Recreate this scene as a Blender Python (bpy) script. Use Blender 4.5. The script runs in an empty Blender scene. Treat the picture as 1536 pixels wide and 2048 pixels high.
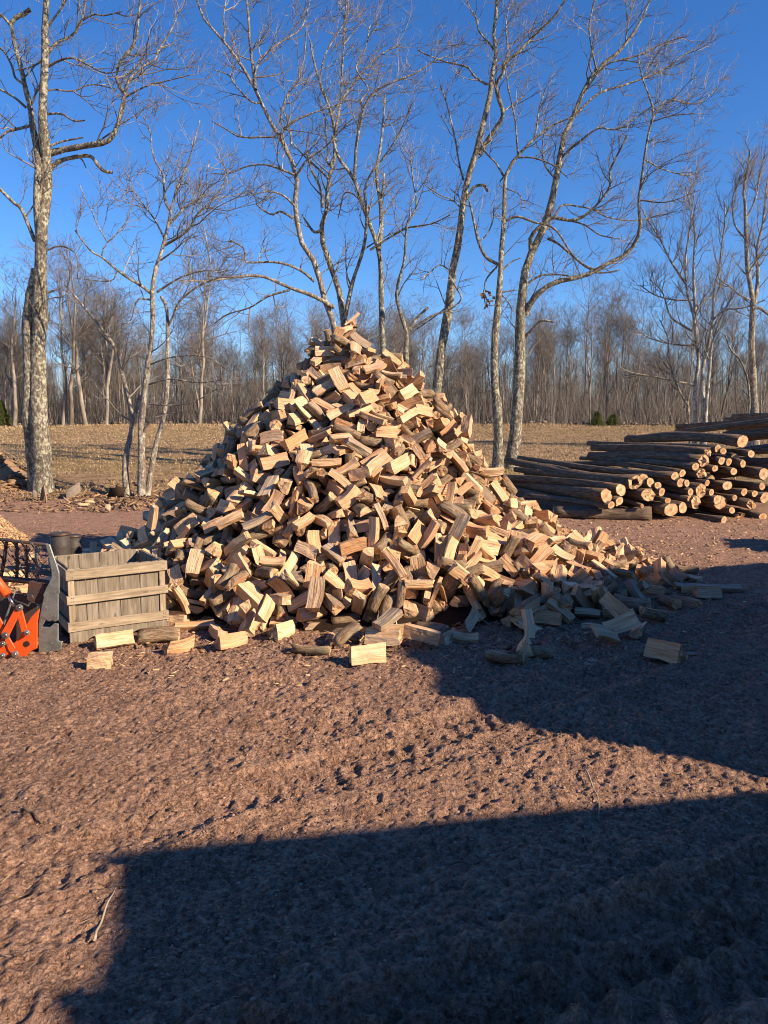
import bpy, math, random
import numpy as np
from mathutils import Vector, Matrix, Quaternion, Euler

# ------------------------------------------------------------------ camera, sky, sun, exposure
sc = bpy.context.scene
C = sc.collection
CAM_H, PITCH, FPX = 2.1, math.radians(6.3), 1479.0       # focal length in pixels of the 1536 x 2048 photograph
SUN_EL, SUN_AZ = math.radians(27), math.radians(28)      # the sun stands to the right, behind the camera
cam_d = bpy.data.cameras.new('camera'); cam = bpy.data.objects.new('camera', cam_d); C.objects.link(cam)
cam.location = (0, 0, CAM_H); cam.rotation_euler = (math.radians(90) - PITCH, 0, 0)
cam_d.sensor_fit = 'VERTICAL'; cam_d.sensor_height = 24.0; cam_d.lens = FPX / 2048 * 24.0
cam_d.clip_start = .1; cam_d.clip_end = 2000
sc.camera = cam
sun_dir = Vector((math.cos(SUN_AZ) * math.cos(SUN_EL), -math.sin(SUN_AZ) * math.cos(SUN_EL), math.sin(SUN_EL)))  # towards the sun
w = bpy.data.worlds.new('World'); sc.world = w; w.use_nodes = True
nt = w.node_tree; nt.nodes.clear()
sky = nt.nodes.new('ShaderNodeTexSky'); sky.sky_type = 'NISHITA'; sky.sun_disc = False
sky.sun_elevation = SUN_EL; sky.sun_rotation = math.atan2(sun_dir.x, sun_dir.y)
sky.air_density = 1.0; sky.dust_density = 0.0; sky.ozone_density = 5.0; sky.altitude = 400
hs = nt.nodes.new('ShaderNodeHueSaturation'); hs.inputs['Saturation'].default_value = 1.2; hs.inputs['Hue'].default_value = .509
bg = nt.nodes.new('ShaderNodeBackground'); bg.inputs['Strength'].default_value = .10
wo = nt.nodes.new('ShaderNodeOutputWorld')
nt.links.new(sky.outputs[0], hs.inputs['Color']); nt.links.new(hs.outputs[0], bg.inputs[0]); nt.links.new(bg.outputs[0], wo.inputs[0])
sd = bpy.data.lights.new('sun', 'SUN'); sd.energy = 5.0; sd.angle = math.radians(.5); sd.color = (1, .79, .55)
so = bpy.data.objects.new('sun', sd); C.objects.link(so); so.rotation_euler = sun_dir.to_track_quat('Z', 'Y').to_euler()
so.location = (20, -12, 18)
sc.view_settings.view_transform = 'Standard'; sc.view_settings.look = 'None'
sc.view_settings.gamma = 1; sc.view_settings.use_curve_mapping = False
sc.view_settings.exposure = .88
sc.cycles.pixel_filter_type = 'BLACKMAN_HARRIS'; sc.cycles.filter_width = 1.05
sc.cycles.max_bounces = 5; sc.cycles.diffuse_bounces = 2

# ------------------------------------------------------------------ helpers
RND = random.Random(11); NR = np.random.default_rng(11)
def ray(px, py):
    u = (px - 768) / FPX; v = (1024 - py) / FPX
    return (u, math.cos(PITCH) + v * math.sin(PITCH), -math.sin(PITCH) + v * math.cos(PITCH))
def atY(px, py, Y):
    d = ray(px, py); t = Y / d[1]
    return Vector((d[0] * t, Y, CAM_H + d[2] * t))
def atz(px, py, z=0.0):
    d = ray(px, py); t = (z - CAM_H) / d[2]
    return Vector((d[0] * t, d[1] * t, z))
def proj(p):
    y = p[1] * math.cos(PITCH) - (p[2] - CAM_H) * math.sin(PITCH)
    v = p[1] * math.sin(PITCH) + (p[2] - CAM_H) * math.cos(PITCH)
    return 768 + FPX * p[0] / y, 1024 - FPX * v / y
def tag(o, label=None, cat=None, group=None, kind=None):
    if label: o['label'] = label
    if cat: o['category'] = cat
    if group: o['group'] = group
    if kind: o['kind'] = kind
    return o
def empty(name, loc, label, cat, group=None, rz=0):
    o = bpy.data.objects.new(name, None); C.objects.link(o); o.location = loc; o.rotation_euler = (0, 0, rz)
    o.empty_display_size = .1
    return tag(o, label, cat, group)
def new_obj(name, me, mats=(), parent=None):
    o = bpy.data.objects.new(name, me); C.objects.link(o)
    for m in mats:
        if m.name not in [x.name for x in me.materials if x]: me.materials.append(m)
    if parent: o.parent = parent
    return o
def np_mesh(name, V, F, smooth=False, mat_idx=None, attrs=None):
    """mesh from arrays; F is an (n,4) or (n,3) int array or a list of such"""
    Fs = F if isinstance(F, list) else [F]
    me = bpy.data.meshes.new(name); V = np.asarray(V, np.float32).reshape(-1, 3)
    me.vertices.add(len(V)); me.vertices.foreach_set('co', V.ravel())
    loops = np.concatenate([f.reshape(-1) for f in Fs]).astype(np.int32)
    counts = np.concatenate([np.full(len(f), f.shape[1], np.int32) for f in Fs])
    starts = np.concatenate([[0], np.cumsum(counts)[:-1]]).astype(np.int32)
    me.loops.add(len(loops)); me.loops.foreach_set('vertex_index', loops)
    me.polygons.add(len(counts)); me.polygons.foreach_set('loop_start', starts); me.polygons.foreach_set('loop_total', counts)
    if smooth: me.polygons.foreach_set('use_smooth', np.ones(len(counts), bool))
    if mat_idx is not None: me.polygons.foreach_set('material_index', np.asarray(mat_idx, np.int32))
    me.update(calc_edges=True)
    for k, (typ, arr) in (attrs or {}).items():
        a = me.attributes.new(k, typ, 'POINT')
        a.data.foreach_set('vector' if typ == 'FLOAT_VECTOR' else 'value', np.asarray(arr, np.float32).ravel())
    return me
def poly_mesh(name, V, F, mats=None, smooth=False):
    me = bpy.data.meshes.new(name); me.from_pydata([tuple(v) for v in V], [], F); me.update()
    if mats: me.polygons.foreach_set('material_index', mats)
    if smooth: me.polygons.foreach_set('use_smooth', [True] * len(me.polygons))
    return me
def box_vf(sx, sy, sz, c=(0, 0, 0), M=None, jit=0, seg=1):
    V = []; F = []
    for i in range(seg + 1):
        x = -sx / 2 + sx * i / seg
        for (y, z) in ((-1, -1), (1, -1), (1, 1), (-1, 1)):
            V.append(Vector((x + c[0] + RND.uniform(-jit, jit), y * sy / 2 + c[1] + RND.uniform(-jit, jit), z * sz / 2 + c[2] + RND.uniform(-jit, jit))))
    for i in range(seg):
        a = i * 4
        for k in range(4): F.append((a + k, a + 4 + k, a + 4 + (k + 1) % 4, a + (k + 1) % 4))
    F.append((0, 1, 2, 3)); e = seg * 4; F.append((e + 3, e + 2, e + 1, e))
    F = [tuple(reversed(f)) for f in F]
    if M is not None: V = [M @ v for v in V]
    return V, F
def bevel_obj(o, wdt=.004, seg=1):
    m = o.modifiers.new('bevel', 'BEVEL'); m.width = wdt; m.segments = seg; m.limit_method = 'ANGLE'
def box(name, sx, sy, sz, c, mat, parent=None, M=None, bev=.004, jit=0, seg=1):
    V, F = box_vf(sx, sy, sz, c, M, jit, seg)
    o = new_obj(name, poly_mesh(name, V, F), [mat], parent)
    if bev: bevel_obj(o, bev)
    return o
def prism(name, pts, th, mat, parent=None, bev=.003):
    """pts: 3-D outline of a plate, extruded by the vector th"""
    n = len(pts); V = [Vector(p) for p in pts] + [Vector(p) + Vector(th) for p in pts]
    F = [tuple(range(n)), tuple(reversed(range(n, 2 * n)))] + [(i, i + n, (i + 1) % n + n, (i + 1) % n) for i in range(n)]
    me = poly_mesh(name, V, F)
    import bmesh
    bm = bmesh.new(); bm.from_mesh(me); bmesh.ops.recalc_face_normals(bm, faces=bm.faces); bm.to_mesh(me); bm.free()
    a = me.attributes.new('lc', 'FLOAT_VECTOR', 'POINT'); a.data.foreach_set('vector', [c for v in V for c in (v[2] + (v[0] if abs(th[1]) > .03 else 0), v[0], v[1])])
    o = new_obj(name, me, [mat], parent)
    if bev: bevel_obj(o, bev)
    return o
def tubes(P, R, sides=4, twist=None):
    """P (m,n,3) centre lines, R (m,n) radii -> V, F"""
    P = np.asarray(P, float); R = np.asarray(R, float); m, n = P.shape[:2]
    T = np.gradient(P, axis=1); T /= np.linalg.norm(T, axis=2, keepdims=True) + 1e-9
    mt = T.mean(axis=1); ref = np.where((np.abs(mt[:, 2:3]) < .8), np.array([[0, 0, 1.]]), np.array([[1., 0, 0]]))
    A = np.cross(T, ref[:, None, :]); A /= np.linalg.norm(A, axis=2, keepdims=True) + 1e-9
    B = np.cross(T, A)
    ang = np.arange(sides) * 2 * np.pi / sides
    V = P[:, :, None, :] + R[:, :, None, None] * (np.cos(ang)[None, None, :, None] * A[:, :, None, :] + np.sin(ang)[None, None, :, None] * B[:, :, None, :])
    base = (np.arange(m) * n * sides)[:, None, None]; j = (np.arange(n - 1) * sides)[None, :, None]; k = np.arange(sides)[None, None, :]; k2 = (k + 1) % sides
    a = base + j + k; b = base + j + k2
    F = np.stack([a, b, b + sides, a + sides], axis=-1).reshape(-1, 4)
    return V.reshape(-1, 3), F
def merge(parts):
    Vs, Fs, o = [], {}, 0
    for V, F in parts:
        Vs.append(V); Fs.setdefault(F.shape[1], []).append(F + o); o += len(V)
    return np.concatenate(Vs), [np.concatenate(f) for f in Fs.values()]
def tube_obj(name, pts, rad, mat, parent=None, sides=8, cap=True):
    P = np.array([[tuple(p) for p in pts]]); R = np.array([rad if hasattr(rad, '__len__') else [rad] * len(pts)], float)
    V, F = tubes(P, R, sides); n = len(V)
    caps = np.array([list(range(sides)), list(range(n - sides, n))[::-1]])
    me = np_mesh(name, V, [F, caps[:, ::-1]] if cap else F)
    me.polygons.foreach_set('use_smooth', [True] * len(F) + ([False] * 2 if cap else []))
    o = new_obj(name, me, [mat], parent)
    return o
# lattice noise on arrays
def _hash(ix, iy, s):
    h = (ix.astype(np.int64) * 374761393 + iy.astype(np.int64) * 668265263 + s * 974634777) & 0xffffffff
    h = ((h ^ (h >> 13)) * 1274126177) & 0xffffffff
    return ((h ^ (h >> 16)) & 0xffff) / 65535.0
def vnoise(x, y, s=0):
    ix = np.floor(x); iy = np.floor(y); fx = x - ix; fy = y - iy
    fx = fx * fx * (3 - 2 * fx); fy = fy * fy * (3 - 2 * fy)
    a = _hash(ix, iy, s); b = _hash(ix + 1, iy, s); c = _hash(ix, iy + 1, s); d = _hash(ix + 1, iy + 1, s)
    return (a + (b - a) * fx) * (1 - fy) + (c + (d - c) * fx) * fy - .5
def fbm(x, y, s=0, o=3):
    r = 0; a = 1.0
    for k in range(o):
        r = r + a * vnoise(x * 2 ** k + 17.3 * k, y * 2 ** k - 9.1 * k, s + k); a *= .5
    return r
def gz(X, Y):
    """height of the large ground shape"""
    X = np.asarray(X, float); Y = np.asarray(Y, float)
    z = np.interp(Y, [0, 16, 20, 22, 27, 40, 70, 95, 190, 600], [0, 0, .12, .30, .75, 1.35, 2.6, 2.9, 9, 14])
    bump = np.clip((Y - 17) / 20, 0, 1)
    return z + bump * .35 * fbm(X * .09, Y * .09, 5)
def gzf(x, y): return float(gz(x, y))

# ------------------------------------------------------------------ materials
def mat(name, build, rough=.85, spec=.25):
    m = bpy.data.materials.new(name); m.use_nodes = True; t = m.node_tree
    b = t.nodes['Principled BSDF']; b.inputs['Roughness'].default_value = rough; b.inputs['Specular IOR Level'].default_value = spec
    build(t, b); return m
def N(t, typ, **kw):
    n = t.nodes.new(typ)
    for k, v in kw.items():
        if k in n.inputs.keys() if isinstance(k, str) else False: n.inputs[k].default_value = v
        else: setattr(n, k, v)
    return n
def ramp(t, src, stops):
    r = t.nodes.new('ShaderNodeValToRGB'); e = r.color_ramp.elements
    while len(e) < len(stops): e.new(.5)
    for i, (p, c) in enumerate(stops):
        e[i].position = p; e[i].color = (*c, 1) if len(c) == 3 else c
    t.links.new(src, r.inputs[0]); return r.outputs[0]
def noise(t, vec, scale, detail=4, rough=.55, dist=0):
    n = t.nodes.new('ShaderNodeTexNoise'); n.inputs['Scale'].default_value = scale; n.inputs['Detail'].default_value = detail
    n.inputs['Roughness'].default_value = rough; n.inputs['Distortion'].default_value = dist
    if vec is not None: t.links.new(vec, n.inputs['Vector'])
    return n.outputs[0]
def mapping(t, vec, scale=(1, 1, 1), loc=None, rot=None):
    m = t.nodes.new('ShaderNodeMapping'); m.inputs['Scale'].default_value = scale
    if rot: m.inputs['Rotation'].default_value = rot
    t.links.new(vec, m.inputs['Vector'])
    if loc is not None:
        if hasattr(loc, 'links'): t.links.new(loc, m.inputs['Location'])
        else: m.inputs['Location'].default_value = loc
    return m.outputs[0]
def mix(t, f, a, b, mode='MIX'):
    m = t.nodes.new('ShaderNodeMix'); m.data_type = 'RGBA'; m.blend_type = mode
    for s, v in ((0, f), (6, a), (7, b)):
        if hasattr(v, 'links'): t.links.new(v, m.inputs[s])
        elif s == 0: m.inputs[0].default_value = v
        else: m.inputs[s].default_value = (*v, 1)
    return m.outputs[2]
def math_(t, op, a, b=0.0, clamp=False):
    m = t.nodes.new('ShaderNodeMath'); m.operation = op; m.use_clamp = clamp
    for s, v in ((0, a), (1, b)):
        if hasattr(v, 'links'): t.links.new(v, m.inputs[s])
        else: m.inputs[s].default_value = v
    return m.outputs[0]
def bump(t, b, h, strength=.5, dist=.01):
    n = t.nodes.new('ShaderNodeBump'); n.inputs['Strength'].default_value = strength; n.inputs['Distance'].default_value = dist
    t.links.new(h, n.inputs['Height']); t.links.new(n.outputs[0], b.inputs['Normal'])
def coord(t, out='Object'):
    return t.nodes.new('ShaderNodeTexCoord').outputs[out]
def attr(t, name, typ='GEOMETRY', out='Vector'):
    a = t.nodes.new('ShaderNodeAttribute'); a.attribute_name = name; a.attribute_type = typ; return a.outputs[out]
def obj_random(t): return t.nodes.new('ShaderNodeObjectInfo').outputs['Random']
def isl_random(t): return t.nodes.new('ShaderNodeNewGeometry').outputs['Random Per Island']

def wood_vec(t):
    """grain coordinates carried by the mesh, shifted per log"""
    lc = attr(t, 'lc')
    off = math_(t, 'MULTIPLY', math_(t, 'ADD', attr(t, 'tone', 'OBJECT', 'Fac'), attr(t, 'tone_g', out='Fac')), 37.7)
    cb = t.nodes.new('ShaderNodeCombineXYZ'); t.links.new(off, cb.inputs[0]); t.links.new(off, cb.inputs[1])
    return lc, cb.outputs[0]
def tone(t): return math_(t, 'ADD', attr(t, 'tone', 'OBJECT', 'Fac'), attr(t, 'tone_g', out='Fac'))
def b_split(t, b):
    lc, off = wood_vec(t)
    v = mapping(t, lc, (2.2, 26, 26), off)
    g = noise(t, v, 1.6, 5, .6, .6)
    g2 = noise(t, mapping(t, lc, (1.2, 9, 9), off), 1.0, 3, .5, .3)
    pale = ramp(t, g, [(.25, (.46, .285, .155)), (.45, (.70, .49, .305)), (.7, (.83, .635, .43))])
    orange = ramp(t, g, [(.25, (.37, .19, .095)), (.45, (.60, .37, .21)), (.7, (.74, .51, .33))])
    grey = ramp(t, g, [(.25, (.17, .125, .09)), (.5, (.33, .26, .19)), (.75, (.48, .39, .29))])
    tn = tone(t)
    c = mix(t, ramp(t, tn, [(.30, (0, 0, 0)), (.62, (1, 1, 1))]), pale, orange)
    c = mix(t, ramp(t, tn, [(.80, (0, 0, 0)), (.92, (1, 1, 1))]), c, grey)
    heart = ramp(t, g2, [(.42, (0, 0, 0)), (.62, (.65, .65, .65))])
    c = mix(t, heart, c, mix(t, 1.0, c, (.82, .64, .50), 'MULTIPLY'))
    streak = ramp(t, noise(t, mapping(t, lc, (1.5, 70, 70), off), 1.2, 2, .5, .4), [(.30, (.45, .45, .45)), (.40, (1, 1, 1))])
    c = mix(t, .7, c, mix(t, 1.0, c, streak, 'MULTIPLY'))
    kn = t.nodes.new('ShaderNodeTexVoronoi'); kn.inputs['Scale'].default_value = 1.0; t.links.new(mapping(t, lc, (4, 10, 10), off), kn.inputs['Vector'])
    c = mix(t, ramp(t, kn.outputs['Distance'], [(.06, (.8, .8, .8)), (.13, (0, 0, 0))]), c, (.20, .095, .045))
    dirt = ramp(t, noise(t, mapping(t, lc, (6, 6, 6), off), 1.0, 4, .6), [(.56, (0, 0, 0)), (.75, (.4, .4, .4))])
    c = mix(t, dirt, c, (.32, .22, .145))
    t.links.new(c, b.inputs['Base Color'])
    bump(t, b, math_(t, 'ADD', g, math_(t, 'MULTIPLY', g2, 1.6)), 1.0, .02)
def b_end(t, b):
    lc, off = wood_vec(t)
    s = t.nodes.new('ShaderNodeSeparateXYZ'); t.links.new(lc, s.inputs[0])
    r = math_(t, 'SQRT', math_(t, 'ADD', math_(t, 'MULTIPLY', s.outputs[1], s.outputs[1]), math_(t, 'MULTIPLY', s.outputs[2], s.outputs[2])))
    n1 = noise(t, mapping(t, lc, (1, 14, 14), off), 1.0, 3)
    ring = math_(t, 'SINE', math_(t, 'ADD', math_(t, 'MULTIPLY', r, 520), math_(t, 'MULTIPLY', n1, 14)))
    c = ramp(t, math_(t, 'ADD', math_(t, 'MULTIPLY', ring, .12), noise(t, mapping(t, lc, (1, 30, 30), off), 1, 4)), [(.25, (.40, .25, .135)), (.5, (.57, .395, .24)), (.75, (.68, .49, .32))])
    tn = tone(t)
    c = mix(t, ramp(t, tn, [(.3, (0, 0, 0)), (.65, (.6, .6, .6))]), c, mix(t, 1.0, c, (1, .76, .58), 'MULTIPLY'))
    c = mix(t, ramp(t, r, [(.02, (.45, .45, .45)), (.05, (0, 0, 0))]), c, (.33, .18, .09))
    ck = t.nodes.new('ShaderNodeTexWave'); ck.inputs['Scale'].default_value = 6; ck.inputs['Distortion'].default_value = 9; ck.inputs['Detail'].default_value = 3; t.links.new(mapping(t, lc, (0, 1, 1), off), ck.inputs['Vector'])
    c = mix(t, ramp(t, ck.outputs['Fac'], [(.03, (.75, .75, .75)), (.08, (0, 0, 0))]), c, (.16, .085, .045))
    c = mix(t, ramp(t, noise(t, mapping(t, lc, (9, 9, 9), off), 1, 4, .65), [(.5, (0, 0, 0)), (.7, (.55, .55, .55))]), c, (.34, .245, .165))
    t.links.new(c, b.inputs['Base Color'])
    bump(t, b, ring, .2, .003)
def b_bark(t, b):
    lc, off = wood_vec(t)
    f = noise(t, mapping(t, lc, (9, 34, 34), off), 1.3, 5, .65, .8)
    l = noise(t, mapping(t, lc, (7, 12, 12), off), 1.1, 4, .6)
    c = ramp(t, f, [(.3, (.075, .046, .028)), (.5, (.24, .165, .105)), (.72, (.40, .305, .21))])
    c = mix(t, ramp(t, l, [(.52, (0, 0, 0)), (.66, (.6, .6, .6))]), c, (.31, .29, .21))
    t.links.new(c, b.inputs['Base Color'])
    bump(t, b, f, 1.0, .022)
M_SPLIT = mat('split_wood', b_split, .75, .2); M_END = mat('sawn_end', b_end, .85, .15); M_BARK = mat('firewood_bark', b_bark, .95, .1)

def b_logbark(t, b):
    v = coord(t); v2 = attr(t, 'lc')
    f = noise(t, mapping(t, v2, (3, 22, 22)), 1.2, 6, .65, .6)
    p = noise(t, v, .9, 3, .6)
    c = ramp(t, f, [(.3, (.045, .028, .018)), (.5, (.14, .095, .065)), (.75, (.28, .21, .15))])
    c2 = ramp(t, f, [(.3, (.055, .04, .03)), (.55, (.17, .13, .10)), (.75, (.31, .265, .21))])
    c = mix(t, ramp(t, math_(t, 'ADD', math_(t, 'MULTIPLY', obj_random(t), .5), math_(t, 'MULTIPLY', p, .6)), [(.45, (0, 0, 0)), (.75, (1, 1, 1))]), c, c2)
    pk = ramp(t, noise(t, mapping(t, v, (3, 3, 3)), 1.4, 3, .7), [(.66, (0, 0, 0)), (.70, (1, 1, 1))])
    c = mix(t, pk, c, (.34, .17, .085))
    t.links.new(c, b.inputs['Base Color']); bump(t, b, f, 1.0, .035)
M_LOGBARK = mat('stacked_log_bark', b_logbark, .92, .15)
def b_logend(t, b):
    lc = attr(t, 'lc'); s = t.nodes.new('ShaderNodeSeparateXYZ'); t.links.new(lc, s.inputs[0])
    r = math_(t, 'SQRT', math_(t, 'ADD', math_(t, 'MULTIPLY', s.outputs[1], s.outputs[1]), math_(t, 'MULTIPLY', s.outputs[2], s.outputs[2])))
    rr = math_(t, 'MULTIPLY', r, 1.0)
    n1 = noise(t, mapping(t, lc, (1, 8, 8)), 1, 4)
    ring = math_(t, 'SINE', math_(t, 'ADD', math_(t, 'MULTIPLY', rr, 260), math_(t, 'MULTIPLY', n1, 9)))
    c = ramp(t, math_(t, 'ADD', math_(t, 'MULTIPLY', ring, .09), n1), [(.25, (.36, .22, .12)), (.5, (.57, .40, .24)), (.75, (.68, .52, .34))])
    c = mix(t, ramp(t, math_(t, 'ADD', rr, math_(t, 'MULTIPLY', n1, .05)), [(.055, (.8, .8, .8)), (.085, (0, 0, 0))]), c, (.38, .19, .085))
    c = mix(t, math_(t, 'MULTIPLY', obj_random(t), .5), c, mix(t, 1.0, c, (.8, .62, .5), 'MULTIPLY'))
    t.links.new(c, b.inputs['Base Color']); bump(t, b, n1, .3, .01)
M_LOGEND = mat('stacked_log_end', b_logend, .85, .15)

def b_tree(base, light, lich, amt, sc_=1.0):
    def f(t, b):
        v = coord(t)
        n1 = noise(t, mapping(t, v, (7 * sc_, 7 * sc_, 2.6 * sc_)), 1.5, 5, .65, .4)
        n2 = noise(t, mapping(t, v, (2.6 * sc_, 2.6 * sc_, 1.6 * sc_)), 1.7, 5, .7, .3)
        n3 = noise(t, mapping(t, v, (15, 15, 11)), 1.0, 3, .6)
        c = ramp(t, n1, [(.3, tuple(x * .5 for x in base)), (.5, base), (.72, light)])
        c = mix(t, ramp(t, math_(t, 'ADD', math_(t, 'MULTIPLY', n2, .6), math_(t, 'MULTIPLY', n3, .4)), [(.54 - amt * .12, (0, 0, 0)), (.61 - amt * .10, (.85, .85, .85))]), c, lich)
        t.links.new(c, b.inputs['Base Color']); bump(t, b, n1, 1.0, .05)
    return f
M_TRUNK = mat('lichened_bark', b_tree((.13, .11, .088), (.27, .235, .185), (.45, .44, .33), .45, 2.1), .95, .1)
M_TRUNK_PALE = mat('pale_maple_bark', b_tree((.19, .16, .13), (.37, .32, .265), (.50, .47, .38), .3, 1.6), .9, .12)
M_BIRCH = mat('birch_bark', b_tree((.22, .20, .175), (.47, .44, .39), (.56, .54, .48), .5), .85, .15)
M_LIMB = mat('limb_bark', b_tree((.14, .12, .10), (.32, .28, .235), (.48, .46, .38), .25, 1.6), .9, .12)
def b_twig(t, b):
    r = isl_random(t)
    c = ramp(t, r, [(.0, (.085, .07, .062)), (.5, (.17, .15, .132)), (1, (.36, .33, .30))])
    t.links.new(c, b.inputs['Base Color'])
M_TWIG = mat('twigs', b_twig, .8, .2)
def b_forest(t, b):
    v = coord(t); r = obj_random(t); n1 = noise(t, mapping(t, v, (2.5, 2.5, .8)), 1, 4)
    c = ramp(t, n1, [(.3, (.13, .11, .09)), (.5, (.29, .255, .215)), (.7, (.48, .44, .38))])
    c = mix(t, math_(t, 'MULTIPLY', r, .7), c, mix(t, 1.0, c, (.52, .47, .42), 'MULTIPLY'))
    t.links.new(c, b.inputs['Base Color'])
M_FTRUNK = mat('forest_trunk_bark', b_forest, .9, .1)
def b_ftwig(t, b):
    c = ramp(t, isl_random(t), [(0, (.085, .072, .064)), (.5, (.165, .142, .125)), (1, (.28, .25, .225))])
    t.links.new(c, b.inputs['Base Color'])
M_FTWIG = mat('forest_twigs', b_ftwig, .85, .15)

def b_ground(t, b):
    v = coord(t)
    s = t.nodes.new('ShaderNodeSeparateXYZ'); t.links.new(v, s.inputs[0])
    f1 = noise(t, v, 34, 5, .7); f2 = noise(t, v, 5, 5, .6, .4); f3 = noise(t, v, .55, 3, .5)
    mud = ramp(t, f1, [(.34, (.20, .115, .078)), (.49, (.45, .272, .188)), (.66, (.60, .395, .285))])
    mud = mix(t, ramp(t, f2, [(.38, (.6, .6, .6)), (.62, (0, 0, 0))]), mud, mix(t, 1.0, mud, (.66, .60, .58), 'MULTIPLY'))
    mud = mix(t, ramp(t, f3, [(.40, (0, 0, 0)), (.62, (.55, .55, .55))]), mud, mix(t, 1.0, mud, (.80, .82, .84), 'MULTIPLY'))
    specks = ramp(t, noise(t, v, 90, 2, .5), [(.70, (0, 0, 0)), (.74, (.6, .6, .6))])
    mud = mix(t, specks, mud, (.42, .34, .27))
    g1 = noise(t, mapping(t, v, (.55, 1.6, 1)), 1.3, 5, .65, .6); g2 = noise(t, mapping(t, v, (6, 9, 6)), 1.5, 4, .7)
    gr = ramp(t, math_(t, 'ADD', math_(t, 'MULTIPLY', g1, .55), math_(t, 'MULTIPLY', g2, .45)), [(.34, (.15, .098, .055)), (.5, (.33, .225, .13)), (.66, (.50, .36, .22))])
    gr = mix(t, ramp(t, noise(t, v, .22, 3, .6), [(.45, (0, 0, 0)), (.62, (.7, .7, .7))]), gr, mix(t, 1.0, gr, (.78, .86, .62), 'MULTIPLY'))
    wob = math_(t, 'ADD', math_(t, 'MULTIPLY', noise(t, v, .35, 4, .6), 7), math_(t, 'MULTIPLY', noise(t, v, 2.2, 4, .7), 3))
    e = math_(t, 'SUBTRACT', math_(t, 'ADD', s.outputs[1], wob), 25.2)
    e = math_(t, 'MULTIPLY', e, .6, True)
    c = mix(t, e, mud, gr)
    fl = math_(t, 'MULTIPLY', math_(t, 'SUBTRACT', s.outputs[1], 69), .3, True)
    c = mix(t, fl, c, ramp(t, g2, [(.3, (.09, .06, .04)), (.7, (.21, .15, .10))]))
    t.links.new(c, b.inputs['Base Color'])
    vo = t.nodes.new('ShaderNodeTexVoronoi'); vo.inputs['Scale'].default_value = 26; vo.inputs['Randomness'].default_value = 1
    wv = mix(t, .35, v, v); nz = t.nodes.new('ShaderNodeTexNoise'); nz.inputs['Scale'].default_value = 30; t.links.new(v, nz.inputs['Vector'])
    vm = t.nodes.new('ShaderNodeVectorMath'); vm.operation = 'MULTIPLY_ADD'; t.links.new(nz.outputs[1], vm.inputs[0]); vm.inputs[1].default_value = (.06, .06, .06); t.links.new(v, vm.inputs[2]); t.links.new(vm.outputs[0], vo.inputs['Vector'])
    crumb = math_(t, 'SUBTRACT', 1.0, math_(t, 'MULTIPLY', vo.outputs['Distance'], 1.2))
    pits = math_(t, 'ADD', ramp(t, noise(t, v, 30, 4, .7, .5), [(.38, (0, 0, 0)), (.47, (1, 1, 1))]), math_(t, 'MULTIPLY', ramp(t, noise(t, v, 60, 3, .6, .3), [(.38, (0, 0, 0)), (.47, (1, 1, 1))]), .5))
    crumb = math_(t, 'ADD', math_(t, 'MULTIPLY', crumb, .5), pits)
    gate = ramp(t, noise(t, v, 3.2, 3, .6), [(.35, (.35, .35, .35)), (.6, (1, 1, 1))])
    h = math_(t, 'ADD', math_(t, 'MULTIPLY', math_(t, 'MULTIPLY', crumb, gate), .9), math_(t, 'ADD', f1, math_(t, 'MULTIPLY', noise(t, v, 14, 6, .8), 1.4)))
    bump(t, b, h, 1.0, .026)
M_GROUND = mat('muddy_ground', b_ground, .95, .12)
def b_rand(c0, c1, src='isl', bs=0, n_scale=20):
    def f(t, b):
        r = isl_random(t) if src == 'isl' else obj_random(t)
        c = ramp(t, r, [(0, c0), (1, c1)])
        n = noise(t, coord(t), n_scale, 4, .6)
        c = mix(t, .6, c, mix(t, 1.0, c, ramp(t, n, [(.3, (.5, .5, .5)), (.7, (1.2, 1.2, 1.2))]), 'MULTIPLY'))
        t.links.new(c, b.inputs['Base Color'])
        if bs: bump(t, b, n, bs, .01)
    return f
M_CLOD = mat('mud_clods', b_rand((.26, .160, .115), (.42, .275, .205), bs=.8, n_scale=40), .95, .1)
M_CHIP = mat('wood_chips', b_rand((.30, .17, .09), (.68, .48, .29)), .85, .15)
M_DEBRIS = mat('bark_debris', b_rand((.10, .065, .045), (.42, .27, .16)), .9, .1)
M_SHADE_DARKWOOD = mat('shade_and_dark_wood', b_rand((.03, .02, .014), (.05, .035, .025), bs=.5), .95, .05)  # painted shade for pile gaps and pin hole, also real dark wood
M_GRASS = mat('dry_grass', b_rand((.20, .135, .075), (.55, .40, .24)), .85, .15)
M_GREEN = mat('evergreen_needles', b_rand((.05, .075, .02), (.16, .17, .05)), .8, .2)
M_STONE = mat('field_stone', b_rand((.12, .09, .07), (.25, .20, .16), bs=.4), .9, .2)
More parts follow.
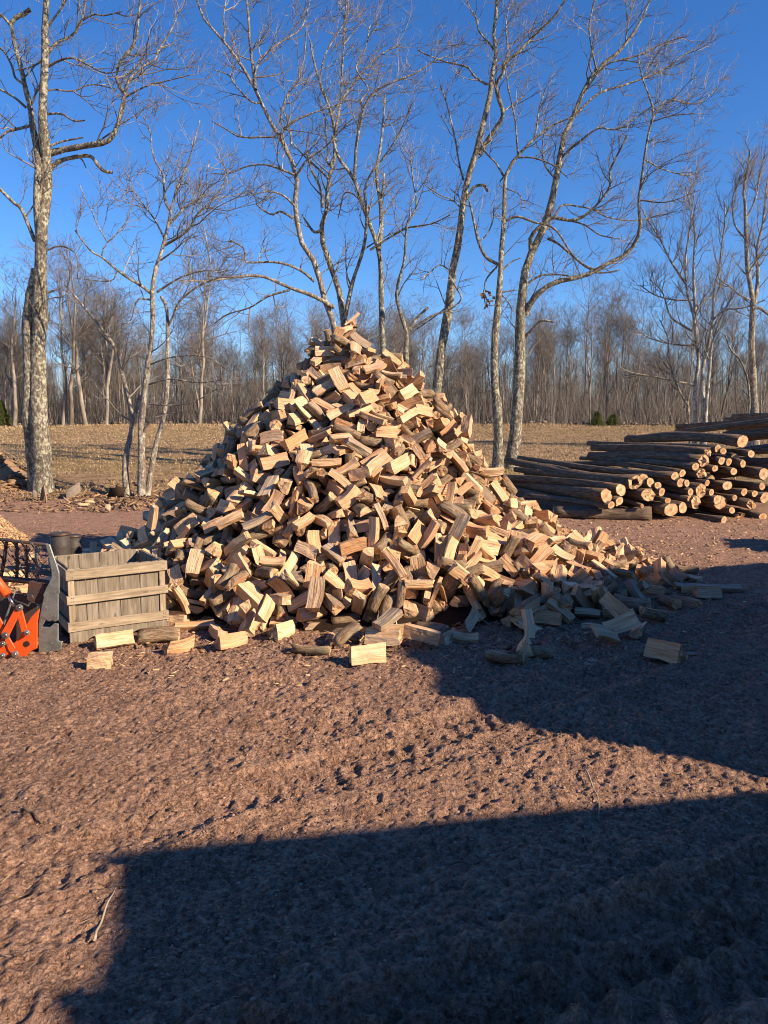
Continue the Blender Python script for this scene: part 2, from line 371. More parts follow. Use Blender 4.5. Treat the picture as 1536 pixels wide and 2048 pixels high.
def b_plank(base, light):
    def f(t, b):
        v = attr(t, 'lc'); o = obj_random(t)
        cb = t.nodes.new('ShaderNodeCombineXYZ'); t.links.new(math_(t, 'MULTIPLY', o, 50), cb.inputs[0]); t.links.new(math_(t, 'MULTIPLY', o, 31), cb.inputs[1])
        g = noise(t, mapping(t, v, (2, 30, 30), cb.outputs[0]), 1.3, 5, .6, .7)
        k = t.nodes.new('ShaderNodeTexVoronoi'); k.inputs['Scale'].default_value = 1.0; t.links.new(mapping(t, v, (3.2, 9, 9), cb.outputs[0]), k.inputs['Vector'])
        c = ramp(t, g, [(.28, tuple(x * .55 for x in base)), (.5, base), (.72, light)])
        c = mix(t, ramp(t, k.outputs['Distance'], [(.05, (.85, .85, .85)), (.14, (0, 0, 0))]), c, tuple(x * .35 for x in base))
        c = mix(t, math_(t, 'MULTIPLY', o, .5), c, mix(t, 1.0, c, (.78, .76, .74), 'MULTIPLY'))
        w_ = ramp(t, noise(t, mapping(t, v, (3, 7, 7), cb.outputs[0]), 1, 3), [(.35, (.72, .70, .66)), (.6, (1, 1, 1))])
        c = mix(t, 1.0, c, w_, 'MULTIPLY')
        t.links.new(c, b.inputs['Base Color']); bump(t, b, g, .5, .006)
    return f
M_PLANK = mat('weathered_plank', b_plank((.27, .23, .185), (.40, .35, .29)), .9, .15)
M_SLAT = mat('pale_slat', b_plank((.42, .34, .25), (.55, .465, .35)), .88, .15)
def b_metal(base, rust, amt, met=.6):
    def f(t, b):
        v = coord(t); n = noise(t, v, 9, 5, .65, .8); sc2 = noise(t, mapping(t, v, (30, 5, 60)), 1, 3, .6, 2.5)
        c = mix(t, ramp(t, n, [(.5 - amt * .2, (0, 0, 0)), (.62, (1, 1, 1))]), base, rust)
        c = mix(t, ramp(t, sc2, [(.60, (0, 0, 0)), (.66, (.6, .6, .6))]), c, tuple(min(1, x * 2.2 + .08) for x in base))
        t.links.new(c, b.inputs['Base Color']); b.inputs['Metallic'].default_value = met
        bump(t, b, n, .15, .004)
    return f
M_PLATE = mat('scratched_grey_steel', b_metal((.22, .235, .235), (.15, .155, .155), .4, .35), .42, .5)
M_STEEL = mat('worn_dark_steel', b_metal((.075, .068, .070), (.13, .06, .04), .5, .4), .5, .4)
def b_orange(t, b):
    v = coord(t); n = noise(t, v, 12, 5, .7, .5)
    c = mix(t, ramp(t, n, [(.50, (0, 0, 0)), (.66, (.85, .85, .85))]), (.80, .095, .012), (.42, .10, .035))
    c = mix(t, ramp(t, noise(t, v, 60, 3, .7), [(.66, (0, 0, 0)), (.70, (.7, .7, .7))]), c, (.12, .05, .03))
    t.links.new(c, b.inputs['Base Color']); bump(t, b, n, .1, .003)
M_ORANGE = mat('orange_paint', b_orange, .5, .4)
M_CHROME = mat('chrome_rod', b_metal((.55, .55, .56), (.3, .3, .3), .2, 1.0), .25, .5)
M_DRUM = mat('dark_drum', b_metal((.035, .034, .038), (.07, .055, .045), .6, 0), .6, .3)
M_BARN = mat('barn_board', b_plank((.16, .07, .05), (.26, .12, .08)), .85, .2)
M_ROOF = mat('roof_sheet', b_metal((.20, .21, .22), (.15, .10, .08), .3, .5), .5, .4)
def split_proto(k):
    """one split of firewood: verts (origin at centroid), faces, material index per face, grain coordinates, kind"""
    R = random.Random(9000 + k)
    kinds = ['wedge', 'wedge', 'half', 'slab', 'block', 'round', 'wedge', 'shim', 'block', 'wedge', 'half', 'slab']
    inner = k in (3, 6, 8, 12, 15, 18, 20)          # cut from the heart of the log: no bark on it
    kind = kinds[k % 12]
    L = R.uniform(.27, .36)
    pts = []; mats = []          # outline points (y, z) with pith near 0,0; mats[i] = edge i -> i+1 (0 wood, 1 bark)
    def seg(a, b, n, m):
        for i in range(n):
            t = i / n
            pts.append((a[0] + (b[0] - a[0]) * t, a[1] + (b[1] - a[1]) * t)); mats.append(m)
    def arc(r, a0, a1, n):
        for i in range(n):
            a = a0 + (a1 - a0) * i / n
            rr = r * R.uniform(.95, 1.04)
            pts.append((rr * math.cos(a), rr * math.sin(a))); mats.append(1)
    if kind == 'wedge':
        r = R.uniform(.12, .175); a = math.radians(R.uniform(42, 80))
        seg((0, 0), (r, 0), 2, 0); arc(r, 0, a, 5); seg((r * math.cos(a), r * math.sin(a)), (0, 0), 2, 0)
    elif kind == 'half':
        r = R.uniform(.068, .092)
        arc(r, 0, math.pi, 7); seg((-r, 0), (r, 0), 3, 0)
    elif kind == 'round':
        r = R.uniform(.04, .066); arc(r, 0, 2 * math.pi, 11)
    elif kind == 'slab':
        w = R.uniform(.095, .15); h = R.uniform(.042, .066); o = R.uniform(.02, .08)
        seg((o, 0), (o + w, R.uniform(-.01, .01)), 3, 0); seg((o + w, 0), (o + w, h), 2, 1); seg((o + w, h), (o, h * R.uniform(.7, 1.1)), 3, 0); seg((o, h), (o, 0), 1, 0)
    elif kind == 'block':
        w = R.uniform(.075, .12); h = R.uniform(.065, .11); o = R.uniform(.02, .06)
        A = (o, 0); B = (o + w, R.uniform(-.02, .02)); C_ = (o + w * R.uniform(.8, 1.05), h); D = (o + R.uniform(-.01, .03), h * R.uniform(.75, 1.1))
        seg(A, B, 2, 0); seg(B, C_, 2, R.choice((0, 1))); seg(C_, D, 2, 0); seg(D, A, 2, 0)
    else:
        w = R.uniform(.06, .12); h = R.uniform(.015, .03)
        seg((.03, 0), (.03 + w, 0), 3, 0); seg((.03 + w, 0), (.03 + w * .9, h), 1, 1); seg((.03 + w * .9, h), (.03, h * .6), 3, 0); seg((.03, h * .6), (.03, 0), 1, 0)
    if inner: mats = [0] * len(mats)
    n = len(pts); NS = 6
    cy = sum(p[0] for p in pts) / n; cz = sum(p[1] for p in pts) / n
    bend = R.uniform(-.024, .024); bend2 = R.uniform(-.015, .015); tw = R.uniform(-.12, .12); tap = R.uniform(-.1, .1)
    ph = [R.uniform(0, 6.28) for _ in range(n)]; am = [R.uniform(.001, .006) for _ in range(n)]
    tiltA, tiltB = R.uniform(-.06, .06), R.uniform(-.06, .06)
    V = []; G = []; F = []; M = []
    for j in range(NS + 1):
        t = j / NS; x = (t - .5) * L
        sc = 1 + tap * (t - .5)
        ca, sa = math.cos(tw * (t - .5)), math.sin(tw * (t - .5))
        bb = 4 * (t - .5) ** 2
        for i, (y, z) in enumerate(pts):
            barkish = mats[i] == 1 and mats[i - 1] == 1
            dy, dz = y - cy, z - cz
            q = 1 + (0.0 if barkish else 1) * am[i] * math.sin(ph[i] + t * 7) * 14 + (R.uniform(-.03, .03) if barkish else R.uniform(-.03, .03))
            if kind in ('wedge', 'half', 'slab') and j in (0, NS) and R.random() < .3: q *= R.uniform(.84, 1.02)
            yy, zz = dy * q * sc, dz * q * sc
            yy, zz = yy * ca - zz * sa, yy * sa + zz * ca
            xx = x
            if j in (0, NS): xx += (tiltA if j == 0 else tiltB) * dy * 2.2 + R.uniform(-.009, .009)
            V.append((xx, yy + bend * bb, zz + bend2 * bb)); G.append((x, y, z))
    for j in range(NS):
        for i in range(n):
            a = j * n + i; b = j * n + (i + 1) % n
            F.append((a, b, b + n, a + n)); M.append(mats[i])
    # ends: inner ring then centre
    for e, j in ((0, 0), (1, NS)):
        base = len(V); 
        for i in range(n):
            v = V[j * n + i]; g = G[j * n + i]
            V.append((v[0] + R.uniform(-.002, .002), v[1] * .5, v[2] * .5)); G.append((v[0], cy + (g[1] - cy) * .5, cz + (g[2] - cz) * .5))
        for i in range(n):
            a = j * n + i; b = j * n + (i + 1) % n; c = base + (i + 1) % n; d = base + i
            F.append((a, b, c, d) if e else (b, a, d, c)); M.append(2)
        cap = [base + i for i in range(n)]
        F.append(tuple(cap) if e else tuple(reversed(cap))); M.append(2)
    # orientation: make sure quads face outward (outline may run either way)
    area = sum(pts[i][0] * pts[(i + 1) % n][1] - pts[(i + 1) % n][0] * pts[i][1] for i in range(n))
    if area < 0: F = [tuple(reversed(f)) for f in F]
    return V, F, M, G, kind
PX, PY = -.45, 11.3
profL=[(0,3.85),(.3,3.75),(.53,3.55),(1.15,2.85),(1.84,2.18),(2.6,1.4),(2.9,1.0),(3.4,.42),(3.85,0),(9,-.3)]
profR=[(0,3.85),(.54,3.45),(1.08,2.78),(1.62,2.18),(2.08,1.65),(2.54,1.15),(3.15,.8),(4.1,.3),(4.8,0),(9,-.3)]
profF=[(0,3.85),(.3,3.65),(1.15,2.85),(1.84,2.15),(2.6,1.45),(3.2,.88),(3.8,.4),(4.25,0),(9,-.3)]
def _pl(p, r):
    for (a,b),(c,d) in zip(p,p[1:]):
        if r<=c: return b+(d-b)*(r-a)/(c-a)
    return p[-1][1]
def _w(th):
    c=math.cos(th); s=math.sin(th)
    wr=max(0,c)**2; wl=max(0,-c)**2; wf=s*s
    return wl,wr,wf
def H(x,y):
    r=math.hypot(x,y); th=math.atan2(y,x); wl,wr,wf=_w(th)
    return wl*_pl(profL,r)+wr*_pl(profR,r)+wf*_pl(profF,r)
def base_r(th):
    wl,wr,wf=_w(th); return wl*3.85+wr*4.7+wf*4.2
# ------------------------------------------------------------------ the ground: one sheet, fine near the camera
def axis(parts):
    out = [parts[0][0]]
    for a, b, n in parts: out += list(np.linspace(a, b, n + 1)[1:])
    return np.array(out)
xs = axis([(-400, -60, 12), (-60, -12, 40), (-12, -4.6, 120), (-4.6, -2.6, 120), (-2.6, 3.0, 500), (3.0, 4.8, 105), (4.8, 12, 110), (12, 60, 40), (60, 400, 12)])
ys = axis([(-60, 0, 14), (0, 1.9, 20), (1.9, 5.2, 320), (5.2, 9, 210), (9, 18, 160), (18, 40, 110), (40, 110, 70), (110, 900, 20)])
X, Y = np.meshgrid(xs, ys)
def ground_detail(X, Y):
    near = np.clip((18 - Y) / 4, 0, 1) * np.clip((Y + 2) / 2, 0, 1)
    z = near * (.035 * fbm(X * .55, Y * .55, 1, 3) + .028 * fbm(X * 2.2, Y * 2.2, 2, 3) + .016 * fbm(X * 6, Y * 6, 19, 2))
    # clods and prints: ridged, patchy
    patch = np.clip(.55 + 1.3 * fbm(X * .6 + 3, Y * .6, 9, 2), .15, 1.3)
    cl = fbm(X * 13, Y * 13, 12, 3); z += near * patch * .038 * np.clip(cl, -.28, 1)
    fine = fbm(X * 24, Y * 24, 14, 2); z += near * .018 * fine
    pn = fbm(X * 21 + 3 * vnoise(X * 5, Y * 5, 45), Y * 25, 44, 3); z -= near * np.clip(patch, .2, 1) * .012 * np.clip((-.13 - pn) / .09, 0, 1)
    pn = fbm(X * 33, Y * 36, 47, 2); z -= near * .010 * np.clip((-.16 - pn) / .08, 0, 1)
    pit = np.clip(vnoise(X * 7 + 5 * vnoise(X * 3, Y * 3, 8), Y * 9, 21) - .20, 0, 1); z -= near * patch * .08 * pit
    lump = np.clip(vnoise(X * 15, Y * 15, 33) - .22, 0, 1); z += near * .05 * lump
    # ruts pressed by tyres: direction (dx,dy), offset, half width
    for (px0, py0), (px1, py1), wd, dep, lug in [((760, 2048), (1536, 1730), .20, .085, 8), ((560, 2048), (1536, 1640), .16, .02, 12), ((1050, 2048), (1536, 1860), .22, .085, 7),
                                                 ((860, 1500), (1536, 1330), .25, .02, 9), ((1000, 1420), (1536, 1230), .22, .03, 9), ((0, 1500), (420, 1390), .2, .012, 12)]:
        a = atz(px0, py0); b_ = atz(px1, py1); d = Vector((b_.x - a.x, b_.y - a.y)).normalized()
        al = (X - a.x) * d.x + (Y - a.y) * d.y; ac = -(X - a.x) * d.y + (Y - a.y) * d.x
        ac = ac + .06 * np.sin(al * .9) + .03 * vnoise(al * 2, al * 0, 4)
        m = np.clip(1 - (np.abs(ac) / wd) ** 4, 0, 1)
        z += near * m * (-dep + dep * .8 * np.clip(np.sin(al * 2 * np.pi / (1.0 / lug) * .75 + np.abs(ac) * 22), -.2, 1) * (.5 + vnoise(X * 4, Y * 4, 6)))
        z += near * dep * .7 * np.exp(-((np.abs(ac) - wd * 1.15) / .05) ** 2) * (.6 + vnoise(X * 9, Y * 9, 7))
    far = np.clip((Y - 17) / 3, 0, 1) * np.clip((75 - Y) / 5, 0, 1)
    z += far * (.10 * fbm(X * .8, Y * .8, 15, 3) + .05 * fbm(X * 3, Y * 3, 16, 2))
    return z
Z = gz(X, Y) + ground_detail(X, Y)
nx, ny = len(xs), len(ys)
i = (np.arange(ny - 1)[:, None] * nx + np.arange(nx - 1)[None, :]).reshape(-1)
me = np_mesh('ground', np.stack([X, Y, Z], -1), np.stack([i, i + 1, i + nx + 1, i + nx], -1), smooth=True)
ground = new_obj('ground', me, [M_GROUND]); tag(ground, 'churned reddish brown mud yard rising to a dry grass meadow', kind='structure')
_zi = None
def gh(x, y):
    """height of the sheet with its relief"""
    ix = min(max(np.searchsorted(xs, x) - 1, 0), nx - 2); iy = min(max(np.searchsorted(ys, y) - 1, 0), ny - 2)
    return float(Z[iy:iy + 2, ix:ix + 2].mean())
def gh_arr(x, y):
    ix = np.clip(np.searchsorted(xs, x) - 1, 0, nx - 2); iy = np.clip(np.searchsorted(ys, y) - 1, 0, ny - 2)
    return (Z[iy, ix] + Z[iy + 1, ix] + Z[iy, ix + 1] + Z[iy + 1, ix + 1]) / 4

# ------------------------------------------------------------------ outbuildings beside the yard, to the right of the view: they cast the shadows
dvec = Vector((-math.cos(SUN_AZ), math.sin(SUN_AZ), 0)); qvec = Vector((math.sin(SUN_AZ), math.cos(SUN_AZ), 0))
def barn(name, label, prof, t0, depth, shade_to):
    """prof: roofline as (s, reach of its shadow); the ridge runs towards the sun"""
    root = empty(name, qvec * prof[0][0] + dvec * t0, label, name.replace('_', ' '))
    R3 = Matrix(((qvec.x, -dvec.x, 0), (qvec.y, -dvec.y, 0), (0, 0, 1)))
    te = math.tan(SUN_EL)
    top = [((s - prof[0][0]), (t - t0) * te) for s, t in prof]
    def P(s, d, z): return R3 @ Vector((s, d, z))
    # walls as vertical boards under the roofline
    s0, s1 = top[0][0], top[-1][0]; nb = max(8, int((s1 - s0) / .25))
    def zt(s): return float(np.interp(s, [a for a, _ in top], [b for _, b in top]))
    bme = []
    for k in range(nb):
        a = s0 + (s1 - s0) * k / nb + .004; b_ = s0 + (s1 - s0) * (k + 1) / nb - .004
        for d0 in (0.0, depth):
            prism('board', [P(a, d0, -.1), P(b_, d0, -.1), P(b_, d0, zt(b_) - .05), P(a, d0, zt(a) - .05)], R3 @ Vector((0, .03, 0)), M_BARN, root, 0)
    for s_ in (s0, s1):
        for k in range(int(depth / .5)):
            prism('board', [P(s_, .04 + k * .5, -.1), P(s_, .04 + k * .5 + .49, -.1), P(s_, .04 + k * .5 + .49, zt(s_) - .05), P(s_, .04 + k * .5, zt(s_) - .05)], R3 @ Vector((.03 if s_ == s0 else -.03, 0, 0)), M_BARN, root, 0)
    for (a, za), (b_, zb) in zip(top, top[1:]):
        if b_ - a < .02: continue
        prism('roof', [P(a, -.001, za - .06), P(b_, -.001, zb - .06), P(b_, -.001, zb), P(a, -.001, za)], R3 @ Vector((0, depth + .1, 0)), M_ROOF, root, 0)
    return root
barn('shed', 'small gabled board shed standing right beside the photographer', [(1.57, -4.5), (1.58, 2.13), (1.63, 2.30), (1.70, 2.33), (1.76, 2.22), (2.05, 2.42), (2.36, 2.74), (2.40, 2.91), (3.6, 1.38), (4.72, -.06), (4.73, -5)], -6, 5, 0)
barn('barn', 'tall gabled board barn standing to the right of the yard', [(4.84, -5), (4.85, -.3), (4.93, .2), (4.96, 1.45), (5.3, 2.35), (5.5, 2.45), (5.78, 2.62), (6.05, 3.05), (6.9, 3.35), (7.6, 3.59), (9.56, 2.47), (12.2, .88), (13.1, .2), (13.12, -5)], -6.4, 7, 0)
barn('lean_to', 'low lean-to shed beyond the barn', [(14.6, -5), (14.61, .7), (15.8, .9), (16.0, -.3), (16.01, -5)], -6.4, 3, 0)

# added building behind the camera, unseen: keeps sky light off the shaded ground
blocker = empty('sky_blocker', (-1.5, -1.6, 0), 'added board building behind the camera, blocking sky light from the yard', 'sky_blocker')
for k in range(36):
    if 14 <= k <= 21: continue
    prism('board', [(-5.5 + k * .25, 0, -.1), (-5.255 + k * .25, 0, -.1), (-5.255 + k * .25, 0, 4.6), (-5.5 + k * .25, 0, 4.6)], (0, -.03, 0), M_BARN, blocker, 0)
prism('lintel', [(-2.0, -.002, 2.9), (0.0, -.002, 2.9), (0.0, -.002, 4.6), (-2.0, -.002, 4.6)], (0, -.03, 0), M_BARN, blocker, 0)
for x in (-5.5, 3.47): prism('end_wall', [(x, -.04, -.1), (x, -7, -.1), (x, -7, 4.6), (x, -3.5, 6.6), (x, -.04, 4.6)], (.03, 0, 0), M_BARN, blocker, 0)
prism('end_wall', [(-5.5, -7, -.1), (3.5, -7, -.1), (3.5, -7, 4.6), (-5.5, -7, 4.6)], (0, -.03, 0), M_BARN, blocker, 0)
for y0, z0, y1, z1 in ((.25, 4.5, -3.5, 6.64), (-3.5, 6.64, -7.3, 4.5)): prism('roof', [(-5.7, y0, z0), (-5.7, y1, z1), (-5.7, y1, z1 + .08), (-5.7, y0, z0 + .08)], (9.3, 0, 0), M_ROOF, blocker, 0)

# ------------------------------------------------------------------ bare trees
def smooth_path(pts, n):
    p = np.array(pts, float); d = np.r_[0, np.cumsum(np.linalg.norm(np.diff(p, axis=0), axis=1))]
    m = len(p); q = np.vstack([2 * p[0] - p[1], p, 2 * p[-1] - p[-2]])
    out = []
    for s in np.linspace(0, d[-1], n):
        i = min(np.searchsorted(d, s, 'right') - 1, m - 2); u = (s - d[i]) / max(d[i + 1] - d[i], 1e-6)
        p0, p1, p2, p3 = q[i], q[i + 1], q[i + 2], q[i + 3]
        out.append(.5 * ((2 * p1) + (-p0 + p2) * u + (2 * p0 - 5 * p1 + 4 * p2 - p3) * u ** 2 + (-p0 + 3 * p1 - 3 * p2 + p3) * u ** 3))
    return np.array(out)
def unit(a): return a / (np.linalg.norm(a, axis=-1, keepdims=True) + 1e-9)
def children(P, R, count, length, n=5, tmin=.2, up=.25, spread=.9, wig=.25, rk=.6, rtip=.0025, wind=(0, 0, 0), rmax=1, lr=None, rng=NR):
    """branches growing off the centre lines P (m,n0,3): returns new P, R"""
    m, n0 = P.shape[:2]
    cnt = count if hasattr(count, '__len__') else np.full(m, count)
    idx = np.repeat(np.arange(m), cnt); k = len(idx)
    if k == 0: return np.zeros((0, n, 3)), np.zeros((0, n))
    t = tmin + (1 - tmin) * rng.random(k) ** .85; f = t * (n0 - 1); j = np.minimum(f.astype(int), n0 - 2); u = (f - j)[:, None]
    pos = P[idx, j] * (1 - u) + P[idx, j + 1] * u; r0 = R[idx, j] * (1 - u[:, 0]) + R[idx, j + 1] * u[:, 0]
    tan = unit(P[idx, j + 1] - P[idx, j])
    rv = rng.normal(size=(k, 3)); perp = unit(rv - (rv * tan).sum(1, keepdims=True) * tan)
    d = unit(tan * rng.uniform(.35, .95, (k, 1)) + perp * spread + np.array([0, 0, up]) + np.array(wind))
    L = (length if not hasattr(length, '__len__') else np.asarray(length)[idx]) * rng.uniform(.45, 1.15, k) * (1.1 - .5 * t)
    out = np.zeros((k, n, 3)); out[:, 0] = pos
    for s in range(1, n):
        d = unit(d + rng.normal(size=(k, 3)) * wig + np.array([0, 0, up * .55]) + np.array(wind) * .5)
        out[:, s] = out[:, s - 1] + d * (L / (n - 1))[:, None]
    rs = np.minimum(np.minimum(r0 * rk, rmax), L * .014 + .003)
    rad = rs[:, None] * (1 - np.linspace(0, 1, n)[None] ** .9) + rtip
    return out, rad
def hero(name, label, Yt, limbs, mat_t, cat='tree', dens=1.0, wind=(.12, 0, .05), seed=1, crown_len=1.0, group=None, mat_l=None):
    """limbs: (pixel outline, width px start, width px end, twig density, depth lean)"""
    rng = np.random.default_rng(seed)
    bx, by = limbs[0][0][0]
    base = atY(bx, by, Yt); base.z = gzf(base.x, Yt)
    traced = []; Ps = []; Rs = []; Ds = []
    big, small = [], []
    for pts, w0, w1, dn, lean in limbs:
        if traced:
            tp = np.array([(a, b_) for a, b_, _ in traced]); dd = np.hypot(tp[:, 0] - pts[0][0], tp[:, 1] - pts[0][1]); Y0 = traced[int(dd.argmin())][2]
        else: Y0 = Yt
        n = max(8, min(26, len(pts) * 3)); sp = smooth_path(pts, n)
        if lean is None: lean = rng.uniform(-.5, .5)
        seglen = np.r_[0, np.cumsum(np.linalg.norm(np.diff(sp, axis=0), axis=1))] * Y0 / FPX
        P = []; R = []
        for i, (x, y) in enumerate(sp):
            Yi = Y0 + lean * seglen[i] + .12 * math.sin(seglen[i] * 1.3 + seed)
            v = atY(x, y, Yi); P.append(v); traced.append((x, y, Yi))
            u = i / (n - 1); ww = w0 + (w1 - w0) * u ** .8
            R.append(max(.5 * ww * Yi / FPX * (1 + rng.uniform(-.05, .05)), .006))
        if pts is limbs[0][0] or limbs[0][0][0][1] - pts[0][1] < 40:     # stems that stand on the ground reach into it
            P[0].z = gzf(P[0].x, P[0].y) - .25; R[0] *= 1.25
        P = np.array([tuple(v) for v in P]); R = np.array(R)
        (big if w0 >= 8 else small).append((P, R)); Ps.append(P); Rs.append(R); Ds.append(dn)
    root = empty(name, base, label, cat, group)
    off = np.array(tuple(base))
    parts = []
    for P, R in big:
        V, F = tubes(P[None] - off, R[None], 12)
        k = fbm(V[:, 0] * 6 + V[:, 1] * 5, V[:, 2] * 3, 3, 2)[:, None]; c = np.repeat(P - off, 12, axis=0)
        V = c + (V - c) * (1 + .25 * k); parts.append((V, F))
    V, F = merge(parts); new_obj('trunk', np_mesh('trunk', V, F, True), [mat_t], root)
    for P, R in small:
        V, F = tubes(P[None] - off, R[None], 8); new_obj('limb', np_mesh('limb', V, F, True), [mat_l or M_LIMB], root)
    # twigs
    L1P, L1R = [], []
    for P, R, dn in zip(Ps, Rs, Ds):
        ln = np.linalg.norm(np.diff(P, axis=0), axis=1).sum()
        c = int(round(ln * 2.6 * dn * dens))
        if c: 
            a, b_ = children(P[None], R[None], c, 2.0 * crown_len * rng.uniform(.8, 1.2), 7, .10, .14, 1.0, .16, .5, .0035, wind, .026, rng=rng)
            L1P.append(a); L1R.append(b_)
    A, AR = np.concatenate(L1P), np.concatenate(L1R)
    B, BR = children(A, AR, 5, 1.05 * crown_len, 5, .15, .12, .9, .2, .7, .0028, wind, .010, rng=rng)
    D, DR = children(B, BR, 3, .50 * crown_len, 4, .1, .10, .85, .25, .8, .0022, wind, .005, rng=rng)
    V, F = merge([tubes(A - off, AR, 4), tubes(B - off, BR, 3), tubes(D - off, DR, 3)])
    new_obj('crown', np_mesh('crown', V, F, False), [M_TWIG], root)
    return root
T = hero
T('maple_tree', 'tall lichened tree with twin fused trunk by the bark heap at the left', 22, [
 ([(86, 985), (84, 930), (80, 860), (78, 800), (76, 720), (80, 640), (80, 570), (82, 500), (86, 440), (92, 380), (94, 340), (90, 290), (86, 240), (86, 195), (90, 130), (90, 60), (93, 0), (96, -60)], 40, 9, .15, 0),
 ([(70, 950), (62, 900), (59, 850), (58, 780), (60, 715), (56, 643), (66, 585), (76, 540)], 24, 24, 0, 0),
 ([(84, 480), (78, 430), (76, 380), (78, 330), (72, 290), (65, 250), (60, 212), (49, 169), (41, 130), (29, 88), (21, 49), (0, 29), (-20, 10)], 22, 4, .6, .1),
 ([(21, 52), (24, 44), (35, 33), (48, 28), (60, 19)], 9, 8, 0, 0),
 ([(91, 309), (130, 299), (182, 290), (215, 283), (234, 254), (249, 195), (241, 176), (233, 160), (241, 124), (270, 85), (277, 33), (280, 0), (284, -40)], 13, 3, .9, -.1),
 ([(249, 195), (257, 163), (286, 133), (309, 120), (319, 98), (345, 55), (358, 20)], 6, 2, 1.6, .3),
 ([(249, 195), (293, 172), (329, 163), (380, 150)], 4, 1.5, 1.5, -.3),
 ([(98, 342), (114, 325), (140, 316), (179, 312), (195, 329), (208, 342), (225, 345)], 9, 6, 0, .1),
 ([(98, 293), (124, 283), (166, 275)], 5, 3, 0, .2),
 ([(158, 314), (166, 322), (172, 336)], 3, 2, 0, .2),
 ([(93, 228), (124, 228), (146, 241), (169, 241)], 5, 3, .1, -.3),
 ([(70, 482), (55, 446), (42, 417), (26, 404), (0, 378), (-25, 350)], 8, 5, .3, .1),
 ([(62, 251), (39, 257), (13, 264), (0, 277), (-25, 300)], 6, 4, .8, 0),
 ([(52, 215), (29, 195), (0, 179), (-30, 165)], 5, 3, .8, 0),
 ([(49, 169), (31, 156), (23, 130), (6, 101), (-15, 85)], 5, 3, .9, .3),
 ([(98, 104), (114, 85), (143, 72), (163, 42), (171, 0), (176, -40)], 6, 3, 1.3, .2),
 ([(163, 42), (186, 29), (208, 31), (244, 23)], 4, 2, 1.4, -.2),
 ([(96, 134), (117, 122), (146, 116), (182, 133), (212, 146), (250, 140)], 5, 2, 1.3, -.3),
 ([(94, 150), (70, 190), (75, 170), (60, 130)], 3, 2, .5, .2),
 ([(90, 190), (101, 179), (146, 182), (182, 169), (230, 178)], 4, 2, 1.3, .3),
 ([(88, 120), (60, 135), (30, 140)], 4, 2, .8, .3),
 ([(90, 60), (120, 20), (150, -30)], 5, 2, 1.2, -.2),
 ([(88, 588), (100, 584), (118, 577)], 6, 3, 0, 0),
 ([(75, 812), (84, 806), (98, 802)], 6, 3, 0, 0),
 ([(90, 503), (120, 492), (150, 506), (158, 535)], 4, 2, .3, 0),
], M_TRUNK, dens=0.87, seed=2)
T('birch_tree', 'three thin crooked pale stems between the big left tree and the firewood pile', 21, [
 ([(283, 1003), (283, 930), (283, 876), (283, 840), (292, 768), (295, 733), (303, 679), (306, 625), (304, 582), (311, 540), (319, 514), (326, 492), (337, 448), (343, 415), (351, 386), (361, 360), (370, 345), (383, 305), (392, 270), (400, 240)], 18, 2, .3, 0),
 ([(292, 1006), (311, 894), (326, 840), (335, 769), (335, 715), (335, 654), (333, 615), (322, 593)], 13, 6, 0, .2),
 ([(254, 994), (251, 922), (265, 851), (258, 804), (247, 758), (233, 704), (215, 672), (186, 636), (154, 597), (130, 570)], 15, 3, .7, .2),
 ([(262, 860), (272, 820), (280, 790)], 9, 8, 0, 0),
 ([(340, 420), (330, 400), (326, 349), (313, 327), (304, 300), (302, 272), (296, 250)], 6, 2, 1.4, .2),
 ([(326, 492), (361, 472), (381, 454), (392, 432), (425, 399), (447, 369), (455, 340)], 6, 2, 1.4, -.2),
 ([(337, 448), (348, 439), (370, 415), (398, 397), (414, 375), (414, 345), (420, 320)], 5, 2, 1.4, .3),
 ([(304, 588), (282, 571), (260, 558), (234, 540), (203, 514), (183, 503), (161, 476), (150, 461)], 7, 2.5, .5, -.1),
 ([(203, 514), (207, 496), (214, 485), (194, 448), (183, 421), (170, 395), (159, 369)], 3, 1.5, .5, .1),
 ([(214, 485), (231, 470), (255, 439), (264, 404), (269, 382)], 3, 1.5, .4, .1),
 ([(234, 540), (226, 560), (200, 562), (150, 556)], 3, 1.5, 1.0, .2),
 ([(314, 584), (337, 569), (361, 555), (403, 542), (458, 542)], 5, 2, .8, -.2),
 ([(335, 654), (347, 632), (358, 604), (397, 572), (430, 557), (483, 554)], 5, 2, .8, -.2),
 ([(300, 729), (340, 715), (394, 711), (430, 722), (458, 743)], 4, 2, .4, -.3),
 ([(297, 769), (340, 758), (394, 765), (440, 760)], 4, 2, .4, -.3),
 ([(300, 808), (340, 811), (387, 804), (430, 780), (458, 767)], 4, 1.5, .4, -.3),
 ([(304, 600), (275, 600), (262, 640), (240, 650)], 4, 2, 1.0, .2),
 ([(330, 480), (310, 440), (280, 400), (262, 372)], 4, 2, 1.6, .2),
 ([(322, 520), (350, 500), (372, 480), (400, 470)], 4, 2, 1.5, -.2),
], M_TRUNK_PALE, dens=1.05, seed=3, crown_len=.9)
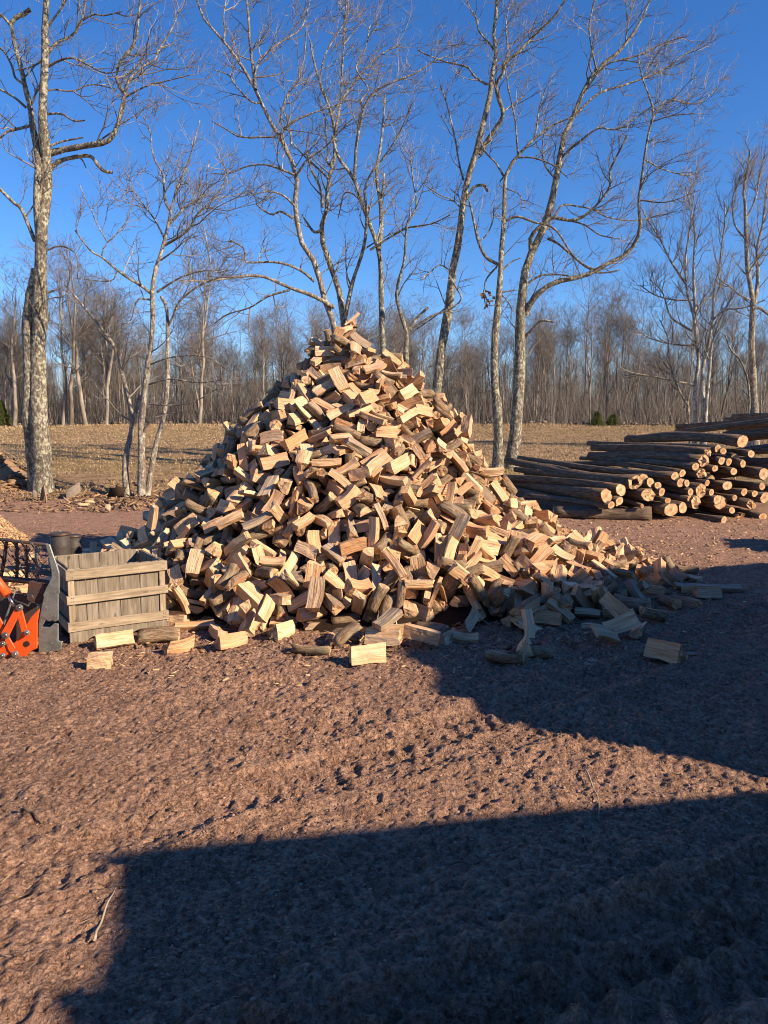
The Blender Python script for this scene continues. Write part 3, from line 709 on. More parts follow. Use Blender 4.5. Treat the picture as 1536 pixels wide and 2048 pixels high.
T('maple_tree', 'pale smooth tree leaning left with a long low limb behind the pile peak', 25, [
 ([(694, 930), (690, 850), (684, 760), (675, 690), (663, 633), (647, 593), (640, 560), (633, 536), (622, 511), (600, 479), (593, 436), (590, 400), (594, 360), (579, 311), (561, 276), (536, 236), (511, 179), (479, 125), (447, 82), (427, 61), (404, 32), (393, 0), (385, -40)], 17, 3, .5, 0),
 ([(511, 179), (508, 150), (500, 90), (497, 36), (493, 0), (488, -40)], 7, 3, .9, .3),
 ([(520, 205), (504, 204), (472, 172), (457, 150), (429, 140)], 4, 2, 1.2, -.3),
 ([(447, 82), (450, 60), (447, 36), (452, 0)], 4, 2, 1.0, .3),
 ([(563, 280), (565, 261), (593, 240), (636, 222), (658, 215), (700, 200)], 5, 2, 1.2, -.2),
 ([(550, 274), (482, 274), (457, 261), (425, 243)], 4, 2, .8, .2),
 ([(593, 351), (615, 319), (647, 297), (672, 272), (694, 247), (719, 229)], 5, 2, .9, -.3),
 ([(508, 160), (520, 120), (560, 85), (600, 60), (612, 30), (620, 0)], 4, 2, 1.3, .3),
 ([(560, 245), (570, 200), (600, 150), (610, 100), (612, 60)], 4, 2, 1.2, -.1),
 ([(583, 290), (580, 260), (570, 230), (560, 215)], 4, 2, .6, .3),
 ([(629, 563), (600, 540), (557, 525), (504, 525), (490, 522), (488, 497), (460, 480)], 6, 3, .7, -.1),
 ([(668, 615), (629, 593), (579, 575), (529, 554), (490, 552), (436, 559), (400, 563), (360, 560)], 9, 3, .7, -.2),
 ([(579, 580), (536, 593), (500, 615), (454, 629), (429, 647)], 5, 2, .9, .2),
 ([(586, 436), (561, 423), (543, 429), (515, 411), (511, 395), (490, 375)], 5, 2, 1.0, .2),
 ([(590, 412), (565, 390), (536, 383), (500, 390)], 5, 2, 1.0, -.3),
 ([(590, 350), (560, 338), (529, 329), (493, 333), (457, 347), (422, 347)], 5, 2, .9, .1),
 ([(500, 615), (498, 640), (499, 670)], 3, 1.5, .4, 0),
], M_TRUNK_PALE, dens=0.83, seed=4)
T('oak_tree', 'rough dark barked tree rising in bends right behind the pile peak', 26.5, [
 ([(704, 930), (700, 850), (696, 760), (690, 680), (686, 629), (679, 586), (665, 543), (647, 493), (643, 454), (654, 418), (654, 394), (658, 358), (669, 315), (670, 269), (661, 222), (647, 186), (633, 143), (626, 115), (620, 80)], 19, 3, .5, 0),
 ([(670, 269), (679, 215), (683, 161), (688, 90), (690, 36), (694, 0)], 5, 2, 1.5, .2),
 ([(657, 358), (644, 344), (622, 325), (601, 304), (579, 279)], 5, 2, 1.0, .3),
 ([(645, 460), (629, 464), (615, 447), (604, 429)], 7, 3, .3, .1),
 ([(646, 415), (640, 376), (622, 337), (612, 300)], 6, 3, .9, -.2),
 ([(667, 315), (656, 330), (655, 300), (650, 240), (640, 200)], 4, 2, 1.2, .2),
 ([(663, 230), (690, 190), (720, 150), (760, 110), (800, 90)], 4, 2, 1.5, .2),
 ([(690, 640), (697, 600), (708, 554), (722, 515), (731, 472), (733, 418), (729, 379), (744, 344), (762, 322), (797, 269), (826, 204)], 9, 2, .8, -.3),
 ([(640, 160), (650, 110), (680, 60), (700, 20)], 3, 2, 1.6, .3),
], M_TRUNK, dens=0.87, seed=5)
T('maple_tree', 'lichen spotted tree forking wide just right of the pile peak', 25.5, [
 ([(768, 930), (767, 820), (766, 740), (765, 672), (763, 615), (762, 561), (760, 518), (753, 486), (737, 443), (722, 401), (708, 358), (679, 319), (669, 294), (665, 270)], 17, 5, .3, 0),
 ([(708, 358), (710, 333), (713, 286), (722, 243), (726, 222), (740, 193), (762, 175), (794, 161), (830, 147), (866, 124), (900, 110)], 7, 2, 1.0, -.1),
 ([(726, 222), (722, 200), (737, 179), (712, 136), (730, 100), (740, 50)], 4, 2, 1.5, .2),
 ([(757, 500), (762, 465), (762, 419), (758, 390), (753, 344), (762, 286), (767, 233), (770, 190)], 10, 3, .8, .2),
 ([(763, 392), (767, 370), (768, 347)], 5, 4, 0, 0),
 ([(740, 500), (762, 486), (797, 464), (822, 454), (865, 447), (900, 430)], 5, 2, .9, -.4),
 ([(735, 440), (715, 395), (690, 385), (682, 410), (676, 440)], 4, 2, .8, .3),
 ([(812, 700), (813, 665), (797, 615), (794, 579), (808, 522), (812, 472), (815, 447), (833, 412), (826, 360), (820, 300)], 9, 2, .8, -.2),
 ([(813, 665), (837, 633), (856, 615)], 7, 5, 0, 0),
 ([(817, 662), (862, 633), (901, 618), (923, 597), (912, 575), (899, 550)], 5, 3, .5, -.2),
 ([(812, 940), (812, 820), (812, 760), (812, 700)], 13, 10, 0, 0),
], M_TRUNK, dens=0.83, seed=6)
T('maple_tree', 'leaning tree right of the pile peak, its trunk slanting up to the right', 27, [
 ([(868, 930), (870, 860), (872, 800), (878, 740), (885, 686), (899, 606), (905, 545), (920, 468), (926, 407), (939, 346), (949, 316), (968, 240), (980, 192), (982, 158), (992, 110), (987, 72), (992, 29), (994, 0), (998, -50)], 24, 5, .35, 0),
 ([(958, 308), (984, 268), (1006, 230), (996, 192), (992, 168), (1006, 149), (1008, 129), (1040, 101), (1068, 72), (1107, 34), (1130, 0)], 11, 3, .8, -.2),
 ([(1004, 225), (1030, 206), (1050, 190)], 4, 2, .6, .2),
 ([(980, 168), (972, 168), (949, 153), (934, 134), (896, 125), (862, 113), (835, 100)], 5, 2, .8, .3),
 ([(987, 100), (982, 91), (958, 62), (953, 38), (939, 14), (930, -10)], 4, 2, 1.2, -.2),
 ([(927, 360), (920, 335), (910, 278), (896, 216), (880, 170)], 4, 2, 1.1, .2),
 ([(934, 398), (949, 374), (968, 371), (975, 383)], 6, 5, .1, 0),
 ([(925, 420), (905, 400), (880, 390), (850, 370)], 3, 2, 1.0, -.3),
 ([(905, 545), (880, 530), (860, 545), (840, 560)], 3, 2, 1.0, -.3),
 ([(1006, 145), (1015, 100), (1012, 50), (1020, 0)], 4, 2, 1.2, .3),
 ([(899, 610), (860, 640), (830, 660)], 3, 2, .5, .1),
], M_TRUNK, dens=0.91, seed=7)
T('maple_tree', 'slim upright lichened tree holding dead leaves, left one of the close pair', 26, [
 ([(996, 932), (996, 835), (989, 763), (989, 692), (996, 610), (1001, 545), (1003, 499), (1008, 438), (1009, 376), (1015, 340), (1040, 307), (1068, 278), (1107, 249), (1145, 235)], 22, 3, .3, 0),
 ([(1012, 355), (1006, 350), (992, 326), (973, 307), (960, 280)], 5, 2, 1.0, .2),
 ([(1068, 280), (1073, 259), (1078, 220), (1090, 180)], 4, 2, 1.3, .2),
 ([(1036, 312), (1030, 240), (1016, 172), (1010, 130)], 4, 2, 1.0, -.2),
 ([(1035, 315), (1068, 316), (1107, 331), (1135, 355)], 4, 2, .8, -.4),
 ([(1000, 531), (972, 514), (957, 484), (948, 444), (939, 401)], 7, 4, .5, .1),
 ([(957, 484), (972, 471), (985, 444), (988, 413)], 3, 2, .8, .3),
 ([(994, 533), (972, 560), (969, 591), (971, 612)], 4, 2, .6, 0),
 ([(1006, 539), (1024, 523), (1041, 516)], 4, 2, .1, .1),
 ([(1000, 585), (1012, 583), (1034, 580)], 4, 2, .3, 0),
 ([(1002, 590), (1014, 600), (1027, 624)], 3, 2, .3, 0),
 ([(1010, 443), (1034, 433), (1070, 445), (1095, 450), (1116, 465), (1144, 508), (1168, 529), (1190, 539)], 5, 3, .5, -.1),
 ([(1014, 345), (1000, 370), (1040, 390), (1042, 420)], 3, 2, .8, .2),
], M_TRUNK, dens=0.87, seed=8)
T('maple_tree', 'wide tree with a long limb curling up, right one of the close pair', 26.6, [
 ([(1018, 948), (1030, 874), (1037, 787), (1040, 716), (1040, 644), (1046, 575), (1052, 536), (1067, 496), (1089, 453), (1104, 401), (1116, 340), (1126, 278), (1150, 225), (1169, 177), (1193, 139), (1231, 110), (1260, 77), (1289, 29), (1300, 0)], 28, 3, .4, 0),
 ([(1062, 505), (1061, 477), (1070, 462), (1092, 444), (1107, 435), (1141, 441), (1168, 432), (1196, 407), (1220, 373), (1219, 346), (1232, 315), (1240, 300), (1255, 270)], 9, 3, .8, -.2),
 ([(1050, 630), (1058, 612), (1070, 594), (1095, 572), (1125, 560), (1159, 554), (1190, 542), (1217, 526), (1254, 508), (1272, 481), (1281, 456), (1278, 422), (1278, 392), (1284, 355), (1291, 300), (1301, 249), (1308, 225), (1298, 192), (1284, 153), (1275, 110)], 12, 2, .7, -.15),
 ([(1302, 242), (1332, 201), (1370, 205), (1399, 206), (1442, 168)], 4, 1.5, 1.2, .2),
 ([(1300, 245), (1340, 232), (1375, 228), (1420, 228)], 3, 1.5, 1.2, -.2),
 ([(1190, 545), (1215, 545), (1239, 540)], 4, 2.5, 0, 0),
 ([(1048, 674), (1054, 670), (1070, 653), (1083, 641), (1107, 644)], 7, 4, 0, -.2),
 ([(1054, 572), (1061, 562), (1083, 551), (1113, 549), (1138, 552)], 5, 3, .2, .3),
 ([(1095, 477), (1116, 487), (1141, 508), (1171, 533), (1188, 541)], 5, 4, .3, 0),
 ([(1120, 320), (1131, 307), (1159, 283), (1198, 256), (1231, 259), (1279, 230), (1320, 200)], 5, 2, 1.2, -.3),
 ([(1146, 238), (1155, 225), (1198, 187), (1255, 168), (1318, 144), (1361, 115), (1400, 90)], 5, 2, 1.3, .2),
 ([(1164, 192), (1207, 134), (1240, 120), (1279, 110), (1327, 86), (1375, 72)], 4, 2, 1.3, -.2),
 ([(1193, 139), (1183, 96), (1179, 48), (1190, 0)], 4, 2, 1.4, .2),
 ([(1107, 435), (1125, 410), (1156, 413), (1187, 419), (1217, 435), (1278, 441), (1330, 425)], 4, 2, 1.2, .2),
 ([(1141, 441), (1170, 450), (1200, 470), (1240, 478)], 4, 2, 1.3, -.4),
 ([(1250, 90), (1258, 40), (1270, 0)], 3, 2, 1.6, .2),
 ([(1112, 360), (1090, 330), (1085, 290), (1095, 240)], 4, 2, 1.2, .3),
 ([(1290, 320), (1330, 340), (1380, 350), (1410, 330)], 3, 1.5, 1.2, .3),
 ([(1279, 400), (1320, 405), (1350, 400), (1400, 380)], 3, 1.5, 1.0, -.3),
], M_TRUNK, dens=0.94, seed=9)
T('birch_tree', 'white stemmed birch clump behind the right log stack', 38, [
 ([(1390, 850), (1390, 773), (1397, 726), (1392, 678), (1387, 631), (1374, 583), (1371, 520), (1378, 470), (1384, 420), (1390, 380)], 9, 2, .8, 0),
 ([(1408, 850), (1405, 742), (1416, 694), (1425, 631), (1428, 583), (1438, 536), (1444, 488), (1450, 440), (1448, 400)], 10, 2, .8, -.1),
 ([(1393, 682), (1390, 615), (1387, 536), (1390, 472), (1384, 428), (1370, 370)], 8, 2, 1.0, .2),
 ([(1411, 815), (1414, 790), (1419, 742), (1424, 690), (1440, 640), (1460, 600), (1470, 560)], 8, 2, .9, -.2),
 ([(1384, 662), (1359, 647), (1340, 631), (1324, 583), (1300, 560)], 5, 2, 1.2, .2),
 ([(1371, 567), (1340, 520), (1320, 478), (1295, 440), (1285, 420)], 5, 2, 1.3, -.2),
 ([(1390, 770), (1359, 764), (1311, 754), (1263, 745), (1240, 735)], 4, 2, 1.3, -.3),
 ([(1384, 822), (1359, 783), (1340, 726), (1336, 678), (1320, 640)], 5, 2, 1.0, .1),
 ([(1388, 640), (1400, 610), (1430, 585), (1455, 560)], 4, 2, 1.3, .3),
 ([(1392, 690), (1360, 690), (1310, 680), (1270, 660)], 4, 2, 1.3, -.2),
 ([(1387, 600), (1350, 600), (1310, 590), (1280, 570)], 4, 2, 1.3, .2),
 ([(1425, 640), (1450, 620), (1490, 615), (1530, 600)], 4, 2, 1.2, -.3),
], M_BIRCH, dens=1.1, seed=10, wind=(0, 0, .2), crown_len=1.1, mat_l=M_TRUNK_PALE)
T('maple_tree', 'grey tree at the right edge behind the log stack, half cut off by the frame', 36, [
 ([(1511, 850), (1508, 800), (1506, 758), (1503, 694), (1505, 631), (1505, 599), (1495, 536), (1492, 472), (1490, 409), (1487, 377), (1495, 340), (1500, 300)], 17, 3, .8, 0),
 ([(1507, 612), (1514, 580), (1516, 536), (1514, 497), (1525, 450), (1530, 400), (1536, 350)], 9, 2, 1.2, .2),
 ([(1506, 620), (1517, 615), (1536, 628), (1560, 640)], 7, 4, .5, 0),
 ([(1500, 600), (1480, 590), (1455, 570), (1440, 560)], 4, 2, 1.2, -.2),
 ([(1493, 480), (1470, 450), (1465, 400), (1480, 350)], 4, 2, 1.4, .2),
 ([(1497, 545), (1530, 500), (1560, 470)], 5, 2, 1.3, -.2),
 ([(1500, 815), (1495, 760), (1480, 720), (1462, 700), (1450, 670)], 5, 3, .6, -.2),
 ([(1491, 440), (1510, 400), (1520, 350), (1530, 310)], 4, 2, 1.5, .2),
], M_TRUNK_PALE, dens=1.25, seed=12, wind=(0, 0, .15))
clump = []
for k in range(26):   # dead leaves caught in the slim tree
    p = atY(971 + RND.gauss(0, 5), 596 + RND.gauss(0, 10), 26 + RND.uniform(-.1, .1)); q = Vector((RND.gauss(0, 1), RND.gauss(0, 1), RND.gauss(0, 1))).normalized(); r_ = q.orthogonal().normalized() * .07; s_ = q.cross(r_)
    clump.append((np.array([tuple(p + r_), tuple(p + s_), tuple(p - r_), tuple(p - s_)]), np.array([[0, 1, 2, 3]])))
V, F = merge(clump); o = new_obj('dead_leaf_clump', np_mesh('dead_leaf_clump', V, F), [M_DEBRIS]); tag(o, 'dark clump of dead leaves hanging in the slim lichened tree', 'leaf clump')

# ------------------------------------------------------------------ the forest beyond the meadow
def forest_proto(seed, h, fork, simple=False):
    rng = np.random.default_rng(seed)
    n = 9; t = np.linspace(0, 1, n)
    lean = rng.normal(size=2) * .05
    wob = rng.normal(size=(n, 2)) * .012 * h; wob[0] = 0; wob = np.cumsum(wob, axis=0) * .5
    P = np.stack([lean[0] * h * t + wob[:, 0], lean[1] * h * t + wob[:, 1], h * t - .2 * (1 - t)], -1)[None]
    r0 = rng.uniform(.085, .15) * h / 13
    R = (r0 * (1 - .85 * t))[None]
    Ts = [(P, R)]
    if fork:
        A, AR = children(P, R, fork, h * .5, 7, .2, .75, .45, .07, .75, .012, (0, 0, .3), .2, rng=rng); Ts.append((A, np.maximum(AR * 1.5, .012)))
        L0P = np.concatenate([smooth_n(P, 7), A]); L0R = np.concatenate([R[:, ::1][:, [0, 1, 3, 4, 5, 7, 8]], AR])
    else: L0P, L0R = smooth_n(P, 7), R[:, [0, 1, 3, 4, 5, 7, 8]]
    A, AR = children(L0P, L0R, 12 if not simple else 12, h * .36, 7, .22, .20, 1.1, .15, .5, .007, (0, 0, .06), .045, rng=rng)
    Bc, BR = children(A, AR, 6 if not simple else 5, h * .18, 5, .12, .14, 1.0, .2, .6, .0052, (0, 0, .05), .02, rng=rng)
    parts = [tubes(A, AR, 4), tubes(Bc, BR, 3)]
    if not simple:
        D, DR = children(Bc, BR, 4, h * .085, 4, .12, .1, 1.0, .2, .8, .0042, (0, 0, .05), .010, rng=rng); parts.append(tubes(D, DR, 3))
    return merge([tubes(p, r, 6) for p, r in Ts]), merge(parts)
def smooth_n(P, n):
    f = np.linspace(0, P.shape[1] - 1, n); j = np.minimum(f.astype(int), P.shape[1] - 2); u = (f - j)[None, :, None]
    return P[:, j] * (1 - u) + P[:, j + 1] * u
protos = []
for k in range(12):
    (tv, tf), (cv, cf) = forest_proto(100 + k, 13.0, [0, 1, 2, 3][k % 4])
    protos.append((np_mesh('trunk', tv, tf, True), np_mesh('crown', cv, cf)))
for a, b_ in protos: a.materials.append(M_FTRUNK); b_.materials.append(M_FTWIG)
frng = random.Random(77); spots = []
tries = 0
while len(spots) < 255 and tries < 20000:
    tries += 1
    y = 71 + 26 * frng.random() ** 1.3; x = frng.uniform(-.60, .60) * y
    if min((abs(x - a) + abs(y - b_) * .6 for a, b_ in spots), default=9) < .75: continue
    spots.append((x, y))
spots.sort(key=lambda s: s[1])
marks = [(60, 'behind the big left trunk'), (180, 'between the left trunk and the clump'), (300, 'behind the three stemmed clump'), (460, 'between the clump and the pile'), (640, 'over the left shoulder of the pile'), (790, 'behind the pile peak'), (900, 'behind the leaning tree'),
         (1010, 'left of the close pair'), (1100, 'just right of the close pair'), (1190, 'left of the evergreens'), (1290, 'right of the evergreens'), (1400, 'left of the birch clump'), (1480, 'right of the birch clump'), (3000, 'at the right frame edge')]
def flabel(px, x, y):
    row = 'front row' if y < 76 else 'second row' if y < 83 else 'third row' if y < 90 else 'back row'
    return f'thin bare woods tree {next(b for a, b in marks if px < a)}, {row} beyond the meadow'
def ftree(x, y, k, sc_, label, group, wd=1.0):
    r = empty('forest_tree', (x, y, gzf(x, y)), label, 'tree', group)
    r.rotation_euler = (0, 0, frng.uniform(0, 6.28)); r.scale = (sc_ * wd, sc_ * wd, sc_)
    for nm, me in zip(('trunk', 'crown'), protos[k]):
        o = bpy.data.objects.new(nm, me); C.objects.link(o); o.parent = r
    return r
for x, y in spots:
    px, _ = proj((x, y, 5)); hgt = .73 + .05 * math.sin(px * .012) + .06 * math.sin(px * .031 + 2)
    ftree(x, y, frng.randrange(12), hgt * frng.uniform(.80, 1.12), flabel(px, x, y), 'bare trees of the far woods')
for px, sc_, lb in [(28, .95, 'short pale bare tree at the far meadow edge by the left frame edge'), (125, 1.0, 'crooked pale woods tree at the meadow edge, first right of the big trunk'), (142, 1.1, 'taller crooked woods tree at the meadow edge, second right of the big trunk'),
                    (172, 1.05, 'curved pale woods tree at the meadow edge, third right of the big trunk'), (212, 1.0, 'straight pale woods tree at the meadow edge left of the three stemmed clump'), (398, 1.2, 'broad dark woods tree at the meadow edge between the clump and the pile')]:
    p = atY(px, 852, 68.5); ftree(p.x, 68.5, frng.randrange(12), sc_, lb, None, 1.5)
# the deeper wood, one mass
fr2 = np.random.default_rng(5); simp = [forest_proto(300 + k, 13.5, k % 3, True) for k in range(8)]
tp, cp = [], []
for k in range(760):
    y = 90 + 75 * fr2.random(); x = fr2.uniform(-.60, .60) * y
    if k > 560: y = 72 + 70 * fr2.random(); x = (fr2.uniform(.58, 1.0) if k % 2 else fr2.uniform(-1.0, -.58)) * y
    z = gzf(x, y); s = fr2.uniform(.55, .72); a = fr2.uniform(0, 6.28)
    M3 = np.array([[math.cos(a), -math.sin(a), 0], [math.sin(a), math.cos(a), 0], [0, 0, 1]]) * s
    (tv, tf), (cv, cf) = simp[k % 8]
    tp.append((tv @ M3.T + (x, y, z), tf[0])); cp.append((cv @ M3.T + (x, y, z), cf[0]))
V1, F1 = merge(tp); V2, F2 = merge(cp)
V = np.concatenate([V1, V2]); F = np.concatenate([F1[0], F2[0] + len(V1)])
me = np_mesh('deep_woods', V, F, mat_idx=np.r_[np.zeros(len(F1[0]), int), np.ones(len(F2[0]), int)])
o = new_obj('deep_woods', me, [M_FTRUNK, M_FTWIG]); tag(o, 'mass of bare grey trees deep in the woods', kind='stuff')
# understory saplings and brush along the wood edge
k = 46000; y = 70.5 + 80 * fr2.random(k) ** 1.2; x = fr2.uniform(-.9, .9, k) * y; z = gz(x, y)
hh = fr2.uniform(.8, 6.5, k) * fr2.uniform(.5, 1, k) * (1 + (y - 70) * .012); P = np.zeros((k, 4, 3)); P[:, 0] = np.stack([x, y, z - .1], -1)
d = np.stack([fr2.normal(size=k) * .16, fr2.normal(size=k) * .16, np.ones(k)], -1)
for s in range(1, 4):
    d = d + fr2.normal(size=(k, 3)) * np.array([.14, .14, 0]); P[:, s] = P[:, s - 1] + d * (hh / 3)[:, None]
R = np.linspace(1, .3, 4)[None] * fr2.uniform(.008, .03, k)[:, None]
A, AR = children(P[:12000], R[:12000], 4, 1.1, 3, .2, .3, .9, .2, .7, .007, rng=fr2)
V, F = merge([tubes(P, R, 3), tubes(A, AR, 3)]); o = new_obj('understory', np_mesh('understory', V, F), [M_FTWIG]); tag(o, 'tangle of saplings and brush under the far woods', kind='stuff')
# low evergreens
def evergreen(px, py, Yv, h, wd, label):
    p = atY(px, py, Yv); p.z = gzf(p.x, Yv); r = empty('evergreen', p, label, 'shrub'); rr = np.random.default_rng(int(px))
    k = 420; t = rr.random(k) ** 1.3; a = rr.uniform(0, 6.28, k); rad = wd * (1 - t) * rr.uniform(.3, 1, k)
    st = np.stack([rad * .2 * np.cos(a), rad * .2 * np.sin(a), t * h], -1); en = np.stack([rad * np.cos(a), rad * np.sin(a), t * h + .1 * rad], -1)
    P = np.stack([st, (st + en) / 2 + rr.normal(size=(k, 3)) * .03, en], 1)
    A, AR = children(P, np.full((k, 3), .02), 9, .28, 3, .1, .1, .8, .2, .8, .012, rng=rr)
    V, F = merge([tubes(P, np.full((k, 3), .015), 3), tubes(A, AR, 3)]); new_obj('foliage', np_mesh('foliage', V, F), [M_GREEN], r)
    tube_obj('trunk', [(0, 0, -.1), (0, 0, h * .9)], [.05, .01], M_LIMB, r, 6)
evergreen(4, 855, 69, 2.3, 1.5, 'dark green evergreen shrub at the far meadow edge by the left frame edge')
evergreen(1194, 853, 69, 1.25, .9, 'small bright green evergreen at the far meadow edge, left of the two')
evergreen(1226, 853, 70, 1.0, 1.0, 'small dull green evergreen at the far meadow edge, right of the two')
# meadow grass
k = 110000; y = 19.5 + 51 * fr2.random(k) ** .9; x = fr2.uniform(-.62, .62, k) * y
keep = fbm(x * .5, y * .5, 40, 3) + (y - 23) * .12 > -.1; x = x[keep]; y = y[keep]; k = len(x)
z = gh_arr(x, y); hh = fr2.uniform(.03, .09, k) * np.where((y > 66), 2.2, 1); a = fr2.uniform(0, 6.28, k); wd = .010 + .0004 * y
b0 = np.stack([x, y, z - .02], -1); sd_ = np.stack([np.cos(a), np.sin(a), a * 0], -1) * wd[:, None]; tip = b0 + np.stack([fr2.normal(size=k) * .06, fr2.normal(size=k) * .06, hh + .02], -1)
V = np.stack([b0 - sd_, b0 + sd_, tip], 1).reshape(-1, 3); F = np.arange(3 * k).reshape(-1, 3)
o = new_obj('meadow_grass', np_mesh('meadow_grass', V, F), [M_GRASS]); tag(o, 'short dry tan grass over the meadow', kind='stuff')
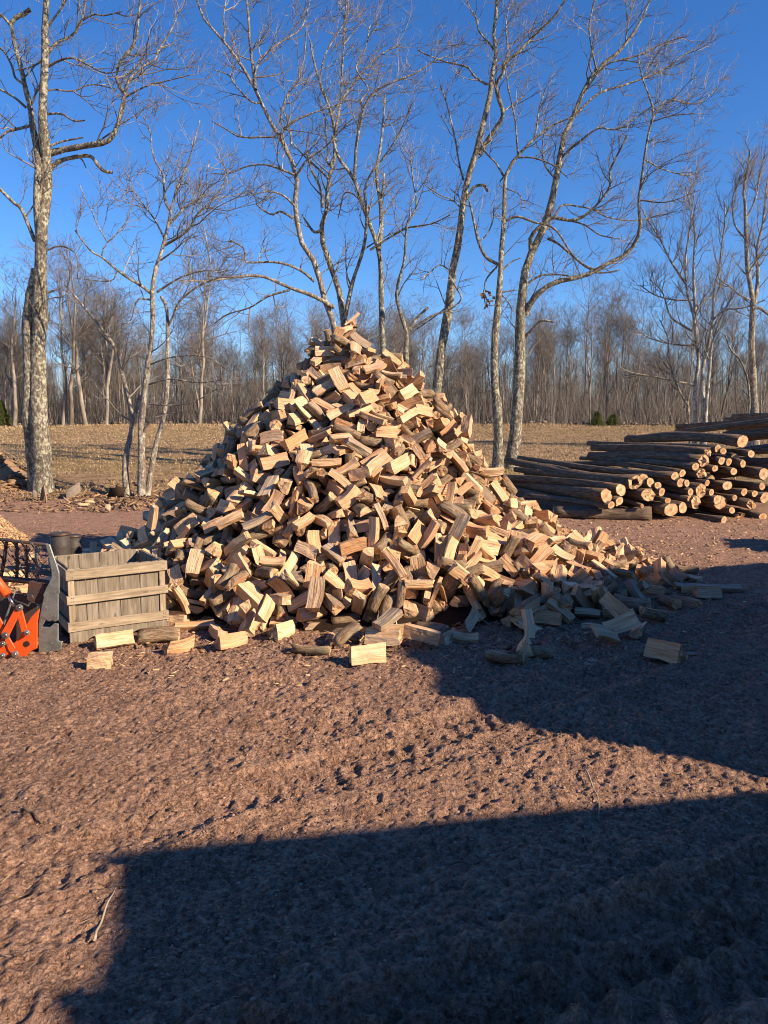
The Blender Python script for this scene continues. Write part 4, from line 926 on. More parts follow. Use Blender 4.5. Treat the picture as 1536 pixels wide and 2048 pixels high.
# where each split came to rest: shape, centre in cm, turn in degrees
BIG_SPLITS = [
(13,166,726,8,-71,-179,15),(6,-262,701,6,-124,0,32),(6,-1,709,8,112,-3,-18),(13,242,734,11,57,159,1),(13,152,777,24,30,-12,46),(13,-68,763,39,-63,60,-104),(13,-141,777,33,-67,30,-35),(6,49,731,14,-28,-163,-37),(11,-187,751,22,68,-4,-10),(13,216,762,6,-135,0,-50),(11,3,720,23,-4,162,50),(6,38,710,13,29,10,-16),
(18,-28,772,43,-43,9,39),(13,256,798,16,27,-145,-38),(12,-213,831,59,8,-128,-100),(18,-356,815,6,37,180,5),(5,79,706,7,156,-1,-4),(13,-138,940,168,36,167,17),(21,-122,730,32,8,-33,77),(18,178,787,5,45,-178,-22),(18,-42,869,131,-78,-40,26),(12,115,782,21,-47,-162,38),(12,-35,823,82,6,167,16),(11,197,703,5,-1,0,178),
(12,-228,731,7,-90,-1,-100),(2,-38,708,13,0,-31,33),(4,3,749,33,150,19,41),(13,-139,897,138,14,143,72),(3,218,710,12,-142,19,28),(13,72,809,37,173,-56,-40),(13,-115,953,197,17,154,42),(12,89,859,98,-21,126,37),(13,69,826,74,18,-59,51),(20,127,719,6,-5,-179,-8),(13,-9,911,169,-1,-38,25),(8,-65,732,25,-23,-26,169),
(4,53,854,89,31,122,-20),(13,41,828,52,-47,71,32),(12,17,913,171,95,22,-139),(8,-149,722,11,91,-31,64),(21,-58,818,71,-71,-35,160),(13,-63,1017,276,63,-123,-34),(21,294,790,11,174,14,5),(18,-140,748,10,-132,24,-102),(13,-122,868,89,65,32,-84),(5,-169,792,51,-52,140,58),(21,-87,828,73,-106,20,-21),(20,-12,836,94,-102,-73,82),
(18,185,899,76,-16,172,46),(5,101,792,41,-87,52,33),(13,85,901,112,32,-28,148),(4,-171,848,80,-5,37,157),(12,408,918,7,0,0,2),(4,-32,923,189,123,29,26),(20,12,780,69,59,47,-34),(14,-77,782,55,31,68,135),(2,-109,780,43,57,-50,-152),(4,-102,753,23,-72,5,13),(23,225,827,17,103,-134,27),(15,-184,876,104,-47,25,-174),
(10,-125,813,63,-24,-176,2),(17,77,777,21,7,1,156),(18,111,895,88,-72,9,-23),(13,-23,967,249,-132,12,-120),(3,-146,967,202,-104,-8,-20),(0,-441,920,7,-55,0,179),(21,38,855,90,65,140,54),(14,-272,853,38,-4,-157,-43),(16,37,773,47,10,-178,11),(3,77,737,11,-6,-152,-98),(5,-69,878,122,59,39,149),(9,-400,869,6,-2,1,-128),
(10,108,767,8,-103,2,-62),(12,-246,920,90,-118,-33,-1),(15,192,790,15,-25,-34,152),(10,-83,738,20,-22,-177,-5),(4,-70,903,170,-82,3,-179),(21,-29,894,160,90,14,156),(2,-356,851,15,25,-123,30),(20,12,903,150,-50,6,-33),(18,-298,901,52,-138,-12,78),(9,-55,753,31,-40,-12,112),(0,3,958,205,-92,4,24),(20,-148,856,104,-85,25,-157),
(18,242,823,27,-74,-37,-119),(11,84,799,53,-56,35,38),(22,-54,792,45,-22,-139,-13),(21,-176,788,31,14,23,-142),(23,-125,864,113,-50,34,70),(6,-206,773,17,-117,7,19),(12,-99,905,175,67,-27,87),(9,-87,743,5,-126,2,60),(21,-337,895,30,144,-30,9),(6,116,1041,215,23,136,75),(6,-56,857,89,-21,-132,-86),(1,154,892,69,-1,60,-173),
(6,189,889,56,-26,-39,27),(12,-19,819,67,33,44,100),(16,-93,853,103,113,-18,53),(17,27,829,78,-30,-152,45),(6,-156,772,18,47,30,-92),(18,125,904,99,-172,-15,-45),(5,-128,800,55,-69,5,134),(5,-1,830,81,106,22,-120),(13,-228,949,117,151,-45,-44),(5,-240,938,111,15,26,-3),(6,-438,965,7,104,0,-147),(6,-67,748,6,-151,0,-115),
(11,-80,1019,267,-52,27,-165),(14,-176,1005,210,-54,42,-141),(0,-90,989,235,-158,44,4),(11,157,1008,125,-160,52,-33),(0,-191,751,5,-3,-3,-55),(13,-200,834,51,-143,-19,-40),(5,-8,762,35,-50,-63,-13),(23,-158,785,51,127,-4,75),(15,-280,891,106,-73,-60,-56),(6,-285,942,70,134,-21,85),(3,-80,843,80,-7,-111,-54),(22,-292,858,25,-72,-53,-53),
(14,-7,886,135,163,29,-71),(13,23,865,105,-142,-115,-5),(10,195,801,25,-8,15,-68),(3,-29,722,13,29,35,-92),(17,-47,944,209,-53,20,-2),(5,-16,951,195,8,7,11),(4,213,875,37,22,25,-106),(5,75,805,62,-67,-168,24),(4,30,877,132,-7,150,-108),(20,43,757,27,-25,-110,-79),(9,-158,811,60,-61,59,1),(11,298,916,31,130,7,-34),
(11,-12,739,17,31,-12,17),(12,-39,1063,306,-64,167,-24),(13,165,855,27,-151,-4,-74),(4,-110,756,36,82,-7,-56),(20,-47,903,163,-37,-32,10),(21,154,883,49,24,42,-20),(11,-37,803,50,-14,-65,107),(0,234,890,31,48,-45,-14),(9,285,864,17,-151,-3,41),(15,-58,966,234,-103,-27,17),(10,-238,834,43,-31,-150,-66),(14,26,770,23,-167,-6,92),
(17,-86,881,139,-68,-31,110),(14,34,1041,262,-57,159,46),(13,-93,873,119,-158,-6,85),(14,47,869,105,-90,34,135),(14,-98,774,51,-45,-145,67),(4,-71,861,105,66,-7,122),(13,277,840,8,-70,-179,6),(5,7,788,48,-47,-55,-5),(19,-107,819,58,52,-46,50),(20,368,927,5,-95,-5,-15),(13,-168,789,17,-108,-20,82),(11,306,846,8,46,179,-40),
(13,-153,942,146,24,-158,28),(6,-194,847,72,139,13,87),(2,228,939,50,-160,25,-33),(4,-184,960,175,-134,82,-25),(8,-106,878,122,59,-51,81),(13,-191,1085,238,18,34,164),(16,104,849,72,-11,117,-28),(15,-277,888,50,63,-58,99),(1,127,792,29,-9,-142,115),(23,-26,763,28,-32,-41,-83),(11,222,797,10,121,-7,-2),(6,-109,1030,258,-1,-132,-40),
(12,-112,992,226,-7,14,-132),(20,-51,886,151,-71,-141,-5),(12,-56,890,140,24,23,-55),(21,-208,904,91,80,152,6),(4,355,940,13,21,-16,-161),(19,-8,793,50,-28,136,88),(12,-518,1012,7,0,0,37),(23,273,910,37,173,30,-42),(0,-133,879,124,8,-55,28),(14,-27,861,119,-26,-9,115),(18,-43,1006,250,-7,-136,-40),(18,51,1029,235,32,-169,34),
(3,-13,1040,297,33,-18,26),(20,-170,737,5,-93,-1,-62),(21,50,980,202,-30,-29,8),(12,-145,951,181,117,-18,-120),(16,-178,944,150,-10,-146,-6),(21,-38,848,95,-136,-27,98),(4,-249,894,71,-42,5,61),(17,-218,807,30,86,-26,-120),(3,149,760,7,0,-165,-51),(21,55,910,133,-18,-26,-41),(3,411,1018,10,142,-15,98),(21,-85,1078,324,29,-2,15),
(0,-279,1012,134,-85,-129,25),(5,-242,869,60,-24,-15,101),(13,37,1038,249,42,-19,-11),(21,-54,929,200,-30,-3,27),(17,260,975,58,77,7,-48),(23,-13,958,225,0,19,-28),(5,-210,898,77,13,9,-147),(6,11,944,194,-81,-2,-65),(14,186,1097,129,121,-128,7),(9,-145,833,65,27,-108,38),(5,-303,844,15,5,39,67),(18,-120,893,142,-70,-4,90),
(12,-257,1002,120,30,-25,-163),(17,-154,866,85,-60,18,-168),(3,-35,1103,340,-45,-143,-7),(21,-239,996,150,-156,-16,38),(11,-73,1014,252,123,-24,-31),(18,-132,1005,243,-99,2,37),(16,31,1000,229,19,25,-142),(6,382,1007,16,-127,-44,76),(1,-103,753,9,-143,-15,68),(20,-32,971,235,-83,-18,28),(2,137,905,76,-44,-163,21),(12,-140,841,71,-61,-30,169),
(1,275,964,45,-54,6,-47),(0,-109,862,95,-67,-32,78),(17,-339,926,42,17,-127,-74),(14,-194,819,44,-69,-42,-60),(23,101,987,166,46,-137,-42),(5,-225,773,7,174,2,-71),(18,78,1058,220,39,-14,-47),(0,-190,882,122,117,-3,123),(15,-2,851,110,-56,52,-55),(22,-108,989,236,-162,49,-12),(9,-228,979,143,49,9,63),(2,-19,871,129,149,17,70),
(6,-86,780,27,-27,-27,-7),(21,17,730,14,-21,-37,99),(1,93,1031,202,148,-23,-53),(21,-174,904,115,-51,-38,34),(9,-17,852,98,49,167,-4),(11,18,771,35,135,-73,55),(6,139,958,110,82,-9,100),(13,-279,993,99,-74,30,-144),(12,-377,913,21,-63,-14,-11),(12,147,819,16,-117,52,-96),(5,-192,892,79,85,-62,68),
]
OTHER_SPLITS = [
(15,-134,1437,5,-176,-7,-81),(12,-53,811,12,116,-20,82),(6,82,964,109,2,49,-128),(10,146,971,72,-157,-44,-12),(23,142,868,9,62,-172,-6),(5,-332,1038,34,-15,8,-101),(17,47,906,79,16,-49,49),(12,-252,988,56,-26,-5,-50),(5,38,857,35,14,-12,-161),(4,-236,912,25,151,-3,-20),(15,-115,952,129,-40,9,170),(9,-9,862,52,-142,-32,56),
(23,-150,1198,198,17,47,168),(9,159,930,32,131,-27,77),(11,16,936,113,7,-47,107),(1,-127,982,174,138,-19,-39),(9,20,1350,87,-7,-142,115),(15,-176,1066,188,-29,118,78),(9,-248,922,37,153,9,6),(4,-261,1014,95,-61,156,49),(13,-185,864,26,-116,-2,-89),(8,63,1020,162,21,10,47),(2,-172,843,10,-71,-10,27),(1,-239,888,13,-117,2,-134),
(18,115,966,72,-2,18,54),(16,-159,1403,16,-94,43,122),(2,-262,1001,70,-15,149,40),(17,-41,913,108,-46,43,-49),(0,-125,1052,214,31,137,10),(14,178,894,13,43,17,106),(8,-153,908,74,174,-45,-15),(10,58,837,28,38,21,12),(2,-63,954,145,-56,147,25),(11,-87,1440,14,43,-23,-87),(2,64,855,34,98,-48,-100),(0,200,924,11,-57,-164,-15),
(12,-299,892,5,-130,-1,-81),(23,-186,927,67,78,29,160),(12,96,849,13,-89,25,-66),(3,-48,850,34,-10,-47,99),(23,92,1116,178,49,-139,3),(19,50,912,68,-37,-143,-11),(12,-187,1010,134,71,130,65),(5,-211,842,13,136,-29,6),(7,-79,836,16,16,-39,60),(23,-72,1286,164,12,49,119),(3,77,881,48,-30,115,115),(14,-228,881,18,-4,-180,39),
(17,128,902,37,-24,4,-175),(11,-75,963,155,-66,22,-172),(1,55,883,46,47,-133,-41),(9,108,1374,33,-66,9,134),(8,123,1019,98,14,129,-80),(13,-247,845,8,110,-1,-130),(20,39,1007,172,22,48,-30),(11,-165,809,4,-1,0,-5),(12,18,950,135,20,0,26),(8,-121,843,16,-85,162,-9),(20,-230,929,47,-27,10,39),(14,-78,795,7,28,178,36),
(20,-434,1095,5,-93,0,80),(18,-151,917,96,-147,22,-2),(4,-272,942,32,-110,140,-18),(9,-50,1421,34,104,-6,20),(20,152,869,23,64,-18,-144),(13,53,818,9,-113,5,-101),(14,-136,909,72,39,-40,10),(4,23,819,25,-97,-51,24),(13,-116,1417,25,147,2,19),(23,-267,1083,92,-89,25,82),(19,-65,1250,203,-18,45,77),(17,280,957,6,159,1,70),
(20,-111,831,24,105,-22,-16),(3,-94,836,34,26,-56,-134),(0,-18,1327,126,12,-3,173),(13,93,932,68,64,-33,-165),(3,-199,1308,69,13,125,-29),(3,-122,932,121,42,11,82),(9,-104,825,12,-51,24,-135),(21,-89,971,168,-49,13,-81),(11,-106,899,75,36,39,-59),(7,136,916,26,-44,-14,-149),(13,-274,850,10,14,-172,-79),(16,74,899,53,62,-13,55),
(6,247,1023,13,51,-153,-18),(12,-372,1055,8,-88,0,-63),(20,99,871,23,117,17,8),(19,-194,1024,131,161,-49,54),(3,-81,924,119,-49,-170,22),(19,-207,1172,151,142,-42,32),(5,59,844,18,-57,-30,157),(19,-117,1411,17,130,14,35),(1,141,908,28,64,-8,39),(20,-25,911,112,-168,31,8),(10,-219,918,37,165,1,85),(17,137,959,56,7,0,107),
(6,10,913,114,-30,141,-40),(21,-66,913,118,72,-54,32),(8,134,947,49,163,14,1),(12,-103,908,95,-119,23,-79),(0,30,1016,195,0,14,-42),(21,-116,976,166,54,7,113),(11,181,1299,29,55,15,-36),(14,-209,807,11,162,-19,-72),(3,101,1133,178,31,7,23),(20,-79,1410,39,-169,-29,10),(21,-68,820,20,-31,-31,-37),(23,54,954,108,-64,31,-112),
(18,91,991,109,18,64,-29),(4,-416,1238,6,-178,-3,26),(10,-292,1115,75,-136,64,32),(22,-38,1438,11,36,11,160),(15,-22,837,26,-153,2,14),(17,27,1442,8,94,-12,-137),(8,-106,976,159,-65,-46,90),(5,-103,927,109,67,-15,-4),(1,112,1002,106,-121,-36,63),(6,33,876,61,33,-145,-73),(15,-15,1425,23,-164,-10,-14),(15,-43,897,90,-43,-41,150),
(21,11,863,51,-91,-23,133),(12,-202,944,74,71,-58,3),(9,-41,809,15,-95,47,-30),(22,166,956,34,39,-14,44),(10,-111,989,177,133,-16,-28),(21,-268,1006,56,-38,4,-135),(18,-130,1220,202,-64,-29,-107),(10,34,833,22,120,-3,-83),(2,-88,817,21,175,-16,27),(21,-101,932,127,107,47,98),(8,-192,956,92,60,-83,0),(11,-245,903,15,29,-151,86),
(9,79,829,7,-89,-5,-133),(23,182,1056,52,47,-32,69),(11,93,894,36,-135,11,23),(0,-148,1425,8,-83,13,95),(1,28,825,15,-38,-13,132),(18,-136,816,9,100,0,-97),(9,160,894,11,77,-152,-32),(1,41,949,143,13,-127,-107),(10,152,845,6,1,2,160),(5,-280,969,69,90,121,49),(6,-168,948,103,-110,-34,65),(14,-107,777,6,-164,0,5),
(11,185,884,23,-158,26,35),(21,-181,937,84,-20,-23,48),(20,-272,1235,66,-17,54,37),(9,-272,966,50,78,-44,94),(16,25,755,11,38,-169,-31),(6,255,992,19,-32,45,-114),(12,-151,860,33,42,-37,-69),(19,-122,819,16,26,53,-95),(18,34,765,9,100,0,-19),(16,117,928,62,71,68,-72),(22,-78,997,188,-29,-45,110),(11,-230,1071,120,44,147,77),
(8,-60,839,40,73,17,116),(12,144,1110,132,104,70,-8),(1,261,1014,24,6,93,144),(2,-97,1024,233,26,-32,73),(6,-82,929,138,16,17,-81),(23,14,939,150,21,-20,-122),(21,-150,942,115,121,26,68),(12,-79,840,37,-173,-20,-48),(5,-48,839,52,-17,-128,35),(6,-214,924,85,-145,29,18),(13,13,1016,213,-42,-152,-33),(20,-14,836,45,-27,34,-18),
(22,61,810,20,-59,17,-61),(11,-10,943,130,-37,148,51),(1,104,1023,109,-55,32,29),(23,-31,944,135,-44,16,-152),(16,-250,906,36,-126,-18,33),(2,26,961,144,136,27,12),(6,-190,985,118,-108,118,-2),(2,115,860,30,-177,5,0),(16,216,947,27,101,39,-72),(11,-3,968,158,-153,-7,31),(11,71,860,51,43,-24,134),(15,-20,782,6,89,3,-10),
(6,105,806,6,-123,0,-108),(8,127,1034,100,100,-23,18),(4,216,930,13,-99,16,150),(18,95,1351,47,-143,40,30),(3,-8,859,58,11,-132,-82),(19,288,1004,13,44,-29,86),(11,-112,1021,197,-150,-40,12),(17,-36,855,62,131,-21,-64),(19,-259,1080,93,-43,142,83),(20,130,846,14,-35,-161,-46),(14,-234,957,53,73,9,-85),(6,-143,1109,228,-57,127,49),
(19,-196,798,2,-4,179,78),(9,-15,1003,199,-73,-134,-60),(11,-245,981,80,-57,-40,-157),(21,-247,948,54,-135,-32,-97),(13,-112,1035,217,17,117,5),(20,45,971,142,-36,65,40),(14,37,1424,16,-12,151,-40),(6,125,1040,111,-135,-48,-31),(21,127,881,33,49,-151,35),(14,155,1252,52,-20,-41,-126),(4,-244,910,52,-97,-29,-23),(13,37,793,16,6,9,-36),
(13,-80,878,73,1,-29,145),(1,66,971,122,-49,-137,6),(1,142,921,39,-118,-20,-13),(14,-174,1396,27,117,-40,109),(10,-213,1029,123,-121,-24,-29),(8,171,898,29,146,-35,-64),(2,-105,999,202,-52,36,-171),(23,119,985,92,130,-123,-12),(22,-244,898,30,162,-38,-16),(8,-91,869,61,-4,172,91),(17,271,1062,29,-37,153,-19),(14,-62,860,51,-146,-22,-7),
(6,-210,893,33,169,-10,45),(15,27,963,176,-20,-13,59),(20,-61,919,140,83,-22,46),(23,64,1324,87,19,52,83),(1,106,885,37,-7,36,-64),(8,7,1263,191,134,-50,-50),(21,-65,928,133,54,-125,32),(11,-152,928,103,-29,-113,112),(3,63,982,141,-161,-4,84),(21,78,1430,16,-28,-44,36),(4,-25,852,58,-140,-45,-37),(10,42,1016,181,116,63,-44),
(21,97,938,82,83,169,-13),(11,-77,991,194,-136,21,-8),(9,9,1201,250,-64,-1,-35),(21,74,983,130,-12,-8,-33),(8,-337,935,4,-6,-1,42),(18,53,1026,184,85,-44,128),(4,-117,1396,46,-105,20,113),(16,99,1122,186,55,-50,165),(0,-192,1040,162,-37,110,25),(23,-136,1380,52,12,33,100),(13,-240,996,103,23,154,-61),(19,-128,1319,110,34,53,141),
(12,-94,970,182,-88,3,176),(12,-39,945,153,-36,19,-77),(14,51,985,138,-38,-29,-179),(20,-139,858,25,84,135,26),(15,-164,962,134,56,7,-129),(18,156,887,29,-57,-63,-4),(12,-172,942,130,18,48,27),(17,92,846,26,58,-35,171),(10,-306,1047,82,35,3,96),(11,290,1085,17,51,33,26),(2,-238,1030,108,-26,-2,150),(2,-40,964,164,55,14,-172),
(4,285,1160,24,-2,-148,17),(1,52,864,56,111,-14,108),(2,-388,916,6,1,1,-128),(5,-226,912,50,75,27,-91),(13,237,1018,40,-92,-32,-40),(6,28,1442,20,61,-168,15),(13,-11,802,27,8,24,-91),(21,-254,1074,99,60,-37,78),(6,-128,989,186,43,8,152),(12,-56,933,158,-58,-3,129),(16,138,1299,48,23,-158,-29),(14,-143,1375,44,44,-31,-129),
(17,-237,1042,119,63,4,-132),(3,76,1337,62,-46,-8,-47),(14,-251,863,10,-71,3,10),(14,-100,1410,41,137,-2,108),(12,-182,960,112,-87,40,51),(16,29,987,165,-74,28,-129),(16,136,913,44,-134,-20,-15),(13,-252,927,52,167,29,38),(21,-26,925,125,19,-26,156),(12,20,912,102,116,-74,-15),(8,-264,1254,51,43,-44,-31),(12,-46,1395,62,116,-30,-91),
(21,-149,1373,75,168,17,-28),(6,-20,947,155,-102,38,19),(14,-87,960,175,-21,6,172),(22,-206,910,46,-167,2,81),(2,81,993,134,31,-133,59),(6,107,1027,120,47,-162,-17),(23,-96,996,188,135,27,-52),(9,-35,834,47,22,-113,-120),(9,-284,1275,47,4,-35,-168),(3,-92,850,51,10,7,-85),(18,-145,1343,108,-90,48,85),(1,-161,939,105,-66,21,48),
(9,-230,799,6,-61,179,-22),(10,94,1020,139,-75,-56,-74),(17,-271,1042,69,143,-21,-92),(4,-130,1118,254,-170,-4,51),(12,10,783,5,-127,-1,-106),(12,58,879,65,-146,-17,-78),(0,-53,823,33,19,33,109),(23,-192,972,110,48,104,0),(5,174,1286,43,-79,-3,-155),(5,-96,859,43,37,167,-4),(20,67,900,70,-36,5,99),(22,-173,873,33,-125,49,3),
(5,34,981,151,68,22,-114),(17,-5,914,113,-14,169,80),(11,81,793,8,-82,1,49),(1,55,979,155,-150,28,-28),(23,180,1079,87,-151,-16,20),(14,41,909,95,-139,-12,-80),(15,-4,1414,32,-163,-9,-18),(12,-259,966,64,138,-18,95),(11,9,1041,224,-12,-129,-38),(14,11,981,177,-97,-16,-134),(13,16,1329,119,97,21,-8),(5,-159,966,119,80,7,148),
(16,-219,958,58,30,139,99),(14,-258,930,24,-7,30,22),(17,35,918,101,-1,-2,84),(10,-248,1303,32,72,-20,45),(6,-72,1455,16,-108,36,85),(12,22,745,7,0,0,-41),(7,-52,1299,152,-46,16,4),(13,217,985,27,37,133,67),(14,41,1029,204,124,5,89),(1,-108,847,33,-102,8,29),(15,-156,1403,31,-30,23,59),(22,-265,1052,77,149,19,90),
(9,3,1420,40,-172,70,1),(23,121,973,87,-70,-176,15),(22,153,1286,52,165,-4,65),(22,-4,984,173,-46,29,-130),(1,25,968,161,-69,-176,-15),(16,-85,1020,216,74,-175,-20),(11,-57,1187,295,-7,124,-85),(23,210,901,20,-1,-133,-36),(18,72,920,78,41,-14,112),(15,173,1267,41,-114,25,-27),(19,27,1153,262,-33,-53,-124),(22,-57,977,172,-111,39,-51),
(7,-3,1346,93,49,-4,171),(12,23,900,82,-59,161,42),(14,-7,1403,47,16,-5,-11),(21,55,1050,202,160,41,-39),(18,141,1099,157,-57,71,-78),(3,-21,790,29,-17,-71,25),(3,-58,796,21,16,143,57),(9,-46,1131,366,-137,1,-87),(22,229,815,5,-14,-179,-21),(17,93,860,43,-10,56,148),(21,326,998,6,-54,180,-16),(11,-189,781,6,-3,-174,-3),
(1,-252,1018,114,2,25,3),(22,-122,818,28,-26,-160,-5),(20,-114,937,135,33,24,-93),(17,-13,970,176,-64,8,156),(10,202,980,40,-42,-45,70),(14,175,813,4,0,0,-36),(16,-227,858,21,-24,-161,-19),(18,192,1061,80,39,-177,19),(21,-238,1131,149,54,61,-28),(12,206,1011,48,-95,-11,-108),(9,-213,986,99,-63,-25,56),(15,-86,1055,257,-62,50,-103),
(22,-3,776,14,-68,31,-129),(1,85,1054,161,-87,-15,-127),(1,-167,841,40,49,-65,-20),(21,-178,1116,203,16,29,-30),(0,-81,982,200,65,162,36),(10,-2,732,6,-3,0,169),(2,-149,1029,184,-8,146,59),(5,-109,1059,272,16,31,99),(12,-135,805,23,129,5,-17),(4,11,845,55,-13,54,-6),(3,214,977,40,94,-31,65),(7,-63,1005,202,26,-34,125),
(23,54,982,171,-26,170,46),(15,122,1143,140,33,24,162),(2,-242,911,27,-77,25,159),(18,218,1025,52,-102,36,100),(12,95,1271,152,-11,-57,136),(13,397,1185,16,3,26,-59),(8,-107,1061,249,-62,160,-40),(21,-145,956,149,137,26,101),(3,-121,1107,266,-46,-2,155),(0,266,957,5,-103,-1,-113),(12,12,825,35,52,3,-85),(12,-220,935,64,-67,-16,125),
(5,-15,933,144,54,-55,24),(3,-182,1026,167,62,-5,43),(5,-205,1003,115,62,7,114),(4,-83,907,115,45,31,-117),(11,-179,1036,185,154,-28,49),(3,-60,1096,326,49,-28,4),(16,93,1083,173,-57,177,23),(22,60,913,92,-45,19,72),(15,93,1029,146,43,171,10),(9,-7,918,124,-93,13,-68),(1,-57,1013,219,172,-1,16),(8,-18,964,183,49,15,-49),
(4,-133,841,35,75,31,-115),(12,18,980,190,164,45,20),(17,-157,1009,176,53,-23,180),(9,160,932,43,-89,23,-3),(20,-161,895,48,-33,-169,-42),(3,378,1080,3,0,0,168),(12,-37,981,191,63,-27,-152),(8,133,1054,111,11,46,42),(19,301,1150,21,17,54,-56),(4,121,976,101,-139,-3,22),(18,-258,945,71,-132,-24,78),(3,52,1061,196,-36,35,-83),
(17,218,842,6,89,1,10),(16,237,861,11,38,-169,42),(0,1,1013,235,-86,-126,-33),(3,-48,975,181,151,23,-80),(0,-226,1006,113,127,39,-26),(14,-236,970,82,46,176,34),(13,-198,1153,207,-127,126,13),(9,87,805,21,-6,-7,-129),(12,39,1471,14,85,12,71),(14,9,915,130,-38,16,75),(10,68,1210,186,-27,15,-21),(20,-200,1054,166,-16,55,-161),
(8,-403,1085,5,-16,179,16),(16,44,857,67,-86,17,-88),(16,-289,1053,82,178,20,46),(0,-172,981,138,-63,-21,-168),(15,295,1424,5,2,0,-61),(23,-70,775,4,-2,-2,28),(6,-234,1028,131,87,-14,54),(17,-122,1333,101,38,-53,-82),(5,170,904,37,-1,-45,-104),(9,-2,934,147,105,42,-106),(6,32,1021,217,-89,-15,-24),(20,-114,862,53,-47,-32,-27),
(4,129,935,65,-79,26,-62),(3,-135,942,139,83,22,29),(18,-212,1042,146,8,25,-66),(9,155,1057,103,98,-138,30),(13,-367,1046,28,33,150,-30),(20,-5,1369,77,63,-21,-31),(15,388,1030,4,180,1,-67),(5,-233,1091,163,-28,-150,65),(3,-261,1000,80,-20,-25,70),(5,-34,868,82,40,-169,46),(5,262,935,19,62,165,34),(10,115,1058,121,20,-154,24),
(0,183,1048,64,12,-36,-159),(16,-144,878,59,-3,-20,-2),(0,-51,862,69,-17,11,101),(11,-401,1137,13,-1,-2,-79),(22,-188,820,10,1,-22,-56),(20,100,992,118,-169,-10,-55),(8,242,901,9,-46,-166,-39),(22,-46,987,202,172,20,7),(10,107,1083,187,147,9,-50),(17,304,979,7,-25,-173,0),(5,-250,1296,57,-46,-6,-38),(15,66,1025,185,41,-156,47),
(13,-205,1150,174,77,147,-2),(10,49,985,182,-5,7,-132),(6,-53,881,88,71,-34,25),(12,-199,1347,38,-169,-6,37),(1,-274,932,41,-64,-44,-19),(16,-76,1323,133,-40,29,138),(8,-211,847,27,-29,-20,71),(20,198,930,33,-3,-163,0),(12,-26,809,45,5,50,168),(9,-59,938,170,-122,3,87),(2,344,1056,5,-10,180,50),(23,72,944,101,31,39,-29),
(0,-241,1265,67,-69,-8,-126),(0,73,1113,196,-77,19,-74),(13,106,1067,159,105,-19,72),(3,-133,1297,128,-36,-13,20),(15,-31,923,160,-34,179,-55),(12,77,1026,169,-143,15,-106),(4,407,1135,6,-178,-3,-29),(17,-219,1074,160,63,21,9),(16,110,908,53,164,33,-61),(10,-152,976,144,110,18,-18),(22,-39,877,74,-48,-153,34),(20,-47,966,186,62,-152,21),
(9,50,799,22,124,36,-38),(18,-280,1043,97,-77,-161,19),(6,335,1075,12,5,-168,20),(1,16,781,17,-96,-126,27),(18,-383,1302,10,-29,2,83),(4,-220,1060,136,55,147,1),(12,-263,841,21,17,-172,60),(13,58,893,81,20,31,-164),(9,103,1055,139,-53,-13,115),(22,33,835,40,78,159,14),(2,-19,980,192,140,42,-20),(13,25,1046,224,-161,48,-5),
(4,-268,880,7,-106,8,150),(9,-67,1021,229,19,14,158),(12,-147,786,16,11,-47,63),(8,11,952,162,63,-7,105),(21,-25,869,68,-87,19,43),(5,-3,951,169,-48,155,-10),(18,128,962,84,-13,-62,126),(11,-192,962,131,-62,15,172),(9,-127,1361,85,-55,56,-85),(1,-92,1444,28,19,-35,-102),(9,-115,1055,250,-29,121,-22),(3,-4,895,77,-144,-35,50),
(20,-171,1006,169,-57,-169,-1),(21,-12,1393,56,-120,-1,-9),(11,-421,1105,10,131,-7,-104),(13,-111,1223,214,-105,-37,-111),(23,-210,1062,170,-85,123,15),(9,91,882,46,-117,34,-104),(17,-226,1207,127,-168,-7,63),(10,-122,1072,251,59,135,73),(8,-129,1077,241,19,-22,29),(9,159,912,46,-1,-173,47),(1,-164,1025,174,5,38,-67),(23,-108,1046,242,-122,9,35),
(13,-115,1379,80,9,2,-51),(18,388,1102,7,-1,-2,-37),(8,129,888,48,-53,2,-122),(20,111,868,49,26,26,-107),(4,-130,777,6,88,-1,-99),(10,-152,955,134,-172,6,48),(17,104,994,155,-66,-126,-66),(13,78,1051,178,-113,25,19),(22,-4,1387,77,8,-130,25),(17,58,1053,215,106,18,-83),(16,-69,852,58,-115,-33,37),(3,-8,1443,21,-2,38,48),
(9,-208,875,31,-69,1,32),(17,-388,1216,17,-50,33,78),(6,210,1057,61,113,30,-61),(2,246,1032,39,-66,60,-19),(0,105,1019,132,17,157,39),(15,-79,1033,238,-71,-5,-48),(11,-250,1228,76,145,-49,19),(5,-122,928,140,5,-21,91),(0,-50,1284,175,-65,50,50),(18,332,937,6,-126,-3,82),(11,39,848,50,-64,10,-14),(14,43,1223,191,-1,51,38),
(15,138,1258,66,-71,-151,20),(9,15,1022,231,156,-2,-76),(9,-24,1313,146,148,53,27),(12,-219,1309,82,-157,55,-34),(2,303,933,6,153,1,-99),(12,92,1040,152,-22,-16,-164),(8,-229,1332,49,38,109,27),(12,-236,1081,151,-36,15,99),(4,-402,1035,6,-7,-1,3),(2,23,1426,27,19,152,95),(1,-384,1245,5,-117,-1,-143),(2,201,951,19,-90,32,67),
(17,-79,1431,39,21,-144,-13),(18,86,999,145,-78,46,130),(18,-77,771,14,-138,-4,36),(17,3,1306,141,12,54,57),(4,-151,932,132,-58,17,78),(16,-192,1314,85,-133,-31,-9),(12,-197,1019,155,45,-6,-165),(8,-7,847,59,-21,-120,-70),(15,45,987,169,-106,10,-132),(2,58,1090,208,-22,50,-39),(8,-196,932,92,122,32,-92),(3,81,1010,149,171,-45,-39),
